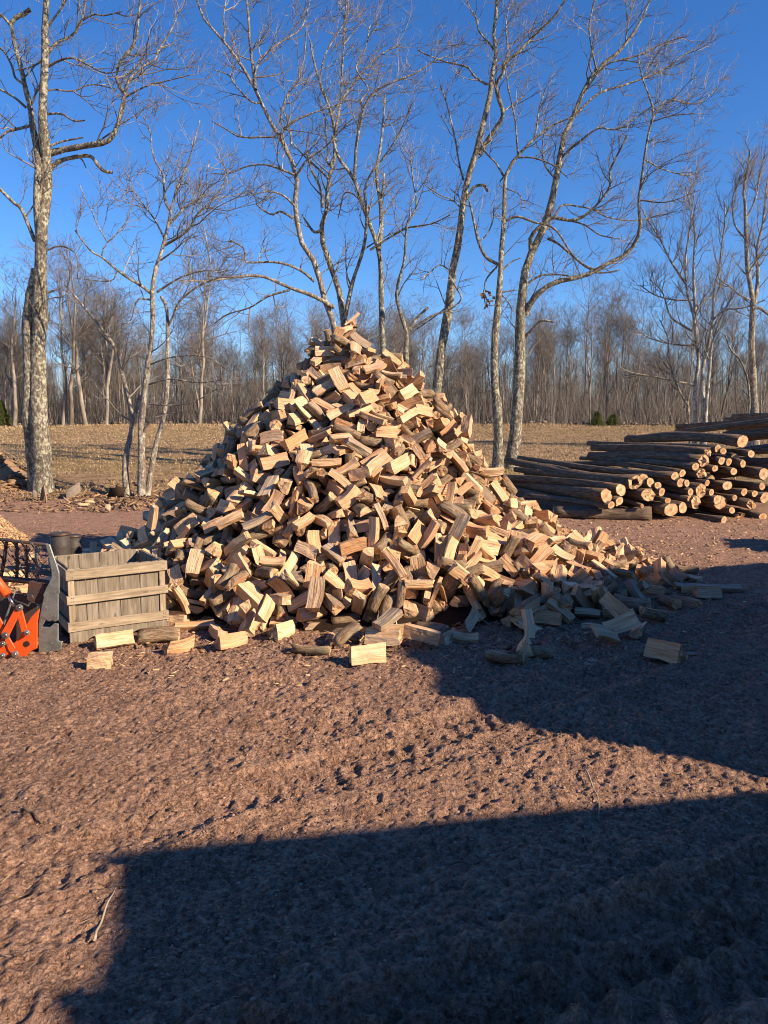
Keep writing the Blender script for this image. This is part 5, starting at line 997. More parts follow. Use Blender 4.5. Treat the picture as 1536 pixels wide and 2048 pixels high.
(13,-184,1002,151,-93,-17,-10),(2,-42,793,18,60,-29,28),(12,-170,810,32,-111,-55,-93),(8,96,1070,171,-61,-42,-28),(6,319,1058,12,-19,-16,9),(4,134,1168,125,-39,-37,-131),(21,347,968,6,-117,0,-95),(23,-16,1010,222,120,-6,54),(9,84,1071,187,-46,-167,-22),(2,-312,967,25,-31,-4,44),(7,91,934,86,-32,-27,111),(23,81,1019,153,-12,-17,21),
(19,-19,959,170,23,-32,-88),(7,-181,1013,159,167,7,36),(10,-185,1381,46,-27,17,-173),(21,-122,788,25,-46,-132,-78),(12,132,1134,168,-35,22,-112),(8,20,876,74,116,-45,79),(3,338,1182,18,-18,-76,-121),(1,-224,1017,134,-22,-158,9),(16,54,1085,228,13,-136,5),(21,-127,829,46,-153,18,42),(11,-58,1037,249,42,125,65),(0,171,1079,104,159,7,33),
(7,-54,1111,349,-23,45,-146),(13,-139,1010,200,119,-9,-89),(3,-171,1080,210,-159,-17,10),(0,-10,1040,245,-144,-2,20),(6,-167,1018,189,149,3,-8),(16,-146,865,71,-5,154,99),(18,-39,939,171,-156,9,93),(0,-69,973,192,60,-51,68),(23,-77,1061,281,13,-23,-6),(10,143,992,89,39,-47,130),(4,-212,951,84,48,-17,90),(19,-239,1148,159,-17,-39,-112),
(22,147,1063,120,-164,-46,-56),(14,-212,901,62,-59,7,43),(1,-207,877,45,4,4,-70),(20,-151,998,185,-19,0,-124),(8,-177,863,55,17,104,96),(9,235,892,12,-118,28,-75),(8,-14,884,79,178,8,-25),(14,-258,886,29,85,133,-24),(8,-161,825,27,-35,-35,-84),(0,138,1055,127,82,-30,-79),(17,-279,951,56,-35,-157,13),(3,109,1151,191,146,25,-74),
(0,-329,950,17,36,-161,24),(3,-298,995,55,-61,40,134),(20,378,1021,15,91,-165,-2),(8,-326,978,36,22,15,123),(3,-216,1082,177,39,-16,52),(15,270,1260,23,16,-35,100),(6,175,932,52,-13,-27,138),(23,-368,1073,35,128,-35,39),(22,-81,847,63,43,156,46),(5,-88,1009,225,44,-19,65),(4,-390,1013,6,-101,-2,-145),(1,-164,1309,114,-137,13,-55),
(9,124,1124,149,17,-178,-18),(17,197,858,15,-19,-178,-25),(9,-41,771,10,28,3,-167),(15,-155,870,64,25,-17,19),(18,279,1181,35,-153,-30,-59),(3,-332,1077,47,63,-10,167),(20,370,1188,18,84,-47,84),(17,132,835,23,22,159,62),(9,384,1176,15,32,-133,-94),(16,-253,864,26,-37,-154,79),(17,-279,909,21,111,-39,3),(12,29,1064,239,-110,26,-14),
(14,79,1095,202,-37,-29,-128),(5,-19,807,21,172,11,-48),(15,31,1029,234,108,-148,7),(10,-164,1169,203,61,42,-155),(8,66,829,53,-167,1,-20),(3,-73,818,34,-114,-28,47),(23,79,925,99,95,44,10),(4,64,849,74,-10,56,-90),(13,76,862,68,33,-102,68),(1,210,826,13,-75,29,-119),(6,-33,867,96,40,179,-7),(21,-113,1085,264,-155,56,-35),
(3,123,822,10,18,-18,104),(16,186,997,66,-58,22,-39),(13,-121,874,68,-13,160,47),(16,299,1085,22,25,-52,-164),(18,103,1112,197,-9,27,30),(17,-168,1080,220,83,-38,91),(3,-274,978,90,144,-27,-26),(14,-521,980,6,-23,179,3),(16,291,947,7,104,4,-109),(0,157,1002,75,-38,-45,76),(5,93,827,22,-99,-7,-13),(2,-165,1150,211,-102,0,47),
(10,120,899,56,-82,7,51),(0,-97,1035,251,58,-150,-37),(12,-82,995,215,143,-24,58),(11,-50,977,211,6,-152,-68),(3,-60,779,26,-103,-11,125),(3,193,1039,66,10,-44,-166),(20,59,923,99,164,16,71),(10,-337,977,29,-82,-6,-46),(18,-227,936,77,-130,-18,93),(11,-123,1098,280,-27,132,-8),(5,-126,900,84,-51,51,-137),(16,279,878,6,7,0,138),
(12,125,891,68,23,-167,23),(0,-270,946,45,15,-38,-15),(11,-43,747,10,-4,-19,126),(5,17,954,182,68,16,-109),(5,-81,1043,256,-28,25,-115),(0,5,996,192,-82,-21,67),(0,121,1107,175,103,-29,-29),(9,335,1500,6,119,1,-92),(13,-168,849,52,106,129,16),(2,86,906,85,-51,36,42),(0,188,1017,64,-71,3,132),(11,74,1075,204,53,-22,-179),
(3,-179,1090,197,1,45,-73),(21,35,1058,222,-30,-32,176),(10,82,1040,186,3,-153,14),(23,-359,1172,38,18,52,-115),(3,126,993,114,2,8,-95),(11,-202,898,58,110,15,46),(6,-201,1078,182,76,-165,17),(18,-212,986,114,-5,-171,-57),(15,-241,929,66,93,-22,-108),(1,117,912,79,-90,-3,98),(21,-238,970,96,-50,179,-36),(20,42,993,185,-167,24,52),
(15,87,1062,196,-25,2,-150),(21,128,1100,166,-20,-41,-130),(3,-191,1075,194,-46,180,22),(8,-114,1103,276,-51,36,-175),(14,29,859,66,-121,-31,-56),(21,90,1056,214,55,-44,11),(10,-40,1027,241,30,27,178),(1,-263,1112,138,6,-17,12),(7,-231,935,89,145,-52,50),(8,-79,873,86,0,-7,63),(4,-108,813,34,106,-22,114),(9,94,1035,169,106,-13,-114),
(11,-119,1116,277,-3,64,76),(17,-210,1129,186,105,1,-151),(18,193,945,41,-33,9,-17),(22,52,948,121,-8,176,3),(8,-111,1035,246,-142,0,34),(16,292,1182,23,-11,-35,-96),(10,-224,1012,124,-42,-46,-91),(14,263,1147,43,-121,12,35),(20,78,996,160,-119,112,-17),(18,-149,911,107,17,-142,-21),(3,-38,1040,255,7,74,-85),(16,34,877,83,25,-3,-96),
(4,54,1028,211,13,-146,-59),(0,247,940,21,-62,28,-154),(5,166,841,17,24,172,-46),(4,-396,1104,12,116,-3,41),(1,135,908,63,57,-153,5),(15,30,979,198,32,16,-68),(18,-369,1006,19,138,24,48),(2,-226,1109,169,-172,25,-64),(17,-114,1321,122,36,-12,-170),(0,47,1074,227,-92,-3,-172),(2,398,957,5,-7,180,-7),(21,-146,821,40,-78,6,-49),
(20,24,1192,267,-69,51,-109),(22,-127,1199,231,-92,-144,2),(17,-288,1063,90,2,12,4),(3,45,1340,87,39,-125,5),(18,-2,1279,175,-38,-32,177),(23,-45,1337,129,117,-60,17),(13,59,1300,125,-13,13,30),(2,97,899,74,-21,-136,69),(16,-76,1387,62,7,139,-107),(20,-186,878,59,-9,12,177),(15,-121,1008,193,102,141,10),(5,-24,1026,234,140,-5,25),
(20,69,769,13,13,22,11),(0,77,1263,133,20,54,125),(7,150,839,20,144,-25,-35),(21,93,840,41,-43,-104,-89),(3,-88,1219,229,-54,11,36),(17,39,888,99,-21,-43,146),(10,-124,1340,123,-54,72,71),(18,249,1157,48,-123,-39,-81),(23,74,835,47,-18,-6,146),(9,-53,1057,274,2,-161,-30),(9,-358,996,13,-102,-41,-9),(15,313,1412,6,89,3,74),
(9,-63,1045,264,-127,-63,40),(20,-129,1022,211,82,41,-33),(9,-40,783,26,44,13,-142),(6,391,1055,10,69,1,158),(16,-111,1359,94,-113,-14,130),(2,99,962,96,51,137,77),(2,73,829,36,22,-158,24),(20,312,1012,11,125,13,39),(6,-150,1325,129,-33,176,28),(7,-143,1414,26,21,-62,151),(2,397,1213,7,126,-1,6),(4,-459,1057,6,88,-1,64),
(4,-30,1013,215,-59,-34,33),(14,-249,1313,57,-98,-21,147),(18,86,1203,205,108,-15,-112),(5,-241,830,12,141,-21,54),(21,-188,1143,202,-85,14,-140),(9,-179,1048,196,133,-26,-32),(20,236,1145,66,-80,16,-111),(17,92,894,63,52,-4,-35),(18,53,808,54,-63,6,85),(9,374,1027,5,-93,1,-67),(10,-83,793,29,-5,-74,127),(15,-20,867,84,-41,22,-88),
(14,18,847,66,36,7,123),(0,-291,1146,93,74,6,52),(10,-107,1208,237,154,-14,-91),(13,280,895,13,71,-1,-53),(22,118,782,5,-3,-2,75),(4,-78,861,76,97,162,3),(12,70,1284,122,103,-128,-7),(6,98,1088,206,-16,31,33),(17,-287,957,34,11,-106,-93),(0,-119,993,203,18,-168,-59),(8,-141,830,37,-29,-37,81),(8,261,808,6,89,-1,-13),
(15,48,787,37,-73,-28,75),(23,-49,1270,193,17,169,-3),(9,-105,869,62,72,113,-86),(0,-194,861,42,-60,58,-115),(0,14,1294,163,-84,37,-20),(21,50,873,79,-172,-23,-39),(1,242,1223,35,-161,-3,-52),(10,-101,1064,262,19,34,112),(6,-173,968,149,8,170,87),(20,234,1074,54,-8,-130,-48),(15,129,1001,81,60,7,-53),(12,-312,1190,85,-51,-14,140),
(17,-119,925,155,-13,151,66),(21,45,930,106,36,-124,-50),(14,198,1015,46,92,26,-113),(12,252,909,14,45,-17,-51),(9,-111,1325,132,-135,28,42),(1,110,914,70,-21,-46,147),(19,-142,890,61,116,-27,-22),(23,-231,1294,63,29,41,78),(4,8,1021,241,-112,4,109),(10,-226,1033,153,14,-45,28),(5,-220,1173,190,56,115,68),(13,-251,1055,117,-120,-59,30),
(5,4,864,75,-67,17,84),(9,61,916,114,-89,54,-32),(16,-33,992,214,109,-23,90),(8,-65,1026,247,41,-11,-50),(17,-105,1091,291,128,-40,85),(0,-245,1113,153,108,-13,-68),(0,-42,1253,212,42,-133,76),(0,31,1079,249,15,-25,139),(16,62,1040,223,100,18,-86),(2,102,1022,168,-115,73,77),(9,-75,1064,301,57,-7,-7),(11,210,1039,63,50,-180,-39),
(3,-285,1035,112,38,73,-33),(18,31,929,148,54,-14,118),(8,4,996,221,-66,-5,-124),(11,-290,1055,115,69,-80,-2),(11,134,804,21,161,-56,24),(14,-349,1026,40,148,-15,28),(7,-94,1088,298,43,4,-78),(10,1,765,25,-34,-39,79),(13,-18,755,14,-70,-156,-10),(3,-39,1007,236,-41,-157,-54),(18,-247,816,20,44,-169,-47),(22,-103,830,52,-134,31,-100),
(5,-15,970,214,156,0,-90),(22,-95,952,156,44,-167,-49),(13,295,906,18,80,16,-71),(12,-230,984,129,-117,19,-96),(10,-52,804,39,-123,-39,40),(16,126,1055,137,157,-9,-20),(17,366,1167,16,60,-9,-46),(17,-341,1062,41,-40,-18,-135),(2,259,736,5,30,178,60),(11,387,1108,18,-41,-73,-94),(19,66,800,29,47,55,72),(1,-197,826,20,21,48,-139),
(11,-141,794,37,12,156,-12),(3,-116,1139,280,158,-4,60),(14,-282,1193,109,-20,37,20),(12,322,1130,18,4,14,125),(4,121,1024,146,10,-32,-167),(16,-67,868,93,-106,-14,66),(1,139,1019,98,-53,-43,166),(8,320,955,11,-150,-11,-95),(6,200,952,55,-69,-29,-116),(8,120,953,91,86,-47,26),(2,180,1014,90,-47,165,46),(5,-535,1036,7,58,-1,-40),
(19,139,915,64,125,40,14),(0,266,994,29,-47,7,-80),(11,-151,1041,216,57,168,-16),(21,250,968,27,-83,10,35),(6,-134,874,103,-42,28,-86),(8,50,1046,235,-32,-34,1),(18,170,1026,90,-105,-60,98),(8,55,932,121,125,53,-30),(4,-128,898,101,-73,-25,30),(22,284,1010,29,-68,-40,-38),(4,-325,1004,47,67,-146,8),(22,-42,822,56,120,14,-8),
(18,-104,803,44,57,174,18),(23,16,1069,260,-39,168,36),(10,-152,1119,229,-76,-158,24),(20,-320,862,16,-126,-31,109),(20,117,986,123,85,3,-55),(10,8,1059,267,-162,-13,91),(14,-315,1220,86,-179,-43,-42),(6,359,1086,15,147,-2,-100),(8,-152,959,156,-11,-48,-27),(13,-66,804,41,174,-6,63),(12,319,1213,15,-137,38,25),(23,-72,941,183,-79,16,142),
(6,-156,890,82,67,-155,17),(18,-29,891,104,-99,15,-45),(22,243,838,15,28,38,80),(3,-108,1067,280,-2,-53,-133),(17,-249,841,38,-94,36,-58),(11,-127,1030,248,69,118,61),(10,99,868,53,109,68,71),(23,-257,1096,137,119,-50,14),(19,-115,870,82,-70,-22,106),(18,-1,1044,262,97,-33,115),(21,-226,909,70,159,41,22),(2,-145,1082,232,-6,-106,121),
(3,245,771,3,0,0,-166),(9,135,993,122,89,-135,-44),(11,236,931,34,-44,-170,-51),(8,-212,1103,187,-27,156,-43),(10,-282,1022,75,-119,-36,-51),(21,352,1194,16,88,51,-90),(18,-327,1003,65,-124,41,-61),(3,-7,971,200,68,13,-136),(0,64,819,33,-67,-29,-119),(15,-67,1076,296,-47,-34,131),(5,-48,997,228,1,-15,132),(3,168,1298,53,118,-54,-61),
(18,33,911,134,53,-173,-31),(1,-475,1337,6,119,-2,121),(16,-246,948,70,-61,28,-159),(4,-242,1302,69,-155,13,41),(18,-165,884,73,42,38,81),(10,-443,1061,5,-158,2,69),(5,-149,1069,247,163,-10,18),(17,385,1067,18,15,-157,97),(2,-415,1020,10,-8,-14,14),(19,-247,1049,137,-135,-27,65),(19,-215,826,17,26,144,27),(7,-123,1289,158,166,-47,51),
(10,-289,1003,66,79,-41,-38),(6,58,1090,241,-43,27,86),(11,-270,1166,134,-39,117,-78),(3,-285,978,70,-87,29,53),(9,-37,778,32,-92,-26,53),(21,234,874,19,-44,-16,0),(12,383,1314,7,-66,-179,-15),(20,-262,1177,143,8,18,118),(21,-105,1121,284,-58,13,-84),(9,-290,905,29,-114,21,117),(22,278,925,10,-166,-29,-36),(8,108,1008,153,13,101,107),
(12,-96,942,177,-2,-120,-74),(15,182,1014,77,39,170,30),(7,-230,981,121,18,-1,-9),(20,140,1119,158,75,-143,34),(1,-238,1048,154,-100,42,58),(8,-275,954,71,59,44,-94),(3,-82,1007,235,-22,-5,179),(10,235,922,27,36,-13,146),(21,76,962,143,89,-23,33),(1,180,990,78,121,22,-24),(17,237,1177,56,22,160,60),(1,90,930,103,-167,0,-91),
(18,-230,883,51,-88,122,-39),(4,-461,1124,11,72,9,27),(2,-21,1049,263,3,-152,-48),(18,-87,1075,289,-121,-18,75),(21,115,939,92,97,-121,-7),(9,66,1109,238,-4,-106,113),(9,168,947,64,-37,-34,147),(15,294,911,6,-95,0,-82),(3,-253,1069,134,168,-50,-48),(16,-228,968,111,10,139,-60),(9,-198,861,23,-148,-77,36),(18,141,932,72,-99,-3,50),
(19,107,909,83,-62,159,-34),(15,348,1017,5,1,0,-177),(13,299,1239,25,111,7,-113),(21,188,847,15,29,83,158),(15,-64,891,88,-32,60,-170),(2,160,1080,113,23,-3,-111),(11,310,1000,20,16,134,87),(23,81,888,80,10,-158,86),(14,-255,904,61,28,-6,-121),(15,-14,999,231,-10,-2,145),(13,-355,885,6,-125,1,-137),(13,83,931,115,-155,-7,-17),
(20,-243,1075,174,3,-105,-120),(8,-156,989,155,134,-122,5),(1,214,905,27,-61,-7,-86),(15,-7,1023,252,17,169,-19),(13,23,1054,253,0,179,20),(3,339,1006,12,176,2,-16),(0,232,1156,59,-76,17,-112),(15,287,967,20,-167,-4,78),(9,77,955,125,57,-71,31),(2,-177,1296,110,-155,-43,24),(0,-337,1010,27,-45,-159,-49),(8,99,808,23,22,-45,121),
(16,-156,1288,133,12,-46,12),(18,-216,941,102,-47,12,70),(5,-123,955,154,110,23,22),(0,-299,898,22,-75,-13,-48),(3,130,1036,134,-147,-31,0),(9,78,848,70,-28,-115,26),(12,-84,815,54,-155,-5,-68),(22,-95,1087,286,9,26,-87),(4,-328,933,19,-15,-42,-169),(23,-81,1005,243,24,24,-33),(14,-193,1274,109,4,178,47),(19,-192,1045,194,-175,-37,2),
(20,81,888,93,76,-169,-2),(7,112,1047,150,180,52,17),(1,-96,1079,269,-63,10,-59),(18,300,1048,22,-79,-52,79),(21,-175,830,38,101,1,-10),(17,-89,1299,164,147,36,40),(0,193,1070,88,-61,0,-168),(10,-119,998,215,15,-5,132),(20,-167,827,52,51,32,-153),(21,-169,961,161,-104,-16,108),(18,61,1271,147,-116,53,-36),(3,-42,950,180,-14,22,13),
(2,-341,1031,53,-157,-41,-29),(21,-309,1030,63,-70,-16,20),(17,-334,874,12,-148,18,-17),(7,8,963,190,50,-21,-39),(9,139,786,5,-91,1,56),(15,-66,986,219,48,43,-106),(13,-106,1222,252,-11,8,134),(3,-185,799,19,176,28,-44),(0,-108,886,89,-68,-24,124),(6,-375,1092,27,-121,2,-137),(4,88,956,113,-23,113,80),(3,-676,1083,3,179,0,-65),
(22,-27,901,118,-123,22,8),(22,248,936,34,-19,-140,-99),(4,-394,1090,16,-44,2,-145),(12,194,1036,83,81,-35,-152),(5,107,926,100,-4,26,122),(1,221,1063,63,138,48,-50),(18,7,875,87,60,167,18),(17,-5,1356,96,57,35,70),(6,-213,981,132,71,0,-104),(1,316,905,13,120,-36,-57),(7,33,901,113,-28,14,52),(4,-360,966,30,-114,76,75),
(5,-159,1057,211,56,50,52),(10,-265,1028,106,121,-24,37),(12,-193,891,58,97,-52,51),(15,299,1200,32,41,-32,15),(3,85,1103,227,10,43,96),(15,147,1006,96,-135,57,-52),(4,336,1027,16,-57,29,17),(11,-390,1011,22,-92,-7,30),(10,405,1069,10,147,-26,-81),(15,103,918,91,25,-166,38),(0,-28,1054,279,42,180,44),(9,-127,1449,15,120,21,-37),
(7,-354,1015,10,11,-104,-18),(14,-232,846,33,-53,70,-7),(9,-235,818,26,26,-138,45),(1,-209,1027,167,122,5,52),(9,267,961,25,-84,-35,40),(6,38,928,134,52,-48,43),(5,-3,890,90,-101,-6,-156),(2,38,908,119,32,-175,17),(10,-299,871,10,-65,157,20),(4,-162,1028,198,169,2,-13),(13,-324,1052,56,-52,1,-45),(23,-17,923,156,-78,67,-18),
(21,129,935,91,98,-10,-131),(2,-480,1129,6,-1,1,-128),(16,387,1283,5,165,1,79),(10,152,1229,69,146,27,-67),(14,68,1150,232,25,173,54),(12,75,1086,226,-87,-4,137),(17,-94,871,95,155,-13,68),(5,-67,1308,163,122,6,115),(3,-204,916,71,161,20,-29),(9,92,1098,215,-61,-9,29),(4,-1,990,207,21,-7,-2),(8,96,985,128,116,1,-98),
(17,-29,966,193,160,-44,47),(2,-62,1260,203,166,-27,-60),(14,89,1257,168,-27,10,-121),(9,-139,880,88,5,-135,21),(1,351,1043,14,-144,41,50),(15,187,806,16,5,12,-147),(8,-79,1359,85,-17,130,-80),(14,-1,819,46,-9,-26,80),(9,-47,1058,287,-77,3,-4),(18,-202,1112,201,-36,149,-62),(19,144,1037,146,-148,12,-51),(12,282,1089,39,-136,32,38),
(13,-178,996,189,-112,-24,71),(11,258,865,8,-66,1,-94),(6,44,1261,167,-128,-22,-81),(14,208,935,47,69,113,-78),(0,242,911,38,-39,-7,129),(4,-14,775,20,80,-63,-5),(10,-33,879,112,-162,-31,6),(6,-80,1419,71,125,13,28),(20,305,878,15,-87,40,-65),(9,-198,848,54,-50,-21,162),(20,-343,1111,61,46,-32,24),(11,48,1110,258,-15,152,-20),
(15,9,817,46,-100,-11,71),(2,11,890,98,-150,26,67),(21,-319,925,26,-22,-35,47),(18,30,799,38,8,17,-93),(1,-367,842,8,-76,-1,-83),(22,-325,1150,87,73,68,-113),(21,-246,1055,163,6,-44,-111),(22,-218,972,107,96,-11,120),(15,-28,961,217,-8,35,-99),(14,110,962,130,30,-163,-10),(4,-98,1202,256,-39,-9,7),(20,52,770,10,-85,-161,-19),
(2,-208,973,144,167,-5,-66),(21,52,1063,250,-55,3,-72),(15,-382,1234,18,27,10,-14),(12,335,1053,26,-48,-17,-131),(13,315,1111,31,-123,-11,7),(7,240,990,21,136,-20,70),(15,-338,1087,55,-22,36,33),(23,423,1014,6,-172,0,-57),(14,-673,1124,4,0,0,135),(9,-251,867,40,-8,-39,-142),(16,151,1144,110,-41,-47,-57),(12,-116,838,61,5,16,-86),
(16,-299,872,31,19,149,30),(2,114,825,22,-78,-12,85),(12,-204,1168,206,67,66,-97),(6,311,957,24,-68,-155,35),(12,199,905,42,115,3,-11),(15,-67,1086,320,-64,158,-6),(8,352,1146,19,-146,-15,16),(15,99,1013,173,-86,-24,-23),(14,369,1146,7,-37,-175,-8),(2,46,1208,205,143,42,-1),(8,-462,1341,4,-6,-1,-74),(21,-301,1027,86,-5,-152,40),
(7,-266,988,79,5,41,-134),(15,189,917,55,-72,-2,-177),(1,-118,1116,297,64,-114,76),(14,-361,1172,63,-133,11,74),(4,-441,1105,26,-16,134,105),(12,121,996,132,28,-143,79),(11,-123,892,118,-143,-23,-44),(2,-26,1033,269,13,-171,-4),(12,-308,952,43,-144,-38,61),(13,-166,793,10,-5,-8,103),(15,-109,892,110,8,-133,-66),(9,-188,912,79,-83,55,29),
(23,104,815,33,-49,17,-110),(16,-59,953,203,43,-59,55),(5,405,1249,8,45,13,1),(17,-229,1077,186,3,6,-104),(4,-108,1256,188,105,-37,-6),(4,-238,1119,187,47,110,48),(10,-221,994,150,-118,-16,-95),(16,-320,1075,75,-8,-12,65),(3,96,783,19,147,-54,-2),(7,-86,979,214,-20,-38,138),(10,17,778,19,100,41,23),(18,-348,1123,57,63,-94,109),
(23,158,1067,139,-41,-2,102),(2,-341,1015,42,-123,-50,22),(4,-69,1074,309,45,-1,-26),(14,-325,1045,67,20,-21,-2),(5,333,1013,25,118,35,49),(0,173,900,53,90,43,-12),(11,100,1150,227,-104,-41,-18),(15,-230,865,40,-1,-155,-35),(11,-94,1088,312,-159,-32,66),(10,-2,856,91,27,-25,0),(20,-456,1099,5,-93,-2,122),(16,-316,883,19,83,10,173),
(8,142,961,92,-64,-26,-79),(10,-418,1254,5,-176,-3,26),(19,-311,953,35,-143,-12,-25),(20,272,925,24,-108,-27,17),(17,-211,1055,183,125,-69,31),(22,370,1083,22,91,-32,55),(16,372,994,5,165,1,-79),(21,224,1019,70,81,-127,53),(18,-310,1008,72,-40,-116,-29),(11,201,885,27,115,28,-7),(0,200,872,22,-67,29,1),(16,-155,1092,237,42,134,-81),
(15,127,1060,146,20,170,-3),(15,-103,789,25,98,-128,12),(1,-182,821,23,-2,52,39),(23,-99,1132,298,2,160,-77),(5,-5,1356,122,-53,29,19),(22,-212,1076,202,2,26,-179),(15,-93,1039,267,-144,-10,88),(2,-131,965,160,100,115,-18),(5,77,975,158,-104,3,81),(14,267,1028,43,42,47,-43),(0,351,1242,9,-141,-10,-91),(17,-365,1091,39,42,0,42),
(14,-218,1037,182,7,60,-134),(14,-187,1177,222,-3,159,-86),(15,-319,888,9,-173,-22,19),(19,42,947,156,-164,-7,58),(3,350,974,14,-3,47,1),(5,62,1120,248,-31,61,143),(4,-232,854,20,-154,39,9),(21,-368,1017,48,62,43,-156),(14,379,1133,11,170,-22,22),(4,290,1034,26,-63,40,-50),(16,234,955,42,81,-21,-166),(20,-1,1205,278,-27,136,8),
(14,124,1037,150,64,148,19),(0,-59,896,126,51,51,-101),(0,172,858,36,82,-120,28),(5,-98,935,143,-56,123,-81),(18,-235,1220,140,68,-173,-15),(7,128,1135,174,-27,-25,60),(11,104,1182,174,-11,-14,49),(10,-166,886,100,-20,-165,-36),(0,281,1043,38,-57,36,-43),(6,365,1125,21,54,159,-35),(17,166,822,18,-37,-10,-29),(16,47,1099,249,-108,-35,-13),
(22,9,913,145,-26,8,179),(22,66,1003,162,123,-76,64),(11,-7,1021,269,-52,37,102),(4,271,1099,34,130,50,-17),(6,299,1323,10,-66,1,29),(20,-129,1013,220,-147,-27,23),(12,225,1164,83,-116,24,-86),(2,-135,940,159,-50,-9,94),(8,95,749,4,-5,-1,79),(21,321,1078,24,-91,-9,158),(14,-282,1192,125,25,-43,140),(22,-151,849,52,27,-3,78),
(1,-338,1052,44,0,-159,44),(21,205,958,65,-5,-36,-137),(18,-443,1117,18,27,-139,-89),(2,123,821,31,-41,-28,64),(23,-27,1025,257,-78,0,140),(15,-184,988,171,-59,35,-68),(12,-381,1074,15,95,147,-10),(20,218,1085,74,42,-159,42),(18,-46,899,117,8,-134,-100),(0,-80,955,193,6,-6,-60),(16,-402,1285,5,-15,179,-37),(12,149,1083,127,75,-14,-132),
(6,264,1231,41,-55,-139,55),(16,-48,969,217,-171,21,0),(9,-318,1133,76,-28,51,160),(10,-256,992,99,-25,163,-53),(17,-59,1072,318,53,29,33),(13,-243,1207,129,59,144,-29),(0,15,1087,276,-22,-123,-56),(13,-297,1204,109,176,-45,24),(23,39,1153,267,29,27,-24),(2,-62,1036,274,-23,-26,11),(17,-62,820,58,-94,1,-69),(17,-182,1157,232,-64,173,21),
(14,60,940,135,-111,4,97),(17,-41,956,199,103,-25,38),(2,-98,1092,305,17,-144,-102),(23,261,1009,39,-53,3,-74),(13,128,1160,166,-74,20,9),(20,-141,1470,18,-175,-50,-40),(12,-306,1020,77,24,1,-29),(15,417,1153,4,0,-180,-5),(15,137,856,36,-55,-161,-31),(7,134,1074,136,11,-155,77),(11,-287,1098,103,52,-60,-4),(16,14,840,88,0,-44,-61),
(3,311,973,19,5,26,16),(4,-421,1052,17,-74,36,-100),(16,-7,1047,280,-74,-4,48),(9,63,971,166,-58,-17,39),(7,-245,1151,149,-115,-21,-109),(1,-335,1113,51,57,-41,-1),(20,-334,1085,69,146,10,56),(8,-76,1029,260,109,20,-43),(12,-51,1027,259,-103,-124,-37),(0,-102,909,126,5,-123,-40),(4,21,918,124,91,24,120),(22,-130,900,126,-39,-27,80),
(18,-362,1033,4,-167,-7,19),(14,-364,1245,18,-54,-38,135),(16,-243,1096,173,-25,138,-71),(9,-308,1169,87,-107,-34,21),(17,172,1048,94,27,9,-161),(15,-225,1096,208,48,-50,157),(10,-73,819,56,108,-7,-70),(4,4,814,59,-146,3,-88),(7,-227,1036,164,-158,29,-73),(11,-335,1169,68,46,-25,-32),(17,-143,1274,147,32,-37,-11),(16,-391,1074,36,-88,-27,-52),
(6,186,826,20,-79,93,85),(5,235,1305,46,-25,18,7),(10,-209,839,38,24,1,-161),(19,201,913,47,22,142,-67),(5,-42,917,166,71,82,-64),(2,-404,1064,33,-26,-65,90),(4,41,801,42,-175,3,78),(4,-88,1105,312,-26,-152,-73),(0,244,904,30,-4,26,-38),(21,7,1027,264,-1,-163,68),(5,60,869,99,-85,-6,139),(16,-303,990,59,-51,40,133),
(14,294,1126,32,45,60,92),(13,-361,927,22,18,144,-3),(10,111,955,115,117,-19,-23),(8,418,1211,10,-141,4,49),(16,8,969,213,-12,-159,46),(20,-224,849,53,73,7,80),(2,-45,833,68,-121,28,-4),(1,-268,1029,122,101,130,6),(21,181,963,68,76,-155,14),(1,-16,1341,132,13,128,-14),(14,-281,907,37,67,12,122),(3,115,959,105,5,135,53),
(20,241,978,37,-89,8,-150),(11,-14,1002,240,-171,13,-68),(15,-348,955,27,-111,3,99),(2,133,1151,144,49,-134,2),(9,-282,876,27,-75,7,70),(20,-58,979,229,-133,10,-16),(9,-157,953,171,56,-57,127),(16,299,1071,26,-54,111,45),(15,263,1067,43,26,-25,-90),(3,-213,807,20,20,-167,1),(22,33,996,206,-23,47,-4),(12,158,946,78,-75,13,-34),
(2,-113,1084,297,-70,-79,78),(8,-222,1102,189,-25,36,154),(6,99,944,116,-94,9,-7),(16,-111,955,185,1,-153,-113),(11,121,1198,160,54,-44,24),(0,-317,986,45,98,1,-12),(4,73,1158,243,-113,27,126),(5,-223,1280,110,-107,-6,85),(22,-74,930,159,30,59,-96),(16,-59,869,111,13,-11,-63),(6,263,1238,54,-40,146,-48),(17,70,1051,231,-4,1,-88),
(17,276,954,33,115,-12,-105),(4,121,839,47,-8,-27,-139),(13,271,1014,54,-53,36,-50),(17,182,1045,106,139,29,-94),(14,192,1159,90,48,-15,-118),(3,-313,1146,98,-132,-3,97),(23,8,1081,291,76,55,-93),(23,-219,1135,194,-111,-35,-15),(23,-38,1282,197,168,14,17),(12,-394,1260,17,-87,-8,-135),(9,-129,1155,270,-72,-61,-14),(11,-239,892,54,10,51,130),
(6,-193,1085,215,159,-9,-46),(15,45,1067,278,98,-23,134),(19,-248,940,83,174,8,-62),(16,-254,1352,62,117,0,-128),(15,-145,984,165,73,-115,-42),(15,127,836,35,58,-170,-16),(22,38,1084,255,46,56,82),(22,-94,1092,326,-40,3,-158),(11,-395,897,13,15,157,0),(8,156,989,91,-49,-163,28),(9,158,1040,105,-36,-11,27),(15,233,1260,50,-127,14,16),
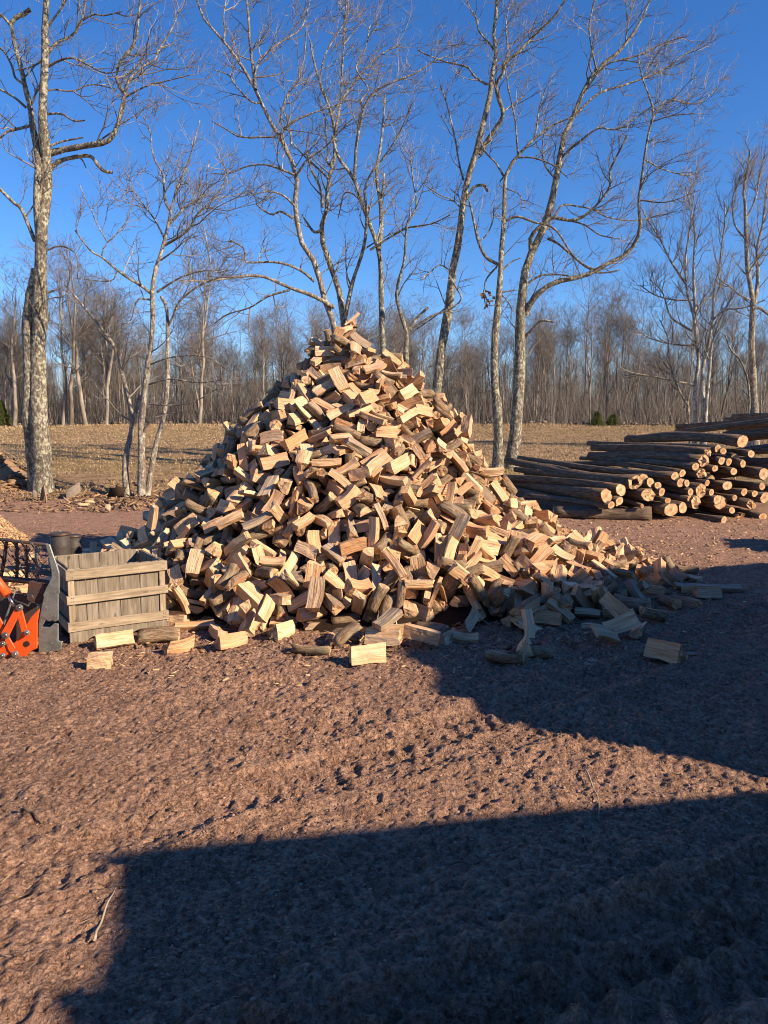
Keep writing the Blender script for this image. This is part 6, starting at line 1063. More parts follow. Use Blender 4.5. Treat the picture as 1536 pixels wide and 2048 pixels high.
(23,-176,900,91,-39,-23,-112),(6,65,1140,251,-18,-13,118),(3,101,840,58,124,-34,36),(22,116,1131,185,51,-121,-66),(7,311,1058,37,-12,28,27),(3,-135,1048,235,121,107,27),(2,-350,933,42,123,23,88),(16,-142,745,27,-143,-27,-74),(2,336,1187,26,84,27,137),(22,79,932,136,-84,-6,18),(4,50,1185,254,-29,-122,39),(15,-54,738,14,91,-33,130),
(1,125,856,50,-54,-10,6),(13,-393,965,8,110,-1,36),(5,-372,889,14,-4,164,50),(6,-335,1116,83,49,-165,38),(17,304,966,33,0,177,21),(4,220,1126,83,-10,9,42),(22,179,920,74,-154,5,-53),(16,60,1005,190,-153,32,-42),(6,-174,1060,222,14,-37,72),(21,253,944,44,74,65,106),(8,270,1207,52,47,15,53),(10,-254,1025,137,159,-11,97),
(21,-302,922,35,-8,-136,-116),(4,15,888,118,-123,-38,-73),(2,-154,1141,274,126,23,-18),(17,-319,1054,65,7,153,58),(7,-261,912,70,-46,7,-127),(2,9,1066,300,-23,53,41),(4,117,868,56,-136,14,30),(2,93,912,114,60,-7,-21),(19,244,1054,51,26,-14,52),(6,-188,1020,196,-6,153,-74),(5,281,1145,42,83,128,55),(17,-93,1458,35,110,17,61),
(20,-151,892,114,-107,28,-103),(14,26,804,51,-34,14,-93),(14,288,1207,40,-9,-39,-4),(19,-418,893,2,-4,-179,-37),(6,185,1128,116,-30,-58,-170),(0,185,1104,99,84,73,74),(4,170,975,78,-90,-23,39),(1,26,1078,275,-80,-8,-164),(3,-9,815,51,126,-24,79),(11,-192,1251,140,40,14,93),(4,-277,1061,118,6,162,-21),(17,-213,1120,205,23,-35,68),
(8,-93,1075,312,-164,-23,49),(4,-195,947,169,-78,22,95),(0,-366,1051,20,108,-17,-56),(14,-256,1165,159,9,-5,120),(9,-93,909,143,-25,-160,-16),(14,-132,967,191,-21,171,18),(21,287,1096,47,108,-126,-31),(21,114,1116,209,-17,-30,-74),(12,341,1115,21,-50,14,-95),(23,13,1063,283,-38,10,-5),(17,7,793,14,160,-30,53),(4,-37,1019,259,-73,41,-41),
(15,-394,1038,30,-97,-43,-91),(11,315,1142,26,57,-32,144),(5,-2,1031,279,105,29,16),(13,-64,1378,102,-162,-7,-67),(5,151,1141,132,-81,-153,9),(3,70,753,13,36,-25,67),(15,249,1206,56,41,-29,-151),(11,209,1144,96,86,-144,0),(14,-92,1149,305,78,15,76),(18,-179,1177,236,-91,-33,-103),(21,-341,1179,85,-87,-65,-89),(5,200,1113,83,16,23,-77),
(3,-299,1121,109,58,159,-47),(23,-435,1285,5,-178,0,-67),(0,172,1185,127,-21,77,-102),(6,255,1059,60,-90,-25,-98),(16,93,849,66,78,-28,76),(4,245,1004,53,-17,-40,37),(10,273,1061,50,-143,-41,-70),(20,-219,788,29,118,60,56),(4,265,909,32,68,-24,99),(1,-278,1012,94,28,-167,49),(23,126,1004,143,140,18,48),(8,367,1114,17,25,-171,21),
(17,-26,895,135,59,-1,77),(1,45,1095,265,-121,25,-62),(9,-76,1361,113,56,-20,73),(0,284,991,33,54,42,32),(20,-358,944,7,11,178,16),(9,-315,1114,69,102,31,54),(16,219,1054,74,180,16,14),(15,-328,910,27,-19,-21,-18),(5,300,1052,36,-46,-23,-89),(2,201,1133,99,57,-23,-5),(23,-30,1067,316,15,18,136),(21,163,978,90,8,-38,-25),
(10,-75,1087,332,21,173,20),(5,-363,1138,59,-119,-17,38),(5,56,1070,262,-20,1,-141),(21,232,978,48,33,175,21),(21,35,948,168,-140,-16,-108),(9,-48,872,114,157,13,-53),(13,329,991,23,23,-168,3),(8,-37,1041,294,175,-15,77),(6,-415,1128,23,25,-178,25),(3,155,816,31,169,22,52),(15,139,915,87,5,-159,-20),(17,157,798,13,95,5,56),
(8,-29,1073,301,-64,45,-152),(9,77,1218,204,-145,-13,27),(22,308,1161,35,12,20,49),(0,93,969,143,-168,-12,-74),(12,201,1044,95,93,-21,-123),(10,-234,1193,146,150,17,-103),(11,-217,1106,216,129,17,118),(21,-309,894,31,-65,-49,-27),(22,188,927,58,-3,-109,97),(17,-341,1100,63,44,-64,43),(12,-253,1197,150,37,0,-87),(12,149,1069,146,81,-15,90),
(19,-117,966,197,-163,-18,32),(22,-4,887,116,-139,10,68),(12,-314,1106,115,-99,-19,-6),(23,-237,829,18,-50,65,-91),(8,-113,1101,306,37,-25,45),(7,104,952,136,-155,-26,43),(21,-705,1246,6,1,-1,39),(5,-265,865,26,50,11,-30),(1,161,919,71,-76,59,-117),(8,-289,983,52,-61,-55,81),(4,242,1039,55,-62,12,-106),(21,7,825,74,-45,168,54),
(15,-165,1146,262,-56,39,72),(23,-173,873,74,127,14,-41),(11,168,916,63,110,27,113),(3,-18,896,128,-9,-5,31),(2,22,1053,268,-130,13,87),(1,-72,1486,23,-87,34,48),(15,244,850,21,36,14,-170),(14,-188,930,97,-115,-39,97),(22,195,1094,98,-26,-135,71),(0,172,880,46,-101,37,-34),(7,52,922,144,-34,42,-166),(8,-142,805,39,64,170,-5),
(15,137,1021,129,161,-83,-13),(10,-191,913,102,166,19,-76),(17,118,1040,161,-87,-41,-113),(1,218,846,28,-43,11,44),(18,-17,1062,295,1,37,137),(9,220,1127,93,57,-179,24),(5,340,862,7,20,2,104),(13,-384,1102,35,-112,-43,-83),(2,-44,1036,282,-146,-8,93),(1,337,1285,10,-71,-9,-155),(5,220,997,57,-154,1,-4),(20,-215,866,61,3,8,73),
(20,227,1103,90,-97,-7,99),(1,-176,1157,246,-49,178,31),(7,223,1046,66,158,16,27),(3,134,1072,157,89,147,-32),(22,-197,1059,207,23,-166,-49),(15,-30,834,76,139,13,-28),(14,-369,1295,18,-31,-140,40),(11,74,1373,76,36,-11,-4),(10,54,951,167,17,138,83),(0,96,1024,187,21,32,-152),(6,-154,1165,258,143,36,66),(4,304,930,20,85,6,162),
(4,-184,1096,223,-104,-17,-84),(1,-92,1365,98,-51,-171,-46),(18,-172,832,43,129,48,4),(13,-147,1122,259,28,130,3),(9,37,1389,61,-24,-50,121),(14,184,945,75,115,-10,-22),(14,-282,885,16,-1,179,-65),(5,9,799,31,-152,-10,-12),(1,-6,874,106,29,33,-29),(15,-95,1056,287,64,34,-37),(3,-205,1014,171,-106,19,-117),(7,138,1079,150,-19,-61,3),
(3,-73,1253,212,14,-18,-95),(2,-4,976,227,-9,-161,15),(23,26,936,162,-180,9,75),(16,88,1110,230,-35,-23,-35),(2,124,1049,168,93,24,-13),(0,332,1132,32,-86,54,113),(20,242,1073,72,169,19,16),(20,41,769,24,2,39,-101),(22,-257,991,138,-9,21,27),(12,16,852,97,129,-40,-84),(9,132,1061,157,79,162,-23),(16,104,1200,190,-12,-30,89),
(4,404,940,6,-7,-1,-18),(20,4,879,119,57,9,-98),(18,271,1280,33,36,23,75),(15,381,975,14,113,36,31),(10,191,837,18,-105,-67,9),(18,-336,903,12,-66,20,141),(11,-112,1136,302,9,-62,-4),(15,-247,904,82,-166,-43,-31),(7,-50,772,37,-92,-15,-67),(1,-17,869,108,-162,-15,-31),(20,-578,1190,5,-94,2,132),(10,172,1269,53,-78,-170,17),
(4,293,1019,42,-10,128,-13),(4,288,1252,35,48,147,-65),(6,-10,841,77,-27,-115,-53),(2,-180,1119,240,8,8,0),(7,-120,1044,265,-29,-103,116),(16,65,917,129,-32,-121,20),(17,-80,1100,338,-24,74,79),(20,-344,1161,74,72,107,46),(18,-303,993,73,-68,31,-158),(0,-193,1104,231,-131,-5,0),(16,-104,907,156,9,29,-70),(16,-133,1062,259,176,6,-39),
(1,388,1143,20,-128,34,30),(13,300,1037,52,-122,113,-2),(2,-316,1016,55,-42,-164,34),(21,-84,919,159,-176,-23,6),(13,27,1094,289,78,-46,-135),(12,244,959,52,-21,-150,61),(23,-185,1051,222,15,141,68),(13,-307,1151,88,110,-77,-51),(0,-116,1149,298,158,-32,19),(10,155,999,101,-131,30,72),(23,-144,1042,234,75,-13,-13),(10,-19,996,257,4,170,-64),
(14,74,971,179,-159,0,-33),(17,193,1181,96,4,155,61),(1,-328,1066,57,127,26,-47),(22,-368,985,16,-66,16,-11),(13,39,1195,257,-83,-45,-102),(9,-302,1218,84,-20,-7,-99),(5,-204,857,50,86,157,8),(6,-117,1194,287,-5,64,-26),(10,163,866,44,-23,-54,-155),(17,-324,949,43,46,21,-114),(3,24,1267,178,-25,-170,8),(3,-147,1093,249,-60,8,-16),
(11,184,1110,116,-51,71,15),(11,-189,796,32,-65,-33,58),(5,25,896,138,19,-45,64),(8,-376,953,17,-33,-57,48),(6,232,1215,78,59,51,-94),(22,-223,869,69,44,119,46),(6,-349,1146,92,170,-38,-51),(2,27,1131,277,119,39,-48),(1,120,1093,182,-66,-18,-53),(5,-338,961,39,-108,-102,-18),(5,212,1231,78,128,-10,-115),(9,9,1071,309,-140,35,2),
(6,201,873,37,135,-5,72),(6,-185,1026,209,-18,-21,-12),(21,-258,1005,140,167,-1,-11),(14,12,1082,314,31,-176,-7),(22,246,979,54,96,30,46),(6,-102,1121,323,74,-15,-124),(14,124,936,102,-28,-171,42),(15,51,1166,268,-43,28,-42),(13,343,1159,31,-16,23,-162),(9,-365,1237,38,72,-50,74),(0,-6,917,158,24,152,61),(20,-189,923,116,128,1,40),
(8,-25,989,232,62,-63,57),(12,25,1112,298,129,-33,-79),(17,-57,1073,335,-78,22,36),(8,314,1014,32,81,-16,-122),(22,197,1172,100,-80,-19,-125),(5,358,1247,22,-170,-2,56),(21,-315,1102,83,75,-1,-139),(20,45,958,182,58,-26,109),(11,-280,1066,128,-29,-30,-44),(7,-206,873,67,156,9,-89),(4,-169,840,68,55,33,146),(17,-286,1008,111,-125,-10,27),
(3,185,860,49,-29,-175,55),(10,-221,950,101,-134,35,-100),(20,315,1162,40,145,-5,77),(11,117,973,142,4,44,-10),(18,-158,971,185,44,-11,-154),(0,179,828,6,-38,-9,-58),(23,-80,902,158,44,-9,-123),(3,-50,1135,373,15,40,-151),(7,212,1003,66,-9,-176,-45),(15,56,1133,253,-95,-48,28),(2,-111,1181,262,64,61,129),(9,244,1058,70,-42,-54,-84),
(9,171,995,114,101,-4,-117),(2,21,875,106,-82,-12,-164),(20,-168,1166,259,-157,46,38),(15,290,983,37,146,3,66),(12,-367,1005,37,-125,-41,-92),(9,-227,1055,177,-6,-45,-94),(12,156,1170,146,77,-72,71),(20,-93,1112,334,-45,-156,14),(16,-145,897,105,-28,-70,7),(2,-278,853,21,20,-4,83),(14,254,1123,61,-27,-48,40),(17,85,1007,179,59,-147,-16),
(22,-358,867,21,159,-30,33),(3,339,1208,29,50,160,-6),(13,-252,1032,154,92,-13,93),(15,-65,835,67,167,-11,41),(10,93,1140,239,31,148,35),(5,-37,901,145,-60,160,-3),(10,-114,1009,233,-171,-17,-1),(9,-467,1093,8,-49,-1,-60),(11,-50,929,187,15,-10,52),(15,308,1078,40,-93,-6,-131),(11,-77,1039,280,69,158,-16),(11,217,1231,87,-3,-42,167),
(0,90,1157,232,47,9,-133),(6,414,1269,14,108,-26,-98),(5,109,1116,223,48,28,135),(15,173,1005,100,-39,-149,-8),(6,-138,1106,282,-14,15,-108),(11,260,1086,60,44,-3,125),(6,127,1070,172,-165,-11,-61),(9,-289,1016,89,43,-43,104),(21,264,1132,57,0,12,-93),(13,-350,1207,56,-74,59,2),(9,183,845,39,-67,-147,50),(15,-264,1081,142,-108,-8,-69),
(10,171,1053,112,-64,-46,-73),(0,360,1059,28,135,-34,-23),(9,-61,1095,340,168,27,-41),(11,339,1051,33,-93,-20,63),(15,213,1097,90,-167,-11,85),(10,-177,910,77,-86,-19,-143),(6,-350,937,19,99,-17,134),(12,-128,1072,263,-6,-138,120),(15,114,1080,198,-81,10,66),(5,-436,1159,9,85,179,-4),(15,78,1100,244,56,23,69),(14,-142,986,213,59,-18,-100),
(0,-299,1091,103,1,106,44),(22,-198,1070,220,139,24,-17),(3,-171,958,190,84,3,-70),(12,43,1115,277,58,-152,-6),(23,-230,1210,158,-18,4,160),(13,-199,1123,225,-9,135,85),(13,-140,1007,229,30,-11,-63),(20,-444,984,7,140,-1,11),(4,-295,922,20,94,94,9),(14,265,883,23,99,-20,15),(15,76,1197,216,173,-16,-16),(19,26,1067,292,-87,2,139),
(5,-75,1265,217,133,-23,-95),(11,385,1172,23,-37,-48,93),(4,-104,893,125,-5,117,86),(10,-286,1099,126,129,-4,-28),(6,-353,1133,77,-144,2,22),(6,-138,1329,161,56,-41,-137),(7,-338,1088,45,43,-178,-9),(8,-359,1060,44,18,-117,122),(9,-359,1196,48,7,-44,-11),(10,112,1145,201,-152,33,73),(0,160,1108,120,-63,34,-50),(21,263,1258,53,100,-45,-101),
(12,-301,961,44,66,-46,25),(21,-107,1137,324,-112,-25,-107),(6,346,1187,38,67,45,-94),(15,131,1016,158,-160,-4,98),(19,155,1177,119,42,125,-5),(2,-163,990,194,-119,-10,-122),(10,10,1039,286,-12,-173,-4),(10,274,1163,52,41,-136,18),(3,14,806,58,-68,73,107),(1,-240,1021,154,-146,24,-83),(12,-41,1060,323,90,-30,91),(5,179,1071,109,175,43,-29),
(21,-258,968,82,140,-29,-50),(23,-238,1183,156,1,-9,65),(23,290,942,29,36,127,-91),(23,-190,1394,47,93,146,7),(17,215,1373,31,-35,-72,-121),(17,-73,898,151,107,26,80),(11,162,1026,114,-76,-51,60),(18,80,1161,257,-138,-6,-27),(7,129,1008,150,163,15,14),(0,335,1082,27,-10,37,130),(8,-286,1135,115,-158,-3,95),(14,322,947,29,-55,114,-89),
(12,60,971,190,118,6,-84),(15,-194,978,139,99,-25,-70),(18,85,1182,228,32,16,-47),(4,-31,1249,251,-176,-28,-40),(20,-330,1046,77,-114,-11,89),(5,-146,1101,256,-77,122,-54),(13,335,1277,24,7,3,129),(17,-261,890,48,-7,-178,-66),(11,375,1290,11,-2,-23,-42),(16,68,945,140,-46,-66,141),(10,269,871,18,53,152,12),(0,280,1132,45,-163,2,7),
(7,-107,1133,302,-121,23,-99),(21,192,975,73,-66,-3,0),(5,73,1180,246,34,-165,23),(20,43,1057,278,-24,-34,-38),(13,-140,1165,272,-12,-135,101),(15,-349,975,50,166,33,4),(3,232,1054,85,-151,-6,-52),(15,150,1027,153,116,-3,7),(5,181,991,96,108,-152,-7),(4,-236,1159,178,-105,-66,20),(2,73,969,189,141,18,-90),(1,348,1142,33,-71,28,29),
(5,-112,783,19,-135,-20,102),(19,-14,920,177,-147,-31,26),(21,71,854,74,107,-97,64),(3,-308,1137,112,-54,15,-41),(4,346,969,22,59,-27,-111),(23,177,896,62,149,9,35),(22,-291,1080,135,54,14,49),(15,190,1201,96,89,13,60),(23,-158,894,101,103,-29,135),(3,47,918,163,-18,46,164),(8,-59,1102,356,161,-19,65),(23,-273,1134,135,96,101,-50),
(15,-372,1055,47,0,100,-69),(3,-269,979,98,8,-39,-89),(19,61,1157,268,-21,-149,-27),(11,-265,1160,165,19,43,-119),(14,-12,1094,312,-55,16,-138),(23,-352,1003,45,-18,-54,142),(10,328,1263,21,-19,140,50),(14,16,1098,305,71,41,141),(4,363,871,6,-7,-1,-56),(16,153,929,79,-15,-119,-118),(0,186,1237,100,163,32,40),(14,325,1241,26,18,-2,150),
(17,-97,929,178,46,9,-167),(23,243,1077,81,11,-29,-142),(17,172,1093,122,55,-41,162),(17,-536,998,10,89,-21,-29),(18,285,1227,35,-79,-6,-118),(8,318,1146,41,36,-12,63),(17,-350,1035,62,82,-5,-100),(13,79,1262,172,40,125,-45),(12,-374,1175,39,5,-155,-93),(10,81,832,62,113,-1,135),(2,-183,793,39,52,-79,-76),(6,-278,1210,128,55,54,-69),
(2,83,1067,233,156,35,-18),(3,-512,1266,3,179,0,-61),(6,-309,1097,78,-145,-41,29),(23,-351,965,40,81,9,102),(16,-168,821,59,-34,28,-158),(2,293,1188,40,-56,48,21),(13,-85,1149,322,0,158,-89),(14,-292,919,48,-179,-22,52),(5,97,816,51,-29,-25,8),(12,-302,893,28,-114,32,122),(13,-316,973,60,46,19,153),(22,222,1009,68,41,-138,23),
(10,-68,1076,343,-25,-62,-38),(16,-227,899,72,-117,4,36),(0,-39,1225,244,89,141,-36),(18,-298,1184,93,11,-23,142),(16,232,985,64,-39,0,38),(3,251,1137,77,-63,12,-7),(7,-239,990,141,17,-166,77),(0,-35,1280,210,-125,-3,26),(18,-158,1022,220,-27,-50,-166),(13,153,1241,105,47,-153,9),(6,-166,1093,245,131,8,119),(21,-118,1179,285,-60,-12,172),
(15,-56,996,239,-21,-167,-43),(15,111,1082,210,-96,-13,-151),(0,174,1207,94,-141,31,-4),(18,273,984,53,107,-3,144),(11,-186,969,155,56,-28,96),(21,216,1065,95,25,28,102),(22,251,1156,61,64,44,111),(3,-162,904,132,10,-164,48),(7,83,920,131,6,-73,51),(12,191,953,88,104,35,74),(8,118,863,69,44,39,34),(20,201,986,78,-97,60,82),
(5,409,1043,16,44,56,-32),(4,-129,1089,282,44,32,-76),(20,225,1036,76,71,31,12),(10,22,1187,287,0,12,-103),(3,55,783,36,-27,66,146),(22,-60,915,158,57,-127,-18),(2,-375,1261,31,-1,144,44),(21,-114,1004,243,-138,-19,53),(8,245,1203,72,28,-134,-85),(2,-322,928,43,-43,154,71),(3,267,1037,58,32,138,-92),(8,36,1167,280,-35,23,141),
(12,-376,1078,51,59,-179,3),(3,348,1113,34,176,-20,-32),(0,312,966,24,-63,8,26),(11,-497,1213,4,180,0,-25),(13,-289,1126,128,-107,23,-48),(1,-174,1038,212,130,-23,-28),(4,249,1236,64,28,-43,-34),(19,81,889,101,171,14,-63),(14,81,1080,249,35,40,28),(17,142,1171,147,-108,-11,-80),(22,-335,1074,84,-147,-9,12),(0,161,1109,135,30,-171,58),
(11,-81,946,203,-20,161,-31),(8,418,1479,5,-16,179,63),(12,-183,910,126,73,-18,78),(8,-194,1117,232,-55,-11,-177),(13,-169,1127,256,165,-46,-9),(14,-82,921,170,5,24,-152),(10,-266,1125,138,-82,-66,20),(13,-390,1052,43,-52,22,-39),(16,-3,934,175,113,-61,9),(10,-318,1180,98,-95,40,-92),(9,226,1047,88,29,170,-49),(17,215,1516,6,27,-1,-149),
(13,-375,1093,58,-84,13,7),(4,-207,976,154,4,12,75),(17,-80,959,207,59,12,154),(0,-120,801,39,-114,-46,-72),(14,-207,1044,204,14,-162,-9),(18,123,1014,145,35,-2,-148),(10,-423,1087,20,-112,-22,52),
]
# ------------------------------------------------------------------ firewood
SP = [split_proto(k) for k in range(24)]
def split_mesh(k):
    V, F, M, G, kind = SP[k]
    me = bpy.data.meshes.new('split_log'); me.from_pydata(V, [], F); me.update()
    me.polygons.foreach_set('material_index', M)
    me.polygons.foreach_set('use_smooth', [m == 1 for m in M])
    a = me.attributes.new('lc', 'FLOAT_VECTOR', 'POINT'); a.data.foreach_set('vector', [c for g in G for c in g])
    for m in (M_SPLIT, M_BARK, M_END): me.materials.append(m)
    return me
SPM = [split_mesh(k) for k in range(24)]
KIND = {'wedge': 'wedge log', 'half': 'half log', 'slab': 'flat slab', 'block': 'squared log', 'round': 'round log', 'shim': 'thin splinter'}
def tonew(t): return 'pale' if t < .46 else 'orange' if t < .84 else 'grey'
recs = []
def loose(k, px, py, yaw, roll, pitch=0, sc_=1.0, sw=1.0, tn=.2, label='', z=None, name='split_log', lift=0):
    p = atz(px, py); sc_ *= 1.14; sw *= 1.12
    q = Quaternion((0, 0, 1), math.radians(yaw)) @ Quaternion((0, 1, 0), math.radians(pitch)) @ Quaternion((1, 0, 0), math.radians(roll))
    V = [q @ Vector((v[0] * sc_, v[1] * sw, v[2] * sw)) for v in SP[k][0]]
    g = gh(p.x, p.y); zz = g - min(v.z for v in V) - .012 + lift
    front = min(v.y for v in V)
    o = new_obj(name, SPM[k]); o.rotation_mode = 'QUATERNION'; o.rotation_quaternion = q; o.scale = (sc_, sw, sw)
    o.location = (p.x, p.y - front * .8, zz); o['tone'] = tn
    tag(o, label, 'firewood', 'firewood pieces lying loose on the mud'); recs.append(o.location.copy())
    return o
loose(4, 195, 1340, 12, 95, 0, .5, 1.05, .1, 'short pale squared block lying alone on the mud in front of the crate')
loose(0, 353, 1306, 46, -75, 0, .85, .95, .55, 'orange faced wedge of wood on the mud just right of the crate')
loose(9, 458, 1302, 44, -105, 0, .9, .95, .60, 'orange faced wedge leaning on the mud between the crate corner and the pile')
loose(2, 312, 1286, 12, 20, 0, 1.15, 1.15, .3, 'brown barked half log lying across the crate corner')
loose(6, 385, 1264, 14, 60, 0, 1.0, .7, .5, 'curved pale split resting behind the barked log at the crate corner')
loose(10, 622, 1314, -10, 160, 0, 1.1, .95, .25, 'half log with brown bark and pale sawn right end lying in front of the pile')
loose(4, 660, 1280, 80, 20, 0, .35, .6, .15, 'tiny pale block standing behind the barked half log in front of the pile')
loose(1, 735, 1332, 19, -105, 0, 1.05, 1.15, .12, 'large very pale wedge lying alone in the sun in front of the pile centre')
loose(2, 692, 1280, -22, 30, 0, 1.0, .9, .3, 'dark barked half log touching the foot of the pile behind the large pale wedge')
loose(9, 560, 1282, 62, -100, 0, .9, 1.1, .35, 'pale wedge with its fan shaped sawn end to the camera at the pile foot')
loose(3, 785, 1272, 3, 92, 0, 1.1, .9, .35, 'broad pinkish slab lying flat at the foot of the pile')
loose(10, 860, 1268, -22, 10, 0, 1.1, 1.2, .2, 'stout barked half log with splintered pale right end at the pile foot')
loose(6, 895, 1286, 60, -110, 0, .7, .8, .3, 'small wedge with its sawn end to the camera below the stout barked half log')
loose(8, 932, 1286, -14, 30, 0, .7, .75, .5, 'small orange squared split with its sawn end to the right at the pile foot')
loose(0, 945, 1262, 62, -110, -25, .95, .9, .2, 'wedge log propped up on its end at the pile foot, sawn end toward the camera')
loose(9, 1056, 1316, 78, -118, 0, .8, 1.1, .3, 'pale wedge with its triangular sawn end to the camera at the shadow edge')
loose(8, 1062, 1292, 95, 10, -62, .8, .9, .3, 'pale squared split standing up behind the triangular wedge at the shadow edge', lift=.05)
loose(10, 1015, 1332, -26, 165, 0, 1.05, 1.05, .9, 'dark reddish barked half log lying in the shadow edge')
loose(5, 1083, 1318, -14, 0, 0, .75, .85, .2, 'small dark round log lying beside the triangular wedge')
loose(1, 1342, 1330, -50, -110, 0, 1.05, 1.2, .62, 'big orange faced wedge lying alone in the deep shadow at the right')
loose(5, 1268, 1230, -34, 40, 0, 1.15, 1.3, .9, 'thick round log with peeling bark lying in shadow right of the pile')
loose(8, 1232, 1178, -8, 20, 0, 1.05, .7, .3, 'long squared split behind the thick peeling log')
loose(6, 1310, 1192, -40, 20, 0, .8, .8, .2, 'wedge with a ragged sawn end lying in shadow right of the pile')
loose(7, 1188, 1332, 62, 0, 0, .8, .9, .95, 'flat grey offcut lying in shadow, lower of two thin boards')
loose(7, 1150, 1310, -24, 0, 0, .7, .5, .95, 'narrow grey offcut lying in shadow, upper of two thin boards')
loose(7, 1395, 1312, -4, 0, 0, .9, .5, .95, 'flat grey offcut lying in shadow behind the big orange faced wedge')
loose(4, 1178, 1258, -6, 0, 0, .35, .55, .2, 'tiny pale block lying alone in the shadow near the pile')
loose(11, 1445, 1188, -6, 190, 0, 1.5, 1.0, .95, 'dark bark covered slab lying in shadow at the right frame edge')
loose(5, 1375, 1146, -5, 60, 0, 1.0, .9, .2, 'dark round log at the far right tail of the pile')

pile_rng = random.Random(3)
sv, sf, sm, slc, stn = [], [], [], [], []; so_ = 0
ind = []
for k, fl, x, y, z, a, b_, c in [(r[0], 1) + r[1:] for r in BIG_SPLITS] + [(r[0], 0) + r[1:] for r in OTHER_SPLITS]:
    p = Vector((x / 100, y / 100, z / 100)); q = Euler((math.radians(a), math.radians(b_), math.radians(c))).to_quaternion()
    tn = pile_rng.random()
    # fresh orange wood sits high and to the right, pale below
    tn = min(.84, max(.01, tn * .8 + .10 * (p.z - .8) + .06 * p.x)) if tn < .9 else tn
    if p.z < .4 and min((p - r).length for r in recs) < .3: continue
    if fl:
        o = bpy.data.objects.new('split_log', SPM[k]); C.objects.link(o); o.rotation_mode = 'QUATERNION'
        o.location = p; o.rotation_quaternion = q; o['tone'] = tn; ind.append((o, p, q, tn, SP[k][4]))
    else:
        V, F, M, G, _ = SP[k]; Rm = np.array(q.to_matrix()); 
        sv.append(np.array(V) @ Rm.T + np.array(tuple(p))); sf += [tuple(i + so_ for i in f) for f in F]; sm += M; slc.append(np.array(G)); stn.append(np.full(len(V), tn)); so_ += len(V)
me = bpy.data.meshes.new('firewood_heap'); me.from_pydata(np.concatenate(sv).tolist(), [], sf); me.update()
me.polygons.foreach_set('material_index', sm); me.polygons.foreach_set('use_smooth', [m == 1 for m in sm])
a = me.attributes.new('lc', 'FLOAT_VECTOR', 'POINT'); a.data.foreach_set('vector', np.concatenate(slc).astype(np.float32).ravel())
a = me.attributes.new('tone_g', 'FLOAT', 'POINT'); a.data.foreach_set('value', np.concatenate(stn).astype(np.float32))
for m in (M_SPLIT, M_BARK, M_END): me.materials.append(m)
heap = new_obj('firewood_heap', me); tag(heap, 'mass of split firewood making up the rest of the tall pile', kind='stuff')
# names for the ones that show largest, by their look and their place on the pile
def look(o, p, q, tn, kind):
    px, py = proj(p)
    ax = q @ Vector((1, 0, 0)); a2 = proj(p + ax * .2); sx, sy = a2[0] - px, a2[1] - py; L = math.hypot(sx, sy)
    if L < 14: pose = 'end on'
    else:
        an = math.degrees(math.atan2(-sy, sx)) % 180
        pose = 'level' if an < 18 or an > 162 else 'slanting right' if an < 65 else 'upright' if an < 115 else 'slanting left'
    rows_ = [(740, 'peak'), (850, 'upper slope'), (950, 'middle slope'), (1050, 'lower middle'), (1140, 'lower slope'), (2000, 'foot')]
    ri = next(i for i, (yy, _) in enumerate(rows_) if py < yy); row = rows_[ri][1]
    t = (min(max(py, 640), 1200) - 640) / 560; l, r = 660 - t * 420, 740 + t * 600; f = (px - l) / (r - l)
    cl = 'far left' if f < .15 else 'left' if f < .38 else 'centre' if f < .62 else 'right' if f < .85 else 'far right'
    return px, py, f'{tonew(tn)} split {KIND[kind]} {pose}', f'on the {row}, {cl} of the pile'
seen = {}
for rec in ind:
    px, py, lk, pl = look(*rec); seen.setdefault((lk, pl), []).append((px, py, rec[0]))
for (lk, pl), L in seen.items():
    if len(L) == 1: names = ['']
    else:
        L.sort(key=lambda s: s[0] + 0 * s[1]); n = len(L)
        names = [['leftmost', 'rightmost'], ['leftmost', 'middle one', 'rightmost'], ['leftmost', 'second from left', 'second from right', 'rightmost']][n - 2] if n <= 4 else ['leftmost'] + [f'{["second", "third", "fourth", "fifth", "sixth", "seventh", "eighth"][i % 7]} from left' for i in range(n - 2)] + ['rightmost']
    for (px, py, o), nm in zip(L, names):
        lab = f'{lk}, {pl}' if not nm else f'{nm} {lk} {pl}'.replace('on the ', 'on ')
        tag(o, lab.replace(' split half log', ' half log').replace(' split squared', ' squared').replace(' split round', ' round').replace(' of the pile', '') if len(lab.split()) > 16 else lab, 'firewood', 'split logs heaped in the firewood pile')
# dark sheet added inside the heap, its colour standing in for shade between splits
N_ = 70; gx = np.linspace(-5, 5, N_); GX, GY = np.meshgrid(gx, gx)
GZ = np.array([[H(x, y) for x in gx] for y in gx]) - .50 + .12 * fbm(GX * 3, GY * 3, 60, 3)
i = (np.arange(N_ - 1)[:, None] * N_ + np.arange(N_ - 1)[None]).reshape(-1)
o = new_obj('gap_shade_core', np_mesh('gap_shade_core', np.stack([GX + PX, GY + PY, GZ], -1), np.stack([i, i + 1, i + N_ + 1, i + N_], -1)), [M_SHADE_DARKWOOD]); tag(o, 'dark sheet inside the firewood pile standing in for shade between the logs', kind='stuff')

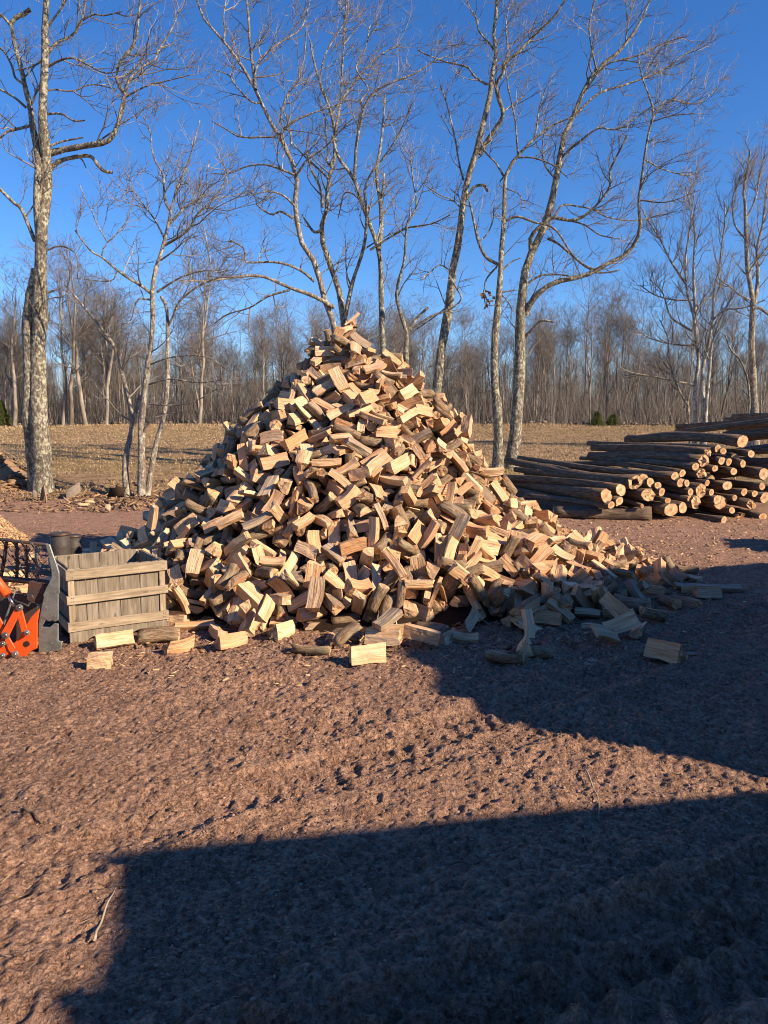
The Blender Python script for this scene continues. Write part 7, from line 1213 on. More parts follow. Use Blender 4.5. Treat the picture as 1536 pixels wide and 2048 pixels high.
# ------------------------------------------------------------------ the stack of long logs
lrng = random.Random(8)
def long_log(p0, p1, r0, r1, label, ragged=0.0, hollow=False, group='long unsplit logs stacked at the right'):
    """p0: near end with the sawn face; p1: far end"""
    p0 = Vector(p0); p1 = Vector(p1); ax = (p1 - p0); L = ax.length; q = ax.to_track_quat('X', 'Z'); n = 16; S = 11
    V = []; G = []; F = []; M = []
    b1, b2 = lrng.uniform(-.13, .13), lrng.uniform(-.08, .08); ph = lrng.uniform(0, 6)
    prof = [1 + lrng.uniform(-.07, .07) + (.10 * math.sin(2 * i * 2 * math.pi / n + ph)) * (1 if ragged else .4) for i in range(n)]
    for j in range(S):
        t = j / (S - 1); r = r0 + (r1 - r0) * t; k = 1 + .07 * math.sin(t * 9 + ph) + lrng.uniform(-.06, .07)
        if j == 0: k *= 1.08 if ragged else 1.0
        for i in range(n):
            a = 2 * math.pi * i / n; rr = r * prof[i] * k * lrng.uniform(.96, 1.04)
            x = t * L + (lrng.uniform(-.03, .03) * ragged if j == 0 else 0)
            c = (b1 * math.sin(t * math.pi), b2 * math.sin(t * math.pi * 1.4))
            V.append((x, rr * math.cos(a) + c[0], rr * math.sin(a) + c[1])); G.append((x + ph, rr * math.cos(a), rr * math.sin(a)))
    for j in range(S - 1):
        for i in range(n):
            a = j * n + i; b_ = j * n + (i + 1) % n; F.append((a, a + n, b_ + n, b_)); M.append(0)
    for j, rev in ((0, False), (S - 1, True)):
        rings = [(.93, 0), (.5, 0), (.46, .35)] if (hollow and j == 0) else [(.93, 0), (.45, 0)]
        prev = [j * n + i for i in range(n)]
        for fr, dp in rings:
            base = len(V)
            for i in range(n):
                v = V[j * n + i]; V.append((v[0] + dp + (lrng.uniform(-.02, .02) * ragged if j == 0 else 0), v[1] * fr, v[2] * fr)); G.append((0 if dp == 0 else .3, v[1] * fr, v[2] * fr))
            for i in range(n):
                a, b_, c, d = prev[i], prev[(i + 1) % n], base + (i + 1) % n, base + i
                F.append((a, b_, c, d) if not rev else (b_, a, d, c)); M.append(0 if (fr == .93 or dp) else 1)
            prev = [base + i for i in range(n)]
        F.append(tuple(prev) if not rev else tuple(reversed(prev))); M.append(0 if (hollow and j == 0) else 1)
    me = poly_mesh('long_log', V, F, M); me.polygons.foreach_set('use_smooth', [m == 0 and len(f) == 4 for m, f in zip(M, F)])
    a = me.attributes.new('lc', 'FLOAT_VECTOR', 'POINT'); a.data.foreach_set('vector', [c for g in G for c in g])
    o = new_obj('long_log', me, [M_LOGBARK, M_LOGEND]); o.location = p0; o.rotation_mode = 'QUATERNION'; o.rotation_quaternion = q
    return tag(o, label, 'log', group)
def Z5(x, y): return 1000 + .349 * x, 820 + .349 * y
ends = [  # centre of the sawn end and its height in the enlarged picture, length, look
 (610, 493, 80, 7, 0, 'large barked log with pale oval end, lowest left of the stack'), (692, 458, 72, 6, 0, 'log with half shaded round end just above the leftmost large log'),
 (685, 522, 48, 5, 0, 'small log end tucked right of the leftmost large log'), (638, 545, 42, 5, 0, 'small log end under the leftmost large log'),
 (775, 415, 88, 7, 2, 'log with hollow dark heart and ragged orange rim'), (822, 392, 55, 6, 0, 'log with bright half lit end beside the hollow one at left'),
 (862, 415, 60, 6, 0, 'log with end in deep shade right of the hollow one at left'), (850, 487, 78, 6, 1, 'log with ragged yellow end below the hollow one at left'),
 (928, 470, 50, 6, 0, 'dark ended log between the ragged yellow end and the middle ends'), (815, 550, 26, 4, 0, 'thin log low between the leftmost and the big round bottom end'),
 (1003, 378, 48, 8, 0, 'log with clean pale end, long body reaching far left'), (1045, 362, 42, 7, 0, 'log with shaded split end right of the clean pale one'),
 (1035, 417, 55, 6, 0, 'log with pale ringed end below the clean pale one'), (1072, 420, 46, 6, 0, 'log with brown shaded end right of the pale ringed one'),
 (1092, 470, 48, 6, 0, 'log with small round end left of the flared butt'), (1150, 462, 84, 6, 1, 'log with tall flared pale butt in the middle of the stack'),
 (1188, 418, 36, 5, 0, 'thin log end sitting on top of the flared butt'), (980, 572, 82, 7, 0, 'big log with round orange ringed end on the ground'),
 (1047, 560, 64, 6, 0, 'log with round pale end right of the big one on the ground'), (1122, 530, 74, 6, 1, 'log with dark shaded broken end low in the middle'),
 (1122, 325, 46, 8, 0, 'long log with small round end high on the left side of the stack'), (1158, 364, 62, 6, 1, 'log with ragged yellow end under the orange hollow end'),
 (1168, 290, 78, 7, 2, 'log with orange hollow cracked end high in the middle'), (1192, 243, 60, 7, 1, 'log with orange notched end above the hollow one in the middle'),
 (1248, 220, 46, 9, 0, 'long crooked log lying on top with small tan end'), (1280, 236, 40, 6, 0, 'log with narrow shaded end right of the crooked top log'),
 (1390, 180, 72, 8, 0, 'top log with big bright orange round end at the right'), (1271, 292, 48, 5, 0, 'log with bright orange end in the middle right of the stack'),
 (1312, 298, 44, 5, 0, 'log with cracked orange end right of its bright orange neighbour'), (1393, 308, 46, 4, 0, 'log with dark shaded end below the top bright one'),
 (1512, 368, 72, 6, 0, 'log with large cracked tan end at the right frame edge'), (1303, 434, 58, 5, 0, 'log with lit round end left of the right edge group'),
 (1246, 513, 56, 4, 0, 'barked short log with small lit end low in the right half'), (1502, 438, 44, 5, 0, 'log with small end below the large cracked one at the right edge'),
 (1518, 502, 62, 6, 0, 'log with tan end at the right frame edge, second from the bottom'), (1438, 541, 60, 5, 1, 'smooth brown log slanting down to the right with broken end'),
 (1283, 630, 46, 4, 0, 'reddish log with orange end on the ground, lowest in the right half'), (1362, 612, 34, 3, 1, 'small log with splintered end on the ground, left of two'),
 (1391, 608, 36, 3, 1, 'small log with splintered end on the ground, right of two'), (1507, 612, 46, 5, 0, 'log with round tan end on the ground at the right edge'),
 (1330, 575, 40, 4, 0, 'dark log in shade above the splintered ground logs'), (1400, 470, 44, 4, 0, 'dark log in shade behind the smooth brown slanting log'),
 (905, 432, 40, 5, 0, 'dark end deep in the stack above the ragged yellow one'), (962, 520, 36, 5, 0, 'small log end above the big round one on the ground'), (1085, 508, 34, 5, 0, 'small dim log end above the pale one on the ground'), (1212, 472, 38, 5, 0, 'small log end right of the flared butt'), (1345, 503, 38, 5, 0, 'small dim log end left of the smooth slanting log'), (1232, 335, 38, 5, 0, 'small log end under the hollow middle one'), (1340, 352, 42, 5, 0, 'log end in shade under the cracked orange pair'), (1440, 252, 44, 5, 0, 'log end in shade near the top right of the stack'), (1460, 480, 38, 5, 0, 'small log end near the right edge group'), (1455, 552, 30, 4, 0, 'thin log end tucked under the smooth brown slanting log')]
for x, y, dz, L, st, lab in ends:
    px, py = Z5(x, y); dpx = dz * .349 * .93
    Yv = 17.0
    for _ in range(6):
        p = atY(px, py, Yv); Yv = 16.55 + .55 * max(p.z, 0) + .02 * (px - 1200) / 10
    r = .5 * dpx * Yv / FPX
    if p.z < r + .1: p = atz(px, py, r * .95); 
    an = lrng.gauss(0, .06); D = Vector((-.30, .954, 0)); D.rotate(Quaternion((0, 0, 1), an)); L *= .95 if y > 400 else .8 if y > 340 else .62
    e = p + D * L; e.z = max(r * .7 + gzf(e.x, e.y), p.z + .012 * L + lrng.uniform(-.08, .12))
    long_log(p, e, r, r * lrng.uniform(.62, .85), lab, 1.0 if st == 1 else (1.0 if st == 2 else .12), st == 2)
for (x0, y0, Y0, x1, y1, Y1, w0, lab) in [
 (1352, 864, 23, 1600, 838, 18.5, 13, 'long dark log on the far stack top, its left end lowest of the group'), (1354, 853, 24, 1640, 836, 19, 12, 'long dark log on the far stack top, second from the bottom at its left end'),
 (1455, 857, 23, 1650, 850, 18.5, 12, 'dark log lying half hidden on the right of the stack top'), (1450, 843, 25, 1680, 822, 20, 11, 'thin dark log near the very top of the stack at right'),
 (1466, 836, 25.5, 1690, 812, 20, 9, 'topmost thin dark log of the stack running out of the frame'), (1450, 872, 21, 1620, 868, 17.9, 26, 'thick dark log without visible end right of the bright round end'),
 (1446, 903, 20.5, 1640, 897, 17.6, 22, 'dark log without visible end below the bright round end'), (1480, 927, 19.5, 1640, 921, 17.5, 24, 'thick dark shaded log leaving the frame at mid height'),
 (1425, 943, 20, 1640, 942, 17.3, 22, 'dark log behind the large cracked end at the right edge'), (1380, 905, 22, 1470, 918, 18.2, 18, 'short dark log crossing behind the upper orange ends'),
 (1050, 992, 19.2, 1235, 1006, 17.2, 13, 'dark log lying on the ground behind the leftmost large log'), (1440, 970, 20, 1620, 985, 17.2, 24, 'dark log low behind the right edge ends'),
 (1300, 990, 20, 1440, 1005, 17.4, 26, 'dark thick log in shade behind the lower middle ends'), (1180, 905, 23, 1350, 925, 19, 14, 'dark log on the left slope of the stack below the crooked one'),
 (1290, 930, 22, 1420, 960, 18.4, 24, 'shaded log filling the middle of the stack')]:
    p1 = atY(x0, y0, Y0); p0 = atY(x1, y1, Y1); long_log(p0, p1, .5 * w0 * Y1 / FPX, .5 * w0 * Y0 / FPX * .8, lab, .12)
p = atz(1305, 1044); q_ = atz(1112, 1042); r = .175
long_log((p.x, p.y + .15, r), (q_.x, q_.y + .3, r * .9), r, r * .82, 'single mossy barked log lying crosswise on the ground in front of the stack', .3)

# ------------------------------------------------------------------ the crate
def plank(name, ln, wd, th, M, m, parent, jit=.0015, seg=3):
    V, F = box_vf(ln, wd, th, jit=jit, seg=seg); me = poly_mesh(name, [M @ v for v in V], F)
    a = me.attributes.new('lc', 'FLOAT_VECTOR', 'POINT'); a.data.foreach_set('vector', [c for v in V for c in v])
    o = new_obj(name, me, [m], parent); bevel_obj(o, .003); return o
cr_o = Vector((-3.08, 7.07, 0)); cr_a = .585
crate = empty('apple_crate', (cr_o.x, cr_o.y, gh(cr_o.x, cr_o.y) - .005), 'weathered open wooden bin of grey boards and tan slats beside the firewood pile', 'crate', rz=cr_a)
W_, D_, Hc = .96, .92, .75
Tm = Matrix.Translation
def RM(ax, a): return Matrix.Rotation(math.radians(a), 4, ax)
UP = RM('Y', -90)       # long axis x -> z
def upright(x, y, z0, z1, wd, th, face, name, m):
    """board standing up; face: 'x' (spans x, faces y) or 'y'"""
    R4 = (Matrix(((0, 1, 0, 0), (0, 0, 1, 0), (1, 0, 0, 0), (0, 0, 0, 1))) if face == 'x' else Matrix(((0, 0, 1, 0), (0, 1, 0, 0), (1, 0, 0, 0), (0, 0, 0, 1))))
    plank(name, z1 - z0, wd, th, Tm((x, y, (z0 + z1) / 2)) @ R4, m, crate)
cuts = [.067, .173, .285, .50, .70, .90]
for y_ in (.03, D_ - .03):
    for a_, b_ in zip(cuts, cuts[1:]): upright((a_ + b_) / 2, y_, .13, Hc - .01 + RND.uniform(-.006, .004), b_ - a_ - .005, .016, 'x', 'board', M_PLANK)
for x_ in (.03, W_ - .03):
    c2 = [.05, .20, .37, .55, .71, .87]
    for a_, b_ in zip(c2, c2[1:]): upright(x_, (a_ + b_) / 2, .13, Hc - .01 + RND.uniform(-.006, .004), b_ - a_ - .005, .016, 'y', 'board', M_PLANK)
for x_, y_ in ((.035, .033), (W_ - .035, .033), (.035, D_ - .033), (W_ - .035, D_ - .033)):
    upright(x_, y_ + (-.02 if y_ < .1 else .02), .12, Hc - .012, .06, .022, 'x', 'corner_post', M_SLAT)
for z_, h_ in ((.685, .10), (.435, .085), (.165, .095)):
    for y_ in (-.012, D_ + .012): plank('slat', W_ + .03, h_, .02, Tm((W_ / 2, y_, z_)) @ RM('X', 90) @ RM('Z', RND.uniform(-.4, .4)), M_SLAT, crate, seg=5)
    for x_ in (-.004, W_ + .004): plank('slat', D_ - .005, h_, .02, Tm((x_, D_ / 2, z_ - .004)) @ RM('Z', 90) @ RM('X', 90), M_SLAT, crate, seg=5)
for k_ in range(6): plank('floor_board', W_ - .09, .13, .016, Tm((W_ / 2, .10 + k_ * .145, .14)), M_PLANK, crate)
def skid(y_):
    pts = [(0, 0)]
    for c in (.27, .70):
        pts.append((c - .14, 0))
        for a_ in range(0, 7): pts.append((c - .12 + .04 * a_, .045 * math.sin(math.pi * a_ / 6) ** .7 + .003))
        pts.append((c + .14, 0))
    pts += [(W_, 0), (W_, .118), (0, .118)]
    o = prism('skid', [(x, y_, z) for x, z in pts], (0, .022, 0), M_PLANK, crate)
skid(-.004); skid(D_ / 2); skid(D_ - .02)
for z_ in (.66, .71, .42, .455, .15, .185):
    for x_ in (.03, .045, W_ - .04, W_ - .02): 
        o = tube_obj('nail', [(x_, -.0235, z_), (x_, -.019, z_)], .0050, M_STEEL, crate, 6)

# ------------------------------------------------------------------ orange and grey grapple on the left
gY = 6.78
def gp(x, y, Yv=gY): return atY(x, y, Yv)
gb = gp(60, 1310); gb.z = gh(gb.x, gb.y)
grap = empty('grapple_attachment', gb, 'orange and grey steel log grapple attachment on the mud left of the crate', 'grapple')
def gl(v): return v - gb
def gplate(name, pts, Yv, th, m, lean=0.0): return prism(name, [gl(gp(x, y, Yv + lean * (1300 - y) / 220)) for x, y in pts], (0, th, 0), m, grap, .004)
gplate('side_plate', [(90.6, 1087.5), (99, 1089), (106, 1109.5), (112, 1126), (118, 1146), (118, 1187), (116, 1189), (116, 1240), (110, 1244), (104, 1241), (98, 1243), (91, 1240), (83, 1254), (98, 1255), (108, 1247), (116, 1248), (116, 1282), (123, 1284), (122, 1300), (77, 1309), (76.5, 1248), (82, 1218), (87, 1195), (86, 1190), (92, 1177), (103, 1156), (102.7, 1142), (98, 1118)], 6.80, .022, M_PLATE)
gplate('side_plate', [(-40, 1087), (-30, 1089), (-12, 1130), (-4, 1187), (-6, 1290), (-50, 1300), (-50, 1200)], 7.25, .022, M_PLATE)
tube_obj('top_bar', [gl(gp(-40, 1075, 7.2)), gl(gp(12, 1080, 7.15)), gl(gp(96, 1090, 6.86))], .016, M_STEEL, grap, 4)
tube_obj('cross_beam', [gl(gp(-45, 1154, 7.2)), gl(gp(40, 1160, 7.05)), gl(gp(98, 1166, 6.86))], .030, M_STEEL, grap, 4)
tube_obj('cross_beam', [gl(gp(-45, 1298, 7.3)), gl(gp(84, 1300, 6.9))], .045, M_STEEL, grap, 4)
def bars(x0, y0, x1, y1, Yv, w_):
    a_, b_ = gl(gp(x0, y0, Yv)), gl(gp(x1, y1, Yv))
    tube_obj('guard_bar', [a_, a_.lerp(b_, .5) + Vector((.008, 0, 0)), b_], w_, M_STEEL, grap, 6)
    for k_ in range(5):   # knuckle plates hooked along each bar, with splayed prongs
        t_ = (k_ + .5) / 5; c_ = a_.lerp(b_, t_); s_ = 1 if k_ % 2 else -1
        prism('prong', [c_ + Vector((-.014, -.016, -.028)), c_ + Vector((.014, -.016, -.028)), c_ + Vector((.020, -.016, .018)), c_ + Vector((s_ * .048, -.016, .062)), c_ + Vector((s_ * .030, -.016, .066)), c_ + Vector((-.012, -.016, .026))], (0, .012, 0), M_PLATE if x0 > 60 else M_STEEL, grap, 0)
bars(13, 1084, 2, 1154, 7.15, .016); bars(33, 1086, 34, 1158, 7.08, .014); bars(72, 1092, 76, 1164, 6.94, .012); bars(52, 1090, 54, 1160, 7.0, .010); bars(-14, 1082, -22, 1152, 7.2, .014)
for x0, x1 in ((15, 31), (36, 50), (56, 70), (76, 92)):   # bent mesh rods between the bars
    for k_ in range(5):
        ya, yb = 1092 + k_ * 13, 1101 + k_ * 13 + 6 * (k_ % 2)
        tube_obj('guard_rod', [gl(gp(x0, ya, 7.06 - x0 * .002)), gl(gp((x0 + x1) / 2, ya + 11, 7.03 - x0 * .002)), gl(gp(x1, yb - 4, 7.04 - x1 * .002))], .0045, M_STEEL, grap, 5)
gplate('housing', [(57, 1163), (88, 1168), (90, 1180), (86, 1192), (80, 1208), (52, 1206), (54, 1186)], 6.86, .20, M_STEEL)
gplate('back_plate', [(-45, 1160), (16, 1160), (16, 1290), (-45, 1295)], 7.25, .015, M_STEEL)
gplate('back_plate', [(18, 1186), (46, 1190), (76, 1214), (72, 1295), (10, 1300)], 7.12, .015, M_STEEL)
gplate('strut', [(27, 1186), (30, 1187), (8, 1252), (4, 1250)], 6.90, .01, M_PLATE)
gplate('bracket_plate', [(78.6, 1217), (74, 1245), (73.6, 1297), (60, 1303), (50, 1315), (22, 1313), (18, 1309), (27, 1289), (44, 1264), (62, 1234)], 6.66, .018, M_ORANGE)
gplate('bracket_plate', [(79, 1217), (74, 1245), (73.6, 1296), (60, 1302), (44, 1262), (62, 1234)], 6.80, .018, M_ORANGE)
gplate('bracket_plate', [(8, 1270), (27, 1291), (16, 1313), (10, 1320), (-25, 1326), (-30, 1282), (0, 1280)], 6.64, .018, M_ORANGE)
gplate('link_arm', [(30, 1213), (42, 1213), (54, 1258), (50, 1272), (43, 1266), (34, 1232)], 6.63, .016, M_ORANGE)
gplate('link_arm', [(31, 1214), (40, 1218), (36, 1234), (15, 1277), (6, 1278), (2, 1266)], 6.60, .016, M_ORANGE)
gplate('link_arm', [(-22, 1215), (-12, 1213), (8, 1252), (10, 1272), (2, 1272), (-18, 1236)], 6.64, .016, M_ORANGE)
gplate('link_arm', [(8, 1277), (16, 1272), (30, 1296), (24, 1310), (16, 1300)], 6.625, .016, M_ORANGE)
a_, b_ = gl(gp(-22, 1140, 6.66)), gl(gp(15, 1190, 6.63))
tube_obj('hydraulic_cylinder', [a_, b_], .042, M_ORANGE, grap, 14)
tube_obj('piston_rod', [b_, gl(gp(29, 1213, 6.62))], .013, M_CHROME, grap, 10)
tube_obj('hydraulic_hose', [gl(gp(60, 1205, 6.75)), gl(gp(56, 1212, 6.7)), gl(gp(48, 1208, 6.7)), gl(gp(34, 1204, 6.8)), gl(gp(20, 1196, 6.85))], .010, M_DRUM, grap, 8)
for (x, y, r_) in ((36, 1217, .022), (8.5, 1272, .024), (51, 1267, .018), (27.6, 1310, .022), (3, 1289, .016), (2, 1313, .018)):
    c_ = gl(gp(x, y, 6.585)); tube_obj('bolt', [c_, c_ + Vector((0, .03, 0))], r_, M_CHROME, grap, 6); tube_obj('washer', [c_ + Vector((0, .014, 0)), c_ + Vector((0, .04, 0))], r_ * 1.4, M_PLATE, grap, 14)
c_ = gl(gp(53, 1288, 6.652)); tube_obj('hole_shade_disc', [c_, c_ + Vector((0, .008, 0))], .026, M_SHADE_DARKWOOD, grap, 16)  # flat dark disc, the shade of a hole put into its colour
c_ = gl(gp(60, 1196, 6.84)); tube_obj('wheel_hub', [c_, c_ + Vector((.0, .04, 0))], .03, M_STEEL, grap, 14)
# chips and a block caught in the grapple
o = bpy.data.objects.new('split_log', SPM[8]); C.objects.link(o); o.rotation_euler = (.1, .05, 1.4); p = gp(49, 1178, 7.3); o.location = p; o['tone'] = .15; o.scale = (.6, .8, .8); tag(o, 'short pale split log caught inside the grapple behind its dark housing', 'firewood', 'firewood pieces lying loose on the mud')

# ------------------------------------------------------------------ upright dark drums behind the crate
for px, top, Yv, rr, lab, blu in ((120, 1066, 10.6, .135, 'dark upright drum with a grey rim behind the crate, left of two', 0), (146, 1070, 10.9, .115, 'dark narrower drum behind the crate, right of two', 1)):
    b0 = atY(px, top, Yv); g = gzf(b0.x, Yv); r = empty('drum', (b0.x, Yv, g), lab, 'drum'); h = b0.z - g
    n_ = 28; P = [(0, 0, -.03), (0, 0, h * .33), (0, 0, h * .35), (0, 0, h * .38), (0, 0, h * .66), (0, 0, h * .69), (0, 0, h * .72), (0, 0, h - .02)]
    tube_obj('body', P, [rr, rr, rr * 1.04, rr, rr, rr * 1.04, rr, rr * .97], M_DRUM, r, n_)
    tube_obj('rim', [(0, 0, h - .03), (0, 0, h - .003)], [rr * 1.05, rr * 1.05], M_STEEL, r, n_)
    tube_obj('lid', [(0, 0, h - .01), (0, 0, h + .006)], [rr * .94, rr * .9], M_DRUM, r, n_)

# ------------------------------------------------------------------ heaps, litter, stones, sticks
def shards(k, pos, nrm=None, size=(.02, .06), flat=.25, rng=NR, aspect=2.5):
    """k irregular splinters as merged arrays"""
    s = rng.uniform(size[0], size[1], k)
    base = np.array([(-1, -.5, 0), (-.6, .5, 0), (.8, .55, 0), (1, -.4, 0), (-.9, -.4, 1), (-.5, .4, 1), (.7, .45, 1), (.9, -.3, 1)], float)
    V = np.repeat(base[None], k, 0) + rng.normal(size=(k, 8, 3)) * .12
    V = V * np.stack([s * .5, s * .5 / aspect * rng.uniform(.6, 1.4, k), s * flat * .5], -1)[:, None, :]
    q = rng.normal(size=(k, 4)); q[:, 0] = np.abs(q[:, 0]) + .8; yaw = rng.uniform(0, 6.28, k)
    tilt = rng.normal(size=k) * .35; tilt2 = rng.normal(size=k) * .35
    c, s_ = np.cos(yaw), np.sin(yaw)
    x, y, z = V[..., 0], V[..., 1], V[..., 2]
    z = z + x * np.sin(tilt)[:, None] + y * np.sin(tilt2)[:, None]
    X_ = x * c[:, None] - y * s_[:, None]; Y_ = x * s_[:, None] + y * c[:, None]
    V = np.stack([X_, Y_, z], -1) + pos[:, None, :]
    f = np.array([(0, 3, 2, 1), (4, 5, 6, 7), (0, 1, 5, 4), (1, 2, 6, 5), (2, 3, 7, 6), (3, 0, 4, 7)])
    F = (f[None] + (np.arange(k) * 8)[:, None, None]).reshape(-1, 4)
    return V.reshape(-1, 3), F
def stuff(name, VF, m, label):
    return tag(new_obj(name, np_mesh(name, *VF), [m]), label, kind='stuff')
def heap(cx, cy, r, h, k, size, seed, amt=.1):
    rg = np.random.default_rng(seed); n_ = 40; g = np.linspace(-1.05, 1.05, n_); A, B = np.meshgrid(g, g)
    def hf(a, b): return h * np.clip(1 - np.hypot(a, b), -.05, 1) ** 1.0 * (1 + amt * 3 * fbm(a * 3 + seed, b * 3, seed, 2)) + amt * .4 * fbm(a * 8, b * 8, seed, 2)
    zb = gz(A * r + cx, B * r + cy) - .03 + hf(A, B); i = (np.arange(n_ - 1)[:, None] * n_ + np.arange(n_ - 1)[None]).reshape(-1)
    a = rg.uniform(0, 6.28, k); q = np.sqrt(rg.random(k)) * 1.05; u, v = q * np.cos(a), q * np.sin(a)
    pos = np.stack([u * r + cx, v * r + cy, gz(u * r + cx, v * r + cy) + hf(u, v) + .004], -1)
    return merge([(np.stack([A * r + cx, B * r + cy, zb], -1).reshape(-1, 3), np.stack([i, i + 1, i + n_ + 1, i + n_], -1)), shards(k, pos, size=size, rng=rg)])
p = atY(-62, 1085, 13.6); V, F = heap(p.x, 13.6, 1.02, .98, 6000, (.03, .09), 4); stuff('wood_chip_heap', (V, F), M_CHIP, 'heap of pale wood chips at the left frame edge')
p = atY(-40, 960, 23); V, F = heap(p.x, 23, 1.9, 1.05, 260, (.18, .6), 6, .25); stuff('bark_heap', (V, F), M_DEBRIS, 'mound of torn bark slabs by the big tree at the left edge')
rg = np.random.default_rng(9)
k = 1100; px_ = rg.uniform(-40, 430, k); yy = rg.uniform(18.2, 24, k); xx = (px_ - 768) / FPX * yy
stuff('bark_litter', shards(k, np.stack([xx, yy, gh_arr(xx, yy) + .02], -1), size=(.03, .20), rng=rg, flat=.3), M_DEBRIS, 'torn bark and splinters strewn along the meadow edge at left')
k = 300; px_ = rg.uniform(130, 330, k); yy = 20.2 + rg.normal(size=k) * .7; xx = (px_ - 768) / FPX * yy
stuff('bark_litter', shards(k, np.stack([xx, yy, gh_arr(xx, yy) + .03], -1), size=(.06, .34), rng=rg, flat=.3, aspect=4), M_DEBRIS, 'denser strip of bark scraps between the two left trees')
k = 5200; a = rg.uniform(0, 6.28, k); rr = 3.1 + 2.3 * rg.random(k) ** 1.3; xx = PX + rr * np.cos(a) * 1.08; yy = PY + rr * np.sin(a)
stuff('wood_chip_litter', shards(k, np.stack([xx, yy, gh_arr(xx, yy) + .004], -1), size=(.015, .075), rng=rg), M_CHIP, 'wood chips and splinters strewn around the foot of the pile')
k = 420; a = rg.uniform(3.3, 6.2, k); rr = 3.6 + 1.1 * rg.random(k); xx = PX + rr * np.cos(a) * 1.05; yy = PY + rr * np.sin(a)
stuff('bark_strips', shards(k, np.stack([xx, yy, gh_arr(xx, yy) + .006], -1), size=(.05, .20), rng=rg, flat=.16, aspect=3.5), M_DEBRIS, 'strips of bark and splinters lying around the foot of the pile')
k = 900; xx = rg.uniform(2.5, 11, k); yy = rg.uniform(12, 17.4, k)
stuff('wood_chip_litter', shards(k, np.stack([xx, yy, gh_arr(xx, yy) + .004], -1), size=(.02, .12), rng=rg), M_CHIP, 'pale splinters strewn on the mud in front of the log stack')
k = 260; yy = rg.uniform(2.2, 7, k); xx = rg.uniform(-.55, .55, k) * yy
stuff('straw_litter', shards(k, np.stack([xx, yy, gh_arr(xx, yy) + .003], -1), size=(.02, .10), rng=rg, aspect=14, flat=.05), M_GRASS, 'bits of straw and twig trodden into the mud')
# clods and pebbles
ico = []
def clods(k, ylo, yhi, smin, smax, seed):
    rg = np.random.default_rng(seed)
    yy = ylo + (yhi - ylo) * rg.random(k); xx = rg.uniform(-.58, .62, k) * (yy + .5)
    keep = (fbm(xx * 1.3, yy * 1.3, 70, 2) + rg.normal(size=k) * .25) > 0; xx, yy = xx[keep], yy[keep]; k = len(xx)
    s = smin + (smax - smin) * rg.random(k) ** 4
    t = (1 + 5 ** .5) / 2; B = np.array([(-1, t, 0), (1, t, 0), (-1, -t, 0), (1, -t, 0), (0, -1, t), (0, 1, t), (0, -1, -t), (0, 1, -t), (t, 0, -1), (t, 0, 1), (-t, 0, -1), (-t, 0, 1)]) / 1.9
    f = np.array([(0, 11, 5), (0, 5, 1), (0, 1, 7), (0, 7, 10), (0, 10, 11), (1, 5, 9), (5, 11, 4), (11, 10, 2), (10, 7, 6), (7, 1, 8), (3, 9, 4), (3, 4, 2), (3, 2, 6), (3, 6, 8), (3, 8, 9), (4, 9, 5), (2, 4, 11), (6, 2, 10), (8, 6, 7), (9, 8, 1)])
    V = B[None] * rg.uniform(.6, 1.3, (k, 12, 1)) * s[:, None, None] * rg.uniform(.6, 1.3, (k, 1, 3)) * np.array([1, 1, .5])
    V = V + np.stack([xx, yy, gh_arr(xx, yy) + s * .12], -1)[:, None]
    return V.reshape(-1, 3), (f[None] + (np.arange(k) * 12)[:, None, None]).reshape(-1, 3)
V, F = clods(34000, 1.9, 7.5, .003, .014, 1); stuff('mud_clods', (V, F), M_CLOD, 'small clods of mud crumbled over the near yard')
V, F = clods(9000, 7, 17, .010, .035, 2); stuff('mud_clods', (V, F), M_CLOD, 'clods of mud over the farther yard')
k = 170; yy = rg.uniform(2.1, 8, k); xx = rg.uniform(-.55, .5, k) * yy
t_ = np.stack([xx, yy, gh_arr(xx, yy)], -1); V, F = clods(90, 2.1, 8, .008, .016, 3); stuff('pebbles', (V, F), M_STONE, 'scattered pale pebbles in the mud')
# stone row at the foot of the woods
k = 260; xx = rg.uniform(-42, 44, k); yy = 69.6 + rg.normal(size=k) * .35
V, F = shards(k, np.stack([xx, yy, gz(xx, yy) + .15], -1), size=(.15, .5), rng=rg, flat=.7, aspect=1.3); stuff('stone_row', (V, F), M_STONE, 'low row of tumbled field stones along the foot of the woods')
def stick(pts, r, label, m=M_LIMB, h=.012):
    P = [atz(x, y) for x, y in pts]; P = smooth_path([(p.x, p.y, gh(p.x, p.y) + h) for p in P], 14)
    P = [Vector(p) + Vector((0, 0, .01 * math.sin(i * .9))) for i, p in enumerate(P)]
    c_ = P[0].copy(); o = tube_obj('stick', [p - c_ for p in P], [r * (1 - .5 * i / 13) for i in range(14)], m, None, 7); o.location = c_
    return tag(o, label, 'stick')
stick([(190, 1893), (196, 1860), (212, 1822), (232, 1780)], .0065, 'pale bare stick lying in the mud at the left edge of the near shadow', M_SLAT)
stick([(45, 1632), (62, 1640), (84, 1650)], .011, 'short dark stick half sunk in the sunlit mud at the left', M_LOGBARK)
stick([(1300, 1202), (1330, 1194), (1345, 1197), (1388, 1187)], .012, 'thin crooked stick in the shadow right of the pile')
stick([(1170, 1540), (1195, 1600), (1198, 1640)], .005, 'thin twig lying in the near shadow', M_SLAT)
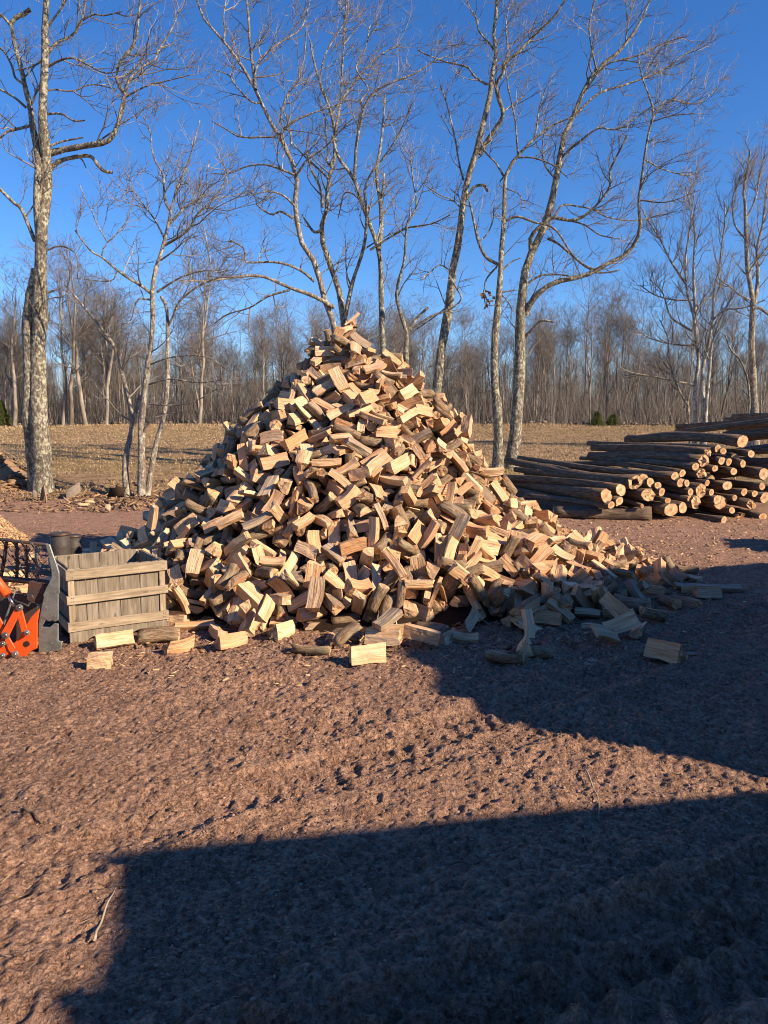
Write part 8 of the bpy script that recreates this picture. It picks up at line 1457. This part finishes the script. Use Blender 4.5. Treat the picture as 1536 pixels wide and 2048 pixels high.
stick([(900, 1735), (960, 1728), (1010, 1712)], .006, 'faint twig lying in the middle of the near shadow')
stick([(162, 1075), (190, 1071), (232, 1066)], .012, 'dark rod lying on the mud behind the crate', M_STEEL, .03)
def slab(px, py, Yv, sx, sy, sz, rz, m, label, name='bark_slab', cat='bark slab', seed=0):
    rr_ = random.Random(seed + px); p = atY(px, py, Yv); z_ = gzf(p.x, Yv)
    V, F = shards(1, np.zeros((1, 3)), size=(1, 1), rng=np.random.default_rng(px), flat=1, aspect=1)
    V = V * np.array([sx, sy, sz]) / np.array([1, 1, .5]); V[:, 2] += sz * .1
    o = new_obj(name, np_mesh(name, V, F), [m]); o.location = (p.x, Yv, z_ + .01); o.rotation_euler = (rr_.uniform(-.2, .2), rr_.uniform(-.2, .2), rz)
    bevel_obj(o, .02); return tag(o, label, cat)
slab(216, 1030, 18.4, .5, .28, .12, -.2, M_CHIP, 'orange bark chunk lying alone on the mud left of the pile')
slab(172, 1006, 19.8, .5, .14, .08, .1, M_CHIP, 'long pale splinter below the rock near the meadow edge, upper of two')
slab(168, 1014, 19.4, .42, .14, .07, .25, M_CHIP, 'long pale splinter below the rock near the meadow edge, lower of two')
slab(146, 996, 20.6, .42, .42, .36, .4, M_STONE, 'grey rounded rock at the meadow edge right of the big tree', 'rock', 'rock')
slab(68, 992, 20.4, .22, .2, .24, .5, M_STONE, 'small tan rock at the foot of the big left tree', 'rock', 'rock')
slab(231, 985, 20.8, .5, .3, .26, 0, M_SHADE_DARKWOOD, 'dark chunk of wood lying left of the three stemmed clump', 'wood_chunk', 'wood chunk')
slab(84, 1008, 20.0, .12, .1, .45, .2, M_DEBRIS, 'upright splintered root standing in the bark scraps, left of two', 'root', 'root')
slab(94, 1010, 19.9, .1, .1, .38, -.2, M_DEBRIS, 'upright splintered root standing in the bark scraps, right of two', 'root', 'root')
p = atz(1, 1016); o = box('post', .06, .06, .78, (0, 0, .36), M_LOGBARK, None); o.location = (p.x, p.y, 0); tag(o, 'dark square post at the very left edge of the frame', 'post')
